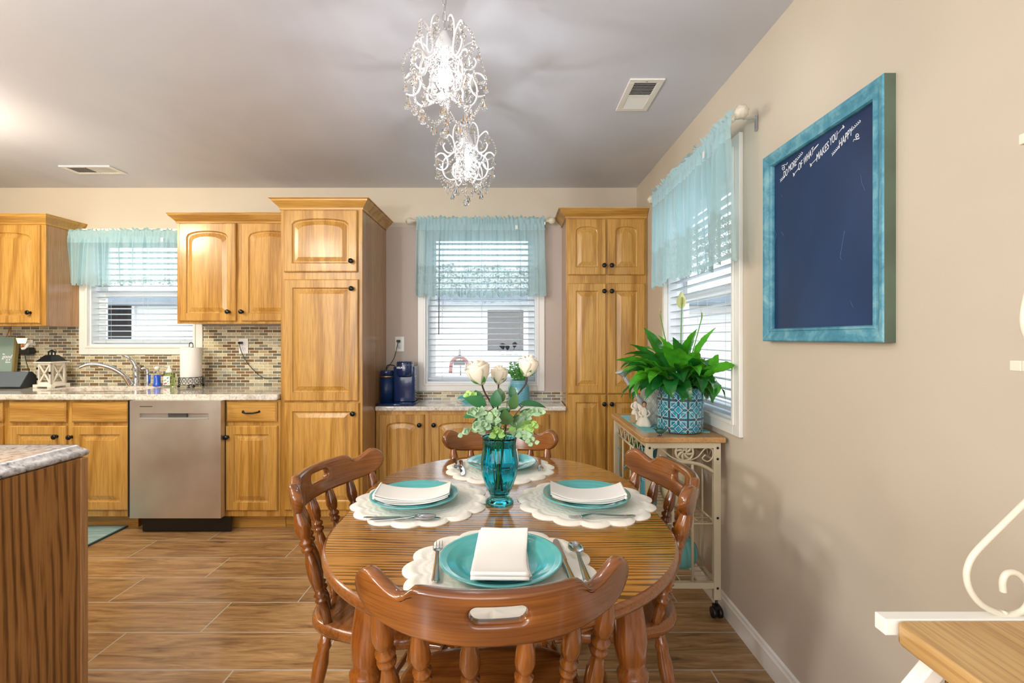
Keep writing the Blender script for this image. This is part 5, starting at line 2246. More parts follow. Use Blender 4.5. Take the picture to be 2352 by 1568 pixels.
L1 = near(b_, 0.20, 0.014)
L2 = near(b_, 0.50, 0.013)
L3 = t.math('MULTIPLY', near(a_, 0.40, 0.013), t.math('GREATER_THAN', b_, 0.52))
L4 = t.math('MULTIPLY', near(mn, 0.11, 0.013), t.math('MULTIPLY', t.math('GREATER_THAN', a_, 0.22), t.math('LESS_THAN', b_, 0.50)))
line = t.math('ADD', t.math('ADD', L1, L2), t.math('ADD', L3, L4), True)
G1 = t.math('MULTIPLY', near(b_, 0.25, 0.022), 1.0)
G2 = near(b_, 0.57, 0.022)
G3 = t.math('GREATER_THAN', a_, 0.46)
G4 = t.math('LESS_THAN', mn, 0.025)
gr = t.math('ADD', t.math('ADD', G1, G2), t.math('ADD', G3, t.math('MULTIPLY', G4, t.math('GREATER_THAN', a_, 0.22))), True)
nn1 = t.noise(t.coords(), 30, 3)
teal = t.ramp(nn1.outputs[0], [(0.3, lin('1680a0')), (0.7, lin('3aa6bd'))]).outputs[0]
c = t.mix(gr, teal, lin('3b4550'))
c = t.mix(line, c, lin('d6e6e6'))
t.set(c, 0.15, 0, 0.5)
t.bump(t.math('SUBTRACT', line, gr), 0.3, 0.0015)
MT['pot_tile'] = t.m
PX, PY = X(1562, 2.33), 2.335
pp = thing('potted_peace_lily', 'large peace lily in a teal patterned cylinder pot on the cart', 'potted plant', (PX, PY, CT + 0.0035))
m = MB().lathe([(0.100, 0.0), (0.106, 0.004), (0.108, 0.02), (0.112, 0.205), (0.114, 0.212), (0.112, 0.214), (0.108, 0.212), (0.106, 0.19)], seg=64, caps=False)
m.add([(0.101 * math.cos(2 * PI * k / 32), 0.101 * math.sin(2 * PI * k / 32), 0.0005) for k in range(32)], [tuple(range(31, -1, -1))])
m.build('pot', 'pot_tile', pp)
MB().lathe([(0.107, 0.185), (0.05, 0.192), (0.0, 0.195)], seg=32, caps=False).build('soil', plain('soil', '2c2018', 0.9, bump=0.5), pp)


def lily_mat(name, c1, c2, rough=0.24):
    t = NT(name)
    oi = t.noise(t.coords(), 9, 2)
    col = t.ramp(oi.outputs[0], [(0.3, lin(c1)), (0.7, lin(c2))]).outputs[0]
    t.set(col, rough, 0, 0.35)
    t.bump(t.noise(t.coords(), 70, 2, 0.5, 1.5).outputs[0], 0.35, 0.003)
    t.b.inputs['Subsurface Weight'].default_value = 0.0
    # thin leaves let window light through
    tl = t.node('ShaderNodeBsdfTranslucent')
    t.link(t.mix(0.5, col, lin('8fdc2a')), tl.inputs[0])
    ad = t.node('ShaderNodeMixShader')
    ad.inputs[0].default_value = 0.3
    t.link(t.b.outputs[0], ad.inputs[1])
    t.link(tl.outputs[0], ad.inputs[2])
    t.link(ad.outputs[0], t.out.inputs[0])
    return t.m


MT['lily_dark'] = lily_mat('lily_dark_leaf', '0f5522', '1d7a33')
MT['lily_bright'] = lily_mat('lily_bright_leaf', '3a9a26', '62c233')
MT['lily_stem'] = plain('lily_stem', '5d9a3c', 0.4)
rnd = random.Random(21)


def big_leaf(m, ms, az, elev, stem, L, W_, droop, twist=0.0, r0=None):
    """one leaf: petiole from the soil then the blade"""
    h = Vector((math.cos(az), math.sin(az), 0))
    b = h * (r0 if r0 is not None else rnd.uniform(0.01, 0.06)) + Vector((0, 0, 0.185))
    d = h * math.cos(elev) + Vector((0, 0, math.sin(elev)))
    e1 = min(PI / 2, elev + 0.35)
    d0 = h * math.cos(e1) + Vector((0, 0, math.sin(e1)))
    p1 = b + d0 * stem * 0.5
    p2 = p1 + d * stem * 0.5
    ms.tube(spline([b, p1, p2], 5), [0.0032] * 5 + [0.0024] * 6, 6)
    side = h.cross(Vector((0, 0, 1)))
    up = side.cross(d).normalized()
    up = (Matrix.Rotation(twist, 3, d) @ up)
    rows = []
    n = 30
    p = p2
    for i in range(n + 1):
        t_ = i / n
        ang = droop * t_ ** 1.3
        sd = d.cross(up).normalized()
        dd = d * math.cos(ang) - up * math.sin(ang)
        uu = up * math.cos(ang) + d * math.sin(ang)
        w_ = W_ / 2 * max(0.0, (math.sin(PI * t_ ** 0.72)) ** 0.9) * (1.0 if t_ < 0.8 else 1.0 - 0.3 * (t_ - 0.8) / 0.2) + 0.0006
        row = []
        for q in (-1, -0.66, -0.33, 0, 0.33, 0.66, 1):
            f = abs(q)
            wav = 0.06 * w_ * math.sin(t_ * 22 + (3 if q > 0 else 0)) * f + 0.0011 * math.sin(6.283 * (t_ * 9 - f * 1.1)) * (f > 0.1) * min(1, w_ / 0.02)
            row.append(p + sd * (q * w_) + uu * (0.34 * w_ * f ** 1.2 + wav + (0.0015 if f < 0.1 else 0) * -1))
        rows.append(row)
        p = p + dd * (L / n)
    m.grid(rows, True)
    return p


lf, st = MB(), MB()
tiers = [(38, 0.15, 0.5, 0.13, 0.20, 1.3, 2.3), (34, 0.5, 0.85, 0.16, 0.26, 0.9, 1.8), (16, 0.85, 1.15, 0.17, 0.27, 0.5, 1.3), (6, 1.15, 1.4, 0.14, 0.22, 0.3, 0.9)]
for n, e0, e1, s0, s1, d0, d1 in tiers:
    for k in range(n):
        az = 2 * PI * (k + rnd.random() * 0.8) / n
        ex = math.cos(az)
        stem = rnd.uniform(s0, s1) * 0.62
        L = rnd.uniform(0.14, 0.20)
        if ex > 0.55:       # the wall and blind stop the leaves on that side
            stem *= 0.45
            L *= 0.72
        lf.mat = 1 if rnd.random() < (0.42 if e0 > 0.4 else 0.2) else 0
        big_leaf(lf, st, az, rnd.uniform(e0, e1), stem, L, rnd.uniform(0.058, 0.084), rnd.uniform(d0, d1), rnd.uniform(-0.5, 0.5))
# leaves that stand out in the photo
for (az, el, s_, L, W_, dr, tw, mt) in ((PI * 0.97, 0.55, 0.16, 0.18, 0.062, 0.75, 0.6, 1), (PI * 1.1, 0.75, 0.15, 0.18, 0.06, 1.0, 0.3, 0), (-0.95, 1.10, 0.15, 0.20, 0.070, 0.3, 0.9, 1), (-1.9, 0.9, 0.06, 0.19, 0.085, 2.6, 0, 0),
                                      (-1.35, 1.3, 0.15, 0.18, 0.066, 0.5, 0.2, 1), (-1.95, 1.2, 0.13, 0.18, 0.062, 0.7, -0.5, 0), (-0.7, 0.75, 0.10, 0.19, 0.075, 0.5, 0.9, 1), (-1.2, 0.7, 0.07, 0.17, 0.075, 2.2, 0.2, 0), (-1.12, 0.45, 0.14, 0.21, 0.085, 0.4, 0.7, 1), (-0.9, 0.25, 0.09, 0.18, 0.07, 1.3, 0.2, 0), (-2.3, 0.5, 0.08, 0.18, 0.075, 1.9, -0.3, 0), (PI * 0.9, 1.1, 0.18, 0.17, 0.06, 0.3, 1.0, 0)):
    lf.mat = mt
    big_leaf(lf, st, az, el, s_, L, W_, dr, tw, 0.03)
XM = XR - 0.022 - PX
for i, v in enumerate(lf.v):
    if v.x > XM - 0.02:
        v.x = XM - 0.02 + (v.x - XM + 0.02) * 0.05
lf.build('foliage', ['lily_dark', 'lily_bright'], pp)
st.build('leaf_stalks', 'lily_stem', pp)
MT['spathe'] = plain('pale_spathe', 'd7dfa0', 0.5)
MT['spadix'] = plain('spadix', '9a9a4a', 0.7, bump=0.8, bscale=600)
for (px, py, d, s_, tilt) in ((1566, 700, 2.30, 0.85, 0.0), (1612, 730, 2.40, 0.6, 1.2), (1516, 722, 2.28, 0.4, 1.4)):
    top = pt(px, py, d) - pp.location
    fl = MB()
    fl.tube(spline([(0.01, 0, 0.19), (top.x * 0.6, top.y * 0.6, 0.19 + (top.z - 0.19) * 0.55), tuple(top)], 8), 0.0025, 6)
    f_o = fl.build('flower_stalk', 'lily_stem', pp)
    m = MB()
    rows = []
    for i in range(15):
        t_ = i / 14
        w_ = 0.030 * s_ * math.sin(PI * t_ ** 0.8) ** 0.8 * (1 - 0.25 * t_) + 0.0004
        row = []
        for q in (-1, -0.5, 0, 0.5, 1):
            row.append(top + Vector((q * w_ * math.cos(tilt), q * w_ * math.sin(tilt) + 0.007 * s_ * (1 - q * q) + 0.006, (0.095 * t_ - 0.02) * s_)))
        rows.append(row)
    m.grid(rows, True)
    m.build('spathe', 'spathe', f_o)
    MB().turned(top, top + Vector((0, -0.002, 0.045 * s_)), [(0, 0.003), (0.1, 0.0055 * s_), (0.8, 0.0055 * s_), (1.0, 0.002)], 10).build('spadix', 'spadix', f_o)

# watering can
MT['zinc'] = plain('galvanised_zinc', 'c2c8c9', 0.4, 0.3, vary=0.15)
wc = thing('watering_can', 'galvanised watering can with a long spout behind the plant pot', 'watering can', (X(1506, 2.56), 2.56, CT + 0.0035))
t = NT('quilted_zinc')
tc = t.node('ShaderNodeTexCoord')
sp = t.node('ShaderNodeSeparateXYZ')
t.link(tc.outputs['Object'], sp.inputs[0])
ang = t.math('MULTIPLY', t.math('ARCTAN2', sp.outputs[1], sp.outputs[0]), 3.0)
zz_ = t.math('MULTIPLY', sp.outputs[2], 26.0)
d1 = t.math('ABSOLUTE', t.math('SUBTRACT', t.math('FRACT', t.math('ADD', t.math('ADD', ang, zz_), 50.0)), 0.5))
d2 = t.math('ABSOLUTE', t.math('SUBTRACT', t.math('FRACT', t.math('ADD', t.math('SUBTRACT', ang, zz_), 50.0)), 0.5))
q_ = t.math('MULTIPLY', t.math('GREATER_THAN', t.math('MINIMUM', d1, d2), 0.04), 1.0)
t.set(t.mix(q_, lin('a9adaa'), lin('dcddd6')), 0.4, 0.1)
t.bump(t.math('MINIMUM', d1, d2), 0.6, 0.004)
MB().lathe([(0.078, 0.0), (0.080, 0.004), (0.079, 0.175), (0.082, 0.178), (0.082, 0.19), (0.078, 0.194), (0.074, 0.18), (0.072, 0.01), (0.0, 0.008)], seg=48, caps=False).build('body', t.m, wc)
m = MB()
sp0 = Vector((-0.055, -0.03, 0.06))
tip = pt(1432, 862, 2.52) - wc.location
m.tube(spline([sp0, sp0.lerp(tip, 0.5) + Vector((0.003, 0, -0.004)), tip], 6), [0.016] + [0.0155 - 0.0005 * i for i in range(12)], 14)
s_o = m.build('spout', 'zinc', wc)
ax = (tip - sp0).normalized()
rdir = (ax + Vector((0, 0, 0.9))).normalized()
q = rdir.to_track_quat('Z', 'Y').to_matrix().to_4x4()
MB().lathe([(0.009, -0.012), (0.016, 0.0), (0.034, 0.016), (0.036, 0.018), (0.034, 0.021), (0.0, 0.026)], seg=32, M=Matrix.Translation(tip + ax * 0.006) @ q).build('sprinkler_rose', 'zinc', wc)
MB().tube(spline([(0.075, 0.02, 0.06), (0.13, 0.03, 0.10), (0.11, 0.025, 0.18), (0.04, 0.01, 0.25), (-0.05, 0, 0.20), (-0.07, 0, 0.185)], 8), 0.006, 8).build('handle', 'zinc', wc)

# figurines
MT['resin'] = plain('cream_resin', 'e6ddcd', 0.7, vary=0.08)
MT['resin_skin'] = plain('tan_resin', 'b98d68', 0.7)
MT['resin_hair'] = plain('brown_resin', '4a3a2e', 0.7)


def figurine(label, px, py, d, s_, rz, base=True, kneel=False):
    r = thing('figurine', label, 'figurine', (X(px, d), d, CT + 0.0035), rz)
    h = 0.02
    if base:
        MB().lathe([(0.020 * s_, 0.0), (0.022 * s_, 0.003), (0.021 * s_, 0.030 * s_), (0.018 * s_, 0.036 * s_), (0.0, 0.037 * s_)], seg=18, fr=lambda a, r_, z: r_ * (1 + 0.08 * math.sin(3 * a))).build('tree_stump', plain('stump_tan', 'a08a66', 0.8), r)
        h = 0.035 * s_
    m = MB()
    if kneel:
        m.lathe([(0.0, 0.0), (0.030 * s_, 0.0), (0.033 * s_, 0.006), (0.026 * s_, 0.020 * s_), (0.015 * s_, 0.036 * s_), (0.011 * s_, 0.045 * s_), (0.015 * s_, 0.058 * s_), (0.011 * s_, 0.070 * s_), (0.004 * s_, 0.076 * s_)], seg=20, fr=lambda a, r_, z: r_ * (1 + 0.10 * math.sin(5 * a)))
        h = 0.0
    else:
        m.lathe([(0.017 * s_, h), (0.020 * s_, h + 0.004), (0.015 * s_, h + 0.016 * s_), (0.010 * s_, h + 0.026 * s_), (0.014 * s_, h + 0.038 * s_), (0.010 * s_, h + 0.050 * s_), (0.004 * s_, h + 0.056 * s_)], seg=20, fr=lambda a, r_, z: r_ * (1 + 0.07 * math.sin(4 * a)))
        m.tube(spline([(0.006 * s_, -0.012 * s_, h + 0.006), (0.012 * s_, -0.026 * s_, h + 0.006), (0.012 * s_, -0.028 * s_, h - 0.022)], 5), 0.006 * s_, 8)
        m.tube(spline([(-0.006 * s_, -0.012 * s_, h + 0.006), (-0.008 * s_, -0.026 * s_, h + 0.004), (-0.007 * s_, -0.028 * s_, h - 0.024)], 5), 0.006 * s_, 8)
    zsh = (0.066 if kneel else 0.048) * s_ + h
    for q in (-1, 1):
        m.tube(spline([(q * 0.013 * s_, 0, zsh), (q * 0.021 * s_, -0.006 * s_, zsh - 0.016 * s_), (q * 0.007 * s_, -0.017 * s_, zsh - 0.026 * s_)], 5), 0.0042 * s_, 8)
    m.build('body', 'resin', r)
    hz = zsh + 0.020 * s_
    MB().ball((0, -0.001, hz), 0.0095 * s_, 14, 10, (0.9, 0.95, 1.15)).build('head', 'resin_skin', r)
    MB().ball((0, 0.003 * s_, hz + 0.003 * s_), 0.0105 * s_, 14, 10, (0.95, 0.9, 1.05)).build('hair', 'resin_hair', r)
    if kneel:
        m = MB()
        for q in (-1, 1):
            leaf(m, (q * 0.004, 0.012 * s_, zsh - 0.012 * s_), (q * 0.5, 0.3, 0.8), 0.045 * s_, 0.022 * s_, 0.2, 0.1, normal=(0, -1, 0.2))
            leaf(m, (q * 0.004, 0.012 * s_, zsh - 0.012 * s_), (q * 0.5, 0.4, -0.8), 0.045 * s_, 0.022 * s_, 0.2, 0.1, normal=(0, -1, -0.2))
        m.build('wings', 'resin', r, solid=0.0015)
    return r


figurine('small cream figurine sitting on a tan stump, by the watering can', 1460, 957, 2.53, 1.25, 0.2, True)
figurine('small cream kneeling figurine with wings, beside the seated figurine', 1480, 966, 2.44, 1.25, -0.2, False, True)
bd_ = thing('bird_figurine', 'small dark green metal bird standing before the teal pot', 'figurine', (X(1517, 2.2) , 2.205, CT))
m = MB()
m.ball((0, 0, 0.024), 0.014, 14, 10, (1.5, 0.9, 1.0))
m.ball((-0.019, 0, 0.034), 0.0085, 12, 8)
m.tube([(-0.025, 0, 0.035), (-0.036, 0, 0.033)], [0.003, 0.0005], 6)
m.tube([(0.015, 0, 0.026), (0.042, 0, 0.035)], [0.008, 0.003], 8, flat=0.5)
m.build('body', plain('verdigris', '3f6a5c', 0.4, 0.4, vary=0.3), bd_)
m = MB()
for q in (-0.004, 0.006):
    m.tube([(q, 0, 0.013), (q, 0, 0.002)], 0.0012, 5)
    for w_ in (-0.006, 0, 0.006):
        m.tube([(q, 0, 0.002), (q - 0.008, w_, 0.0012)], 0.001, 5)
m.build('feet', 'black', bd_)

# shelf items
MT['pumpkin_c'] = plain('cream_pumpkin', 'd5c79f', 0.55, vary=0.05)
MT['pumpkin_t'] = plain('teal_pumpkin', '6fb3ae', 0.5, vary=0.08)


def pumpkin(label, loc, r_, hs, mat, ribs=9):
    o = thing('pumpkin', label, 'pumpkin', loc)
    rows = []
    for i in range(19):
        a = -PI / 2 + PI * i / 18
        row = []
        for k in range(90):
            b = 2 * PI * k / 90
            rib = 1 - 0.10 * (1 - abs(math.sin(ribs * b / 2)) ** 0.6)
            rr = r_ * math.cos(a) ** 0.75 * rib
            zz = r_ * hs * math.sin(a) - r_ * 0.16 * math.exp(-(math.cos(a) / 0.35) ** 2) * math.copysign(1, math.sin(a))
            row.append((rr * math.cos(b), rr * math.sin(b), zz + r_ * hs * 0.90))
        rows.append(row)
    MB().grid(rows, True, True).build('flesh', mat, o)
    MB().tube(spline([(0, 0, r_ * hs * 1.62), (0.004, 0, r_ * hs * 2.0), (0.018, 0.004, r_ * hs * 2.25)], 5), [0.010 - 0.0004 * i for i in range(11)], 8).build('stem', plain('pumpkin_stem', '8a7a55', 0.8), o)
    return o


pumpkin('cream coloured pumpkin on the middle wire shelf of the cart', (0.855, 2.42, 0.436), 0.098, 1.12, 'pumpkin_c', 8)
pumpkin('pale teal pumpkin on the bottom wire shelf of the cart', (0.835, 2.36, 0.161), 0.085, 0.92, 'pumpkin_t', 9)
MT['teal_pot'] = plain('teal_ceramic', '1787a0', 0.2, coat=0.5)
jr = thing('glass_jar', 'turquoise jar on the middle shelf of the cart, behind the chair', 'jar', (0.70, 2.42, 0.436))
MB().lathe([(0.03, 0.0), (0.038, 0.004), (0.040, 0.02), (0.040, 0.11), (0.034, 0.125), (0.032, 0.150), (0.034, 0.152)], seg=28).build('body', plain('turquoise_glass', '2f9db8', 0.1, coat=0.5), jr)
m = MB()
for zz in (0.130, 0.138, 0.146):
    m.tube([(0.034 * math.cos(2 * PI * k / 24), 0.034 * math.sin(2 * PI * k / 24), zz) for k in range(24)], 0.0018, 5, closed=True)
m.build('screw_rim', 'zinc', jr)
m = MB()
for k in range(14):
    a = rnd.random() * 6.28
    leaf(m, (0.01 * math.cos(a), 0.01 * math.sin(a), 0.150), (math.cos(a), math.sin(a), 1.5), 0.05, 0.012, 0.5, 0.2)
m.build('leaves', 'leaf_mid', jr)
iv_ = thing('potted_ivy', 'small ivy plant in a dark teal pot inside the cart', 'potted plant', (0.735, 2.60, 0.436))
MB().lathe([(0.04, 0.0), (0.046, 0.006), (0.05, 0.16), (0.064, 0.252), (0.069, 0.262), (0.064, 0.264), (0.058, 0.25), (0.05, 0.245), (0.0, 0.245)], seg=32, caps=False).build('pot', 'teal_pot', iv_)
m = MB()
for k in range(90):
    a = rnd.random() * 6.28
    rr = 0.015 + 0.055 * rnd.random()
    zz = 0.25 + 0.075 * rnd.random() * (1.2 - rr * 8)
    leaf(m, (rr * math.cos(a), rr * math.sin(a), zz), (math.cos(a), math.sin(a), rnd.uniform(-0.2, 1)), 0.026, 0.020, 0.4, 0.15, normal=(rnd.uniform(-1, 1), -0.6, 0.8), n=5)
m.build('ivy_leaves', 'leaf_mid', iv_)
hp = thing('wire_planter', 'verdigris wire ornament with a small bird, at the left of the cart shelf', 'ornament', (0.675, 2.74, 0.436))
m = MB()
m.tube(spline([(-0.02, 0, 0.0), (-0.045, 0, 0.06), (-0.05, 0, 0.13), (-0.05, 0, 0.215)], 8), 0.0035, 6)
m.tube(spline([(-0.06, 0, 0.215), (-0.04, 0, 0.218)], 4), 0.004, 6)
m.tube(spline([(-0.05, 0, 0.19), (-0.02, 0, 0.18), (0.02, 0, 0.15), (0.04, 0, 0.12)], 8), 0.003, 6)
m.tube(spline([(-0.02, 0, 0.0), (0.03, 0, 0.0), (0.05, 0, 0.03), (0.045, 0, 0.12)], 8), 0.003, 6)
m.tube(spline([(-0.045, 0, 0.06), (-0.01, 0, 0.10), (0.03, 0, 0.09)], 8), 0.0025, 6)
m.build('wire_frame', plain('verdigris_wire', '7fa097', 0.5, 0.2), hp)
m = MB()
m.ball((0.0, 0, 0.115), 0.013, 12, 8, (1.3, 0.7, 1))
m.ball((0.015, 0, 0.128), 0.007, 10, 6)
m.tube([(-0.012, 0, 0.110), (-0.034, 0, 0.095)], [0.006, 0.002], 6)
m.build('bird', plain('verdigris_bird', '7fb0ac', 0.5), hp)

# ------------------------------------------------------------------ foreground baker's rack, right
rk = thing('bakers_rack', 'cream metal rack with a butcher block top in the right foreground', 'shelf rack', (0.73, 0.35, 0))
ox, oy = 0.73, 0.35
rd = 0.672
rz_ = Z(1403, rd)
x0r = X(2008, rd) - ox
yf = rd - oy
m = MB()
m.box(x0r, 0.25, yf - 0.020, yf, rz_ - 0.022, rz_)
m.build('top_rail', 'rack_white', rk, bevel=0.0015)


def blk(i):
    a, b, c_, d_ = x0r + 0.012 + i, 0.25, -0.38, yf - 0.0205 - i
    return [(a, c_), (b, c_), (b, d_), (a + 0.010, d_), (a + 0.003, d_ - 0.003), (a, d_ - 0.010)]


MB().rounded_slab(blk, rz_ - 0.030, rz_ - 0.0005, 0.004).build('butcher_block', 'butcher', rk)
m = MB().box(x0r + 0.052, 0.24, -0.36, yf - 0.05, rz_ - 0.20, rz_ - 0.031)
m.build('drawer_box', 'butcher', rk, bevel=0.003)
for yl in (yf - 0.05, -0.33):
    m = MB()
    a = Vector((x0r + 0.050, yl, rz_ - 0.030))
    b = Vector((x0r - 0.02, yl, rz_ - 0.115))
    c_ = Vector((x0r - 0.035, yl, rz_ - 0.16))
    m.bar(a, b, 0.020, 0.020)
    m.bar(b, c_, 0.020, 0.020)
    m.bar(c_, (c_.x, c_.y, 0.0), 0.020, 0.020)
    m.build('leg', 'rack_white', rk, bevel=0.002)
    MB().box(0.225, 0.245, yl - 0.01, yl + 0.01, 0.0, rz_ - 0.031).build('leg', 'rack_white', rk, bevel=0.002)
m = MB()
for zz in (1.235, 1.55):
    xk = X(2314, rd) - ox if zz < 1.4 else X(2335, rd) - ox
    m.box(xk, 0.25, yf - 0.018, yf - 0.002, zz - 0.001, zz + 0.014)
    m.box(xk, xk + 0.012, -0.36, yf - 0.018, zz - 0.001, zz + 0.014)
m.build('upper_shelf_rails', 'rack_cream', rk, bevel=0.0015)
m = MB()
for zz in (1.235, 1.55):
    xk = X(2316, rd) - ox if zz < 1.4 else X(2338, rd) - ox
    for k in range(9):
        yy = yf - 0.05 - k * 0.075
        m.tube([(xk, yy, zz + 0.006), (0.25, yy, zz + 0.006)], 0.003, 6)
m.build('shelf_wires', 'rack_cream', rk)
m = MB().box(0.225, 0.243, yf - 0.019, yf - 0.001, rz_, 1.75)
m.box(0.225, 0.243, -0.36, -0.342, rz_, 1.75)
m.build('rear_posts', 'rack_cream', rk, bevel=0.0015)


def rp(px, py):
    return (X(px, rd) - ox, yf - 0.010, Z(py, rd) + 0.006)


for pts in ([(2287, 1360), (2286, 1335), (2296, 1318), (2318, 1318), (2340, 1340), (2347, 1372), (2336, 1398), (2310, 1411), (2282, 1410), (2240, 1390), (2213, 1358), (2204, 1322), (2212, 1290), (2232, 1262), (2280, 1214), (2352, 1143), (2430, 1065), (2480, 1000), (2500, 940)],
            [(2420, 560), (2380, 600), (2350, 660), (2334, 725), (2334, 760), (2346, 790), (2375, 815), (2410, 815), (2430, 790), (2425, 765), (2405, 760)]):
    m = MB().tube(spline([rp(*p) for p in pts], 8), 0.0042, 10)
    m.build('scroll_bracket', 'rack_cream', rk)
MB().cyl((X(2290, rd) - ox, yf - 0.010, rz_ - 0.001), (X(2290, rd) - ox, yf - 0.010, rz_ + 0.006), 0.004).build('bracket_foot', 'rack_cream', rk)

# ------------------------------------------------------------------ kitchen counter things
KT = 0.9125
# leaning sign
sg = thing('wooden_sign', 'sage green wooden sign with white lettering leaning at the far left', 'sign', (X(12, 3.70), 3.70, KT), 0)
MT['sage'] = plain('sage_paint', '8fa79b', 0.7, vary=0.08)
hS = Z(773, 3.7) - KT
Ms = Matrix.Rotation(R(-5), 4, 'X')
MB().box(-0.14, X(25, 3.70) - X(12, 3.7), -0.006, 0.006, 0.0, hS, Ms).build('board', 'sage', sg)
MB().box(X(25, 3.70) - X(12, 3.7), X(30, 3.7) - X(12, 3.7), -0.006, 0.02, 0.0, hS, Ms).build('edge', plain('sign_edge', '8a7a4a', 0.7), sg)
m = MB()
for q in (-1, 1):
    m.tube([Ms @ Vector((q * 0.018 + 0.0, -0.008, hS - 0.003)), Ms @ Vector((q * 0.002 + 0.004, -0.006, hS + 0.075))], 0.0035, 6)
m.build('rope_hanger', plain('jute_rope', 'b08a50', 0.9), sg)
zc = [Z(813, 3.7) - KT, Z(819, 3.7) - KT, Z(826, 3.7) - KT, Z(831, 3.7) - KT]
for body, sz, px, py, sh in (('See', 0.014, 4.5, 813, 0), ('good', 0.040, 12, 819, 0.3), ('in all', 0.0185, 15.5, 826.3, 0.0), ('things', 0.0185, 15.5, 831.5, 0)):
    text('sign_lettering', body, sz, 'chalk', sg, Ms @ Vector((X(px, 3.7) - X(12, 3.7), -0.0075, Z(py, 3.7) - KT)), (PI / 2 - R(5), 0, 0), 0.0005, 0.9, sh, 0.001)
# smart speaker with sloping screen
sd = thing('smart_display', 'dark wedge shaped speaker with a slanted screen at the left of the counter', 'smart display', (X(28, 3.5), 3.52, KT))
wS = X(60, 3.5) - X(-20, 3.5)
m = MB()
cs = [(-0.05, 0.004), (-0.052, 0.012), (0.012, 0.118), (0.03, 0.12), (0.06, 0.09), (0.072, 0.05), (0.062, 0.004)]
n = len(cs)
xa, xb = X(-30, 3.5) - X(28, 3.5), X(58, 3.5) - X(28, 3.5)
rows = [[(x, y * (1 if abs(x) < 9 else 1), z) for y, z in cs] for x in (xa, xb)]
m.grid(rows, False, True)
m.add(rows[0], [tuple(range(n))])
m.add(rows[1], [tuple(range(n - 1, -1, -1))])
m.build('body', plain('charcoal_fabric', '26292c', 0.8), sd, bevel=0.008, bseg=3)
m = MB()
m.add([(xa + 0.004, -0.0525, 0.014), (xb - 0.006, -0.0525, 0.014), (xb - 0.006, 0.0110, 0.1185), (xa + 0.004, 0.0110, 0.1185)], [(0, 1, 2, 3)])
m.build('screen', plain('dark_glass_screen', '5f6c77', 0.2, coat=0.6), sd, solid=0.002)


def outlet(label, px, py, d, w_=0.072, h_=0.118):
    r = thing('wall_outlet', label, 'outlet', (X(px, d), d, Z(py, d)))
    MB().box(-w_ / 2, w_ / 2, -0.006, 0, -h_ / 2, h_ / 2).build('cover_plate', 'white_paint', r, bevel=0.002)
    for sz in (-1, 1):
        m = MB().lathe([(0.0165, 0.0), (0.0165, 0.002), (0.0, 0.002)], (0, 0, 0), 20, Matrix.Translation((0, -0.006, sz * 0.0195)) @ Matrix.Rotation(PI / 2, 4, 'X'))
        s = m.build('receptacle', 'vinyl', r)
        m = MB()
        for q in (-0.006, 0.006):
            m.box(q - 0.001, q + 0.001, -0.0088, -0.008, sz * 0.0195 - 0.001, sz * 0.0195 + 0.008)
        m.cyl((0, -0.0088, sz * 0.0195 - 0.007), (0, -0.008, sz * 0.0195 - 0.007), 0.002, seg=8)
        m.build('slots', 'dark_gap', s)
    return r


YS = YB - 0.008
outlet('white outlet at the left end of the mosaic, holding the night light', 66, 797, YS - 0.0005)
outlet('white outlet in the mosaic right of the paper towels with a black plug', 560, 795, YS - 0.0005)
outlet('white outlet on the mauve wall above the coffee maker', 918, 790, YB - 0.0045)
nl = thing('night_light', 'small white plug-in night light in the left mosaic outlet', 'night light', (X(50, 3.70), 3.70, Z(790, 3.7)))
MB().lathe([(0.022, 0.0), (0.032, 0.042), (0.030, 0.042), (0.020, 0.002)], seg=24, M=Matrix.Translation((0, 0, 0.005)), caps=False).build('lamp_shade', 'night', nl)
m = MB().tube([(0, 0, -0.035), (0, 0, 0.0)], 0.008, 10)
m.build('candle', plain('copper_candle', 'b5714a', 0.4, 0.3), nl)
MB().tube(spline([(0, 0, -0.035), (0.02, 0.01, -0.03), (0.035, 0.02, 0.0), (0.05, 0.055, -0.005)], 6), 0.011, 10).build('plug_arm', 'white_paint', nl)
cg = thing('power_adapter', 'black square power adapter plugged in under the night light', 'power adapter', (X(59, 3.72), 3.735, Z(806, 3.72)))
MB().box(-0.036, 0.036, -0.03, 0.024, -0.028, 0.028).build('adapter_block', 'black', cg, bevel=0.006, bseg=3)
o = Vector(cg.location)
MB().tube(spline([(0, -0.02, -0.028), pt(60, 830, 3.70) - o, pt(66, 850, 3.69) - o, pt(70, 872, 3.68) - o, Vector((X(78, 3.66), 3.66, KT + 0.006)) - o], 8), 0.0028, 6).build('cable', 'black', cg)

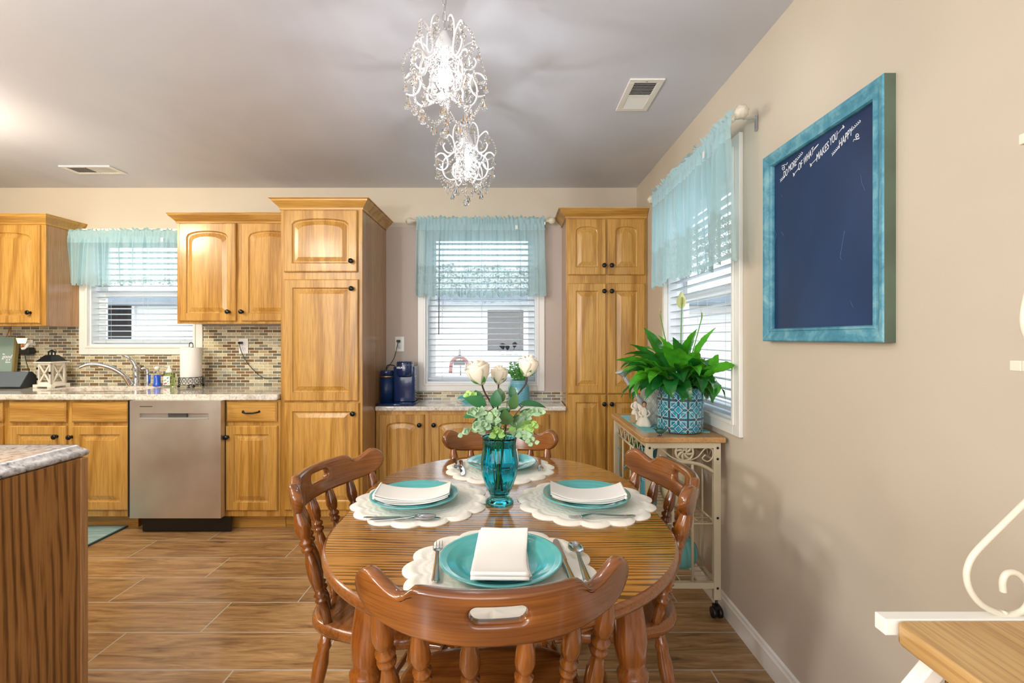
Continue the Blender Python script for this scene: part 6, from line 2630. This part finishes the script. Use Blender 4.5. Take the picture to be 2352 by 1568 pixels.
# lantern
MT['lantern_white'] = plain('chippy_white_wood', 'e9e2d4', 0.7, vary=0.10)
MT['lantern_black'] = plain('lantern_tin', '1f2428', 0.35, 0.5)
lt = thing('lantern', 'white wooden lantern with crossed panes and a black metal roof', 'lantern', (X(119, 3.60), 3.60, KT), R(-4))
a = 0.057
m = MB()
m.box(-a - 0.016, a + 0.016, -a - 0.016, a + 0.016, 0.008, 0.024)
for sx in (-1, 1):
    for sy in (-1, 1):
        m.box(sx * a - 0.016 + (-0.0) , sx * a + 0.016, sy * a - 0.016, sy * a + 0.016, 0.0, 0.010)
m.build('base', 'lantern_white', lt, bevel=0.002)
m = MB().box(-a - 0.014, a + 0.014, -a - 0.014, a + 0.014, 0.182, 0.192)
m.build('cornice', 'lantern_white', lt, bevel=0.002)
for k in range(4):
    Mk = Matrix.Rotation(k * PI / 2, 4, 'Z')
    m = MB()
    m.box(-a, -a + 0.017, -a, -a + 0.010, 0.024, 0.182, Mk).box(a - 0.017, a, -a, -a + 0.010, 0.024, 0.182, Mk)
    m.box(-a + 0.017, a - 0.017, -a, -a + 0.010, 0.024, 0.040, Mk).box(-a + 0.017, a - 0.017, -a, -a + 0.010, 0.168, 0.182, Mk)
    for q in (-1, 1):
        L = math.hypot(2 * (a - 0.017), 0.128)
        an = math.atan2(0.128, 2 * (a - 0.017)) * q
        m.box(-L / 2, L / 2, -0.003, 0.003, -0.005, 0.005, Mk @ Matrix.Translation((0, -a + 0.005, 0.104)) @ Matrix.Rotation(-an, 4, 'Y'))
    s = m.build('door', 'lantern_white', lt)
    MB().box(-a + 0.012, a - 0.012, -a + 0.009, -a + 0.0105, 0.035, 0.172, Mk).build('glass_pane', 'pane', s)
m = MB()
vs = []
for z, q in ((0.192, a + 0.007), (0.198, a + 0.001), (0.236, 0.030), (0.240, 0.024)):
    vs.append([(-q, -q, z), (q, -q, z), (q, q, z), (-q, q, z)])
m.grid(vs, False, True)
m.add(vs[-1], [(0, 1, 2, 3)])
m.build('metal_roof', 'lantern_black', lt)
m = MB()
for k in range(4):
    an = PI / 4 + k * PI / 2
    m.box(-0.003, 0.003, -0.003, 0.003, 0.238, 0.262, Matrix.Translation((0.018 * math.cos(an), 0.018 * math.sin(an), 0)))
m.lathe([(0.030, 0.262), (0.018, 0.270), (0.006, 0.277), (0.0, 0.281)], seg=12)
m.tube([(0.016 + 0.018 * math.cos(2 * PI * k / 18), 0, 0.275 + 0.006 * math.sin(2 * PI * k / 18)) for k in range(18)], 0.0018, 5, closed=True)
m.build('chimney_cap', 'lantern_black', lt)
m = MB().box(-a - 0.002, -a + 0.010, -a - 0.003, -a, 0.135, 0.150).box(-a - 0.002, -a + 0.010, -a - 0.003, -a, 0.055, 0.070).box(a - 0.012, a - 0.002, -a - 0.006, -a, 0.10, 0.118)
m.build('hinges', 'bronze', lt)

# faucet
FD = 3.70
fc = thing('kitchen_faucet', 'chrome single lever faucet behind the sink', 'faucet', (X(313, FD), FD, KT))
o = Vector(fc.location)
m = MB().lathe([(0.030, 0.0), (0.030, 0.004), (0.024, 0.010), (0.0225, 0.06), (0.023, 0.125), (0.026, 0.135), (0.024, 0.150), (0.012, 0.160), (0.0, 0.162)], seg=28)
m.build('body', 'chrome', fc)
pts = [(306, 882), (300, 862), (285, 846), (262, 836), (243, 834), (229, 841)]
m = MB().tube(spline([Vector((X(px, FD), FD - 0.03 - 0.03 * i, Z(py, FD))) - o for i, (px, py) in enumerate(pts)], 6), [0.020 - 0.0003 * i for i in range(31)], 14)
m.build('spout', 'chrome', fc)
m = MB().tube(spline([Vector((0, -0.005, 0.150)), pt(304, 828, FD) - o, pt(295, 820, FD - 0.02) - o, pt(281, 816, FD - 0.03) - o], 6), [0.017 - 0.0006 * i for i in range(19)], 12)
m.build('lever', 'chrome', fc)
sp_ = thing('side_sprayer', 'chrome and clear side sprayer between the faucet and the blue brush', 'sprayer', (X(339, 3.68), 3.68, KT))
MB().lathe([(0.018, 0), (0.018, 0.004), (0.011, 0.012), (0.010, 0.09), (0.012, 0.125), (0.0, 0.13)], seg=20).build('body', 'chrome', sp_)
MB().tube(spline([(0.0, 0, 0.118), (-0.012, -0.01, 0.137), (-0.032, -0.02, 0.130)], 5), 0.010, 10).build('nozzle', 'chrome', sp_)
MB().tube([(0.014, 0, 0.02), (0.018, 0, 0.085)], 0.006, 8).build('trigger', plain('blue_plastic_grip', '1c5fc0', 0.3), sp_)
MT['blue_soap'] = plain('blue_liquid', '1156d6', 0.1, coat=1.0)
bb = thing('soap_bottle', 'bright blue bottle with a white cap behind the sink', 'bottle', (X(361, 3.66), 3.66, KT))
MB().lathe([(0.026, 0), (0.029, 0.004), (0.029, 0.012), (0.024, 0.024), (0.022, 0.05), (0.024, 0.085), (0.0, 0.086)], seg=28).build('lower_bottle', 'blue_soap', bb)
MB().lathe([(0.024, 0.087), (0.022, 0.100), (0.014, 0.112), (0.014, 0.125), (0.016, 0.130)], seg=28).build('clear_neck', 'clear_plastic', bb)
MB().lathe([(0.018, 0.128), (0.018, 0.142), (0.012, 0.150), (0.0, 0.152)], seg=24).build('cap', 'white_paint', bb)
gs = thing('soap_dispenser', 'clear green soap dispenser with butterfly label and white pump', 'soap dispenser', (X(389, 3.64), 3.64, KT))
MB().rounded_slab(lambda i: [((0.036 - i) * math.copysign(abs(math.cos(2 * PI * k / 32)) ** 0.5, math.cos(2 * PI * k / 32)), (0.024 - i) * math.copysign(abs(math.sin(2 * PI * k / 32)) ** 0.5, math.sin(2 * PI * k / 32))) for k in range(32)], 0.0, 0.105, 0.008).build('bottle', 'green_soap', gs)
MB().box(-0.027, 0.022, -0.0262, -0.0252, 0.012, 0.080).build('label', 'tag_white', gs)
m = MB()
for (x, z, cI, s_) in ((0.006, 0.066, 0, 0.006), (-0.014, 0.048, 1, 0.007), (0.008, 0.040, 0, 0.005), (-0.012, 0.024, 2, 0.009), (0.012, 0.022, 1, 0.004)):
    m.mat = cI
    for q in (-1, 1):
        m.ball((x + q * s_ * 0.6, -0.0265, z + q * 0.002), s_, 8, 5, (0.75, 0.06, 0.8))
m.build('butterflies', [plain('print_teal', '3a8ea0', 0.6), plain('print_green', '9ab83a', 0.6), plain('print_pink', 'c25a8a', 0.6)], gs)
MB().lathe([(0.024, 0.104), (0.024, 0.115), (0.016, 0.128), (0.010, 0.132), (0.009, 0.148), (0.0, 0.149)], seg=24).build('collar', 'white_paint', gs)
MB().tube([(0.010, 0, 0.151), (-0.036, -0.002, 0.153)], [0.008, 0.003], 8).build('pump', 'white_paint', gs)
# paper towels
pt_o = thing('paper_towel_holder', 'dark scrolled wire paper towel holder right of the sink', 'paper towel holder', (X(439, 3.60), 3.60, KT))
m = MB()
R0 = 0.079
for zz in (0.022, 0.075):
    m.tube([(R0 * math.cos(2 * PI * k / 40), R0 * math.sin(2 * PI * k / 40), zz) for k in range(40)], 0.0022, 6, closed=True)
for k in range(12):
    a0 = 2 * PI * k / 12
    for rr, nn_ in ((0.017, 14),):
        m.tube([(R0 * math.cos(a0 + rr * math.cos(2 * PI * j / nn_) / R0), R0 * math.sin(a0 + rr * math.cos(2 * PI * j / nn_) / R0), 0.0485 + 0.024 * math.sin(2 * PI * j / nn_)) for j in range(nn_)], 0.0017, 5, closed=True)
    for q in (0, 1, 2, 3):
        an = q * PI / 2 + PI / 4
        m.tube([(R0 * math.cos(a0), R0 * math.sin(a0), 0.0485), (R0 * math.cos(a0 + 0.24 * math.cos(an)), R0 * math.sin(a0 + 0.24 * math.cos(an)), 0.0485 + 0.024 * math.sin(an))], 0.0014, 5)
m.build('scrolled_basket', 'bronze', pt_o)
m = MB()
for k in range(4):
    a0 = PI / 4 + k * PI / 2
    m.ball((R0 * math.cos(a0), R0 * math.sin(a0), 0.010), 0.0095, 10, 8)
    m.tube([(R0 * math.cos(a0), R0 * math.sin(a0), 0.02), (0, 0, 0.018)], 0.002, 5)
m.build('ball_feet', 'bronze', pt_o)
m = MB()
m.tube([(0, 0, 0.018), (0, 0, 0.30)], 0.003, 8)
m.tube(spline([(-0.014, 0, 0.30), (-0.012, 0, 0.325), (0, 0, 0.334), (0.012, 0, 0.325), (0.014, 0, 0.30), (0, 0, 0.292)], 5), 0.0028, 6)
m.tube(spline([(R0, 0, 0.03), (R0 + 0.02, 0, 0.03), (R0 + 0.024, 0, 0.08)], 5), 0.0026, 6)
m.build('centre_rod', 'bronze', pt_o)
m = MB()
rows = []
rt_ = 0.070
for z in (0.022, 0.026, 0.292, 0.296):
    i = 0.003 if z in (0.022, 0.296) else 0
    rows.append([((rt_ - i) * math.cos(2 * PI * k / 48), (rt_ - i) * math.sin(2 * PI * k / 48), z) for k in range(48)])
m.grid(rows, True, True)
m.add(rows[0], [tuple(range(47, -1, -1))])
m.add([(0.004, 0, 0.296)] + rows[-1], [(0, k + 1, (k + 1) % 48 + 1) for k in range(48)])
m.grid([[(-rt_ * math.cos(a) * 1.0, -rt_ * math.sin(a) - 0.0, z) for a in (0.9, 0.6, 0.3, 0.0)] + [(-rt_ - 0.012, 0.02, z)] for z in (0.024, 0.294)], True)
o = m.build('paper_towel_roll', plain('paper_white', 'f2efe8', 0.9, bump=0.4, bscale=120), loc=(X(439, 3.60), 3.60, KT))
tag(o, 'white paper towel roll standing in the scrolled wire holder', 'paper towels')

# cords with plugs
def cord(r, plug, pts, thick=0.0026):
    """plug and cable as children of r, which sits at the plug"""
    o = Vector(plug)
    MB().box(-0.014, 0.014, -0.026, 0.001, -0.009, 0.009).build('plug', 'black', r, bevel=0.004)
    MB().tube(spline([Vector((0, -0.024, 0))] + [Vector(p) - o for p in pts], 8), thick, 6).build('cable', 'black', r)


pc = (X(556, YS), YS - 0.010, Z(787, YS))
cord(thing('extension_cord', 'black cord running from the mosaic outlet down behind the tall pantry', 'extension cord', pc), pc,
     [pt(551, 796, 3.73), pt(560, 820, 3.74), pt(578, 845, 3.745), pt(605, 867, 3.75), pt(640, 868, 3.75)])

# ------------------------------------------------------------------ coffee counter things
QT = 0.7862
MT['navy_gloss'] = plain('navy_plastic', '132c58', 0.18, coat=0.6)
MT['navy_rib'] = plain('navy_matte', '12305c', 0.35)
MT['copper'] = plain('brushed_copper', 'c09a82', 0.25, 0.9)
cm = thing('coffee_maker', 'navy blue single cup coffee maker on the left of the coffee counter', 'coffee maker', (X(916, 3.6), 3.62, QT))
lx = lambda px, d=3.6: X(px, d) - X(916, 3.6)
MB().rounded_slab(lambda i: [(lx(876) + i, -0.15 + i), (lx(957) - i, -0.15 + i), (lx(957) - i, 0.12 - i), (lx(876) + i, 0.12 - i)], 0, 0.018, 0.006).build('base_tray', 'navy_gloss', cm)
m = MB()
x0, x1 = lx(905), lx(954)


def cmo(i, y0=-0.055, y1=0.115):
    c_ = 0.02
    return [(x0 + c_ * 0 + i, y1 - i), (x0 + i, y0 + c_ + i), (x0 + 0.3 * c_ + i, y0 + 0.3 * c_ + i), (x0 + c_ + i, y0 + i), (x1 - c_ - i, y0 + i), (x1 - 0.3 * c_ - i, y0 + 0.3 * c_ + i), (x1 - i, y0 + c_ + i), (x1 - i, y1 - i)]


MB().rounded_slab(cmo, 0.018, Z(842, 3.56) - QT, 0.006).build('body', 'navy_gloss', cm)
hd0, hd1 = Z(866, 3.53) - QT, Z(830, 3.53) - QT
m = MB().lathe([(0.050, hd0), (0.060, hd0 + 0.02), (0.062, hd0 + 0.035), (0.062, hd1 - 0.012), (0.058, hd1 - 0.002), (0.0, hd1)], (lx(932), -0.045, 0), 40)
m.build('brew_head', 'navy_gloss', cm)
m = MB().tube([(lx(932) + 0.0625 * math.cos(2 * PI * k / 40), -0.045 + 0.0625 * math.sin(2 * PI * k / 40), hd1 - 0.026) for k in range(40)], 0.0016, 5, closed=True)
m.build('lid_seam', 'chrome', cm)
text('brand_lettering', 'KEURIG', 0.018, 'chalk', cm, (lx(927), -0.1085, hd1 - 0.045), (PI / 2, 0, 0), 0.0006, 1.0, 0, 0.0006)
m = MB()
for j in range(9):
    z = 0.05 + j * 0.019
    m.box(x1, x1 + 0.001, -0.01, 0.01, z, z + 0.008)
m.build('side_marks', 'zinc', cm)
MB().lathe([(0.047, 0.0185), (0.047, 0.20), (0.0, 0.201)], (lx(890), -0.04, 0), 36, fr=lambda a, r_, z: r_ * (1 + 0.012 * math.cos(40 * a))).build('water_reservoir', 'navy_rib', cm)
MB().lathe([(0.048, 0.201), (0.048, 0.214)], (lx(890), -0.04, 0), 36).build('copper_band', 'copper', cm)
MB().lathe([(0.0485, 0.2145), (0.0485, 0.246), (0.046, 0.252), (0.0, 0.253)], (lx(890), -0.04, 0), 36).build('reservoir_lid', 'navy_gloss', cm)
MB().tube(spline([(lx(886), 0.0, 0.25), (lx(886), 0.03, 0.285), (lx(900), 0.03, 0.285), (lx(906), 0.03, 0.27)], 6), 0.004, 8).build('handle_loop', 'black', cm)

pc = Vector((X(917, YB), YB - 0.014, Z(783, YB)))
pts = [pt(911, 800, 3.74), pt(905, 822, 3.74), pt(895, 838, 3.73), pt(888, 850, 3.72), pt(886, 880, 3.72)]
o = pc - cm.location
cd = MB().tube(spline([o + Vector((0, -0.024, 0))] + [Vector(p) - cm.location for p in pts], 8), 0.0026, 6).build('power_cord', 'black', cm)
MB().box(-0.014, 0.014, -0.026, 0.001, -0.009, 0.009).build('plug', 'black', cd, loc=tuple(o), bevel=0.004)

# eat sign
MT['aqua_wood'] = plain('aqua_painted_wood', '2fa3ad', 0.5)
es = thing('word_sign', 'small turquoise script word sign reading eat on the coffee counter', 'sign', (X(1047, 3.62), 3.62, QT))
o = text('lettering', 'eat', 0.105, 'aqua_wood', es, (0, 0, 0), (PI / 2, 0, 0), 0.006, 1.15, 0.3, 0.004, 'LEFT')
o.location.z = 0.0008 - min(v.co.y for v in o.data.vertices)

# mason jar with baby's breath
mj = thing('mason_jar_planter', 'blue mason jar of green sprigs on the coffee counter', 'jar', (X(1192, 3.60), 3.62, QT))
m = MB().lathe([(0.0, 0.0), (0.072, 0.0), (0.080, 0.008), (0.082, 0.02), (0.082, 0.12), (0.074, 0.140), (0.066, 0.150), (0.066, 0.172), (0.068, 0.176), (0.064, 0.178), (0.060, 0.170), (0.060, 0.150), (0.0, 0.150)], seg=48, caps=False)
m.build('jar_body', plain('blue_mason_glaze', '5fa4b6', 0.2, coat=0.5), mj)
m = MB()
for zz in (0.154, 0.162, 0.170):
    m.tube([(0.0665 * math.cos(2 * PI * k / 32), 0.0665 * math.sin(2 * PI * k / 32), zz) for k in range(32)], 0.0022, 5, closed=True)
for q in range(5):
    m.tube([(0.0818 * math.cos(-1.35 + 0.0), 0.0818 * math.sin(-1.35), 0.035 + q * 0.018), (0.0818 * math.cos(-1.15), 0.0818 * math.sin(-1.15), 0.035 + q * 0.018)], 0.002, 5)
m.build('embossing', plain('pale_blue_emboss', '9cc8d2', 0.3), mj)
m, mw = MB(), MB()
r2 = random.Random(4)
for k in range(46):
    a = r2.random() * 6.28
    sprd = r2.random()
    top = Vector((0.11 * sprd * math.cos(a), 0.09 * sprd * math.sin(a), 0.21 + 0.13 * r2.random() * (1.1 - 0.4 * sprd)))
    b = Vector((0.03 * math.cos(a), 0.03 * math.sin(a), 0.155))
    sp = spline([b, b.lerp(top, 0.5) + Vector((0, 0, 0.015)), top], 5)
    m.tube(sp, 0.0009, 4)
    for p in sp[3:]:
        for q in range(2):
            an = r2.random() * 6.28
            leaf(m, p, (math.cos(an), math.sin(an), 0.5), 0.018, 0.010, 0.3, 0.1, normal=(0, -1, 0.5), n=4)
    if k % 2:
        mw.ball(top, 0.0045, 6, 4)
m.build('sprigs', 'leaf_mid', mj)
mw.build('tiny_blossoms', 'petal', mj)

# ------------------------------------------------------------------ outside
MT['siding'] = None
t = NT('white_siding')
tc = t.node('ShaderNodeTexCoord')
sp = t.node('ShaderNodeSeparateXYZ')
t.link(tc.outputs['Object'], sp.inputs[0])
fr_ = t.math('FRACT', t.math('MULTIPLY', t.math('ADD', sp.outputs[2], 20.0), 1 / 0.115))
t.set(t.ramp(fr_, [(0.0, lin('a9abac')), (0.07, lin('e9eaea'))]).outputs[0], 0.6)
t.bump(fr_, 0.4, 0.01)
MT['siding'] = t.m
MT['shutter'] = plain('dark_window', '1a232b', 0.8, spec=0.05)
MT['roof_out'] = plain('blue_grey_roof', '7d8a95', 0.7, vary=0.1)
MT['ground'] = plain('pale_ground', 'a8a69c', 0.9, vary=0.1)
m = MB().box(-14, 12, YB + 0.4, 20, -0.62, -0.6)
m.box(XR + 0.4, 12, -6, YB + 0.4, -0.62, -0.6)
tag(m.build('ground', 'ground'), kind='structure')
nh = thing('neighbour_house', 'white sided neighbouring house seen through the two back windows', 'house', (-1.5, 8.4, -0.6))
o = Vector(nh.location)
MB().box(-7.5, 6.0, 0, 4, 0, 2.60).build('siding_wall', 'siding', nh)
m = MB()
m.grid([[(-7.9, -0.35, 2.47), (6.4, -0.35, 2.47)], [(-7.9, -0.35, 2.63), (6.4, -0.35, 2.63)], [(-7.9, 2.5, 2.95), (6.4, 2.5, 2.95)]], False)
m.box(-7.9, 6.4, -0.35, 0, 2.45, 2.47)
m.build('roof', 'roof_out', nh, solid=0.03)
for (p0, p1, q0, q1) in ((1120, 1202, 712, 806), (245, 306, 700, 778)):
    d = 8.4
    xa, xb, za, zb = X(p0, d) - o.x, X(p1, d) - o.x, Z(q1, d) - o.z, Z(q0, d) - o.z
    w_o = MB().box(xa - 0.05, xb + 0.05, -0.04, 0.0, za - 0.05, zb + 0.05).build('window_surround', 'vinyl', nh)
    MB().box(xa, xb, -0.05, -0.041, za, zb).build('dark_pane', 'shutter', w_o)
fd = thing('garden_ornament', 'red arched ornament on a thin pole outside, behind the middle window blind', 'garden ornament', pt(1055, 838, 4.6))
m = MB()
m.tube(spline([(-0.085, 0, -0.075), (-0.075, 0, 0.02), (-0.045, 0, 0.06), (0, 0, 0.075), (0.045, 0, 0.06), (0.075, 0, 0.02), (0.085, 0, -0.075)], 6), 0.017, 8)
m.build('red_arch', plain('brick_red', '8a1c1f', 0.5), fd)
MB().lathe([(0.03, 0.075), (0.015, 0.09), (0.004, 0.10), (0.004, 0.12), (0.0, 0.121)], seg=14).build('finial', 'bronze', fd)
MB().box(-0.055, 0.055, -0.01, 0.01, 0.0, 0.045).build('dark_plaque', 'shutter', fd)
MB().tube(spline([(0, 0, 0.115), (0.0, 0.04, 0.15), (0, 0.10, 0.11), (0, 0.12, -0.1), (0, 0.12, -1.6)], 8), 0.004, 6).build('hanger_pole', 'bronze', fd)
fn = thing('porch_wall', 'pale building seen through the right wall window', 'building', (5.2, 3.5, -0.6))
MB().box(0, 0.3, -4.5, 4.5, 0, 2.6).build('siding_wall', 'siding', fn)
m = MB()
for k in range(6):
    y = -3.6 + k * 1.3
    m.box(-0.02, 0, y, y + 0.6, 1.2, 2.2)
m.build('window_row', plain('grey_pane', '8b979c', 0.3), fn)
MT['tree'] = plain('hedge_green', '7c9a72', 0.8, vary=0.2)
for i, (x, y, s_) in enumerate(((7.2, -0.6, 1.2), (7.4, 4.0, 1.3), (7.2, 8.6, 1.2))):
    tr_ = thing('garden_tree', ('tree beyond the right window, nearest the viewer', 'tree beyond the right window, the middle one', 'tree beyond the right window, farthest away')[i], 'tree', (x, y, -0.6))
    MB().tube([(0, 0, 0), (0.05, 0, 1.9)], [0.12, 0.08], 8).build('trunk', 'stem_dark', tr_)
    m = MB()
    r3 = random.Random(i)
    for k in range(40):
        a, b = r3.random() * 6.28, r3.random()
        m.ball((s_ * 0.8 * b * math.cos(a), s_ * 0.8 * b * math.sin(a), 2.4 + r3.uniform(-0.5, 0.9) * s_), 0.32 * s_, 7, 5, smooth=False)
    m.build('crown', 'tree', tr_)
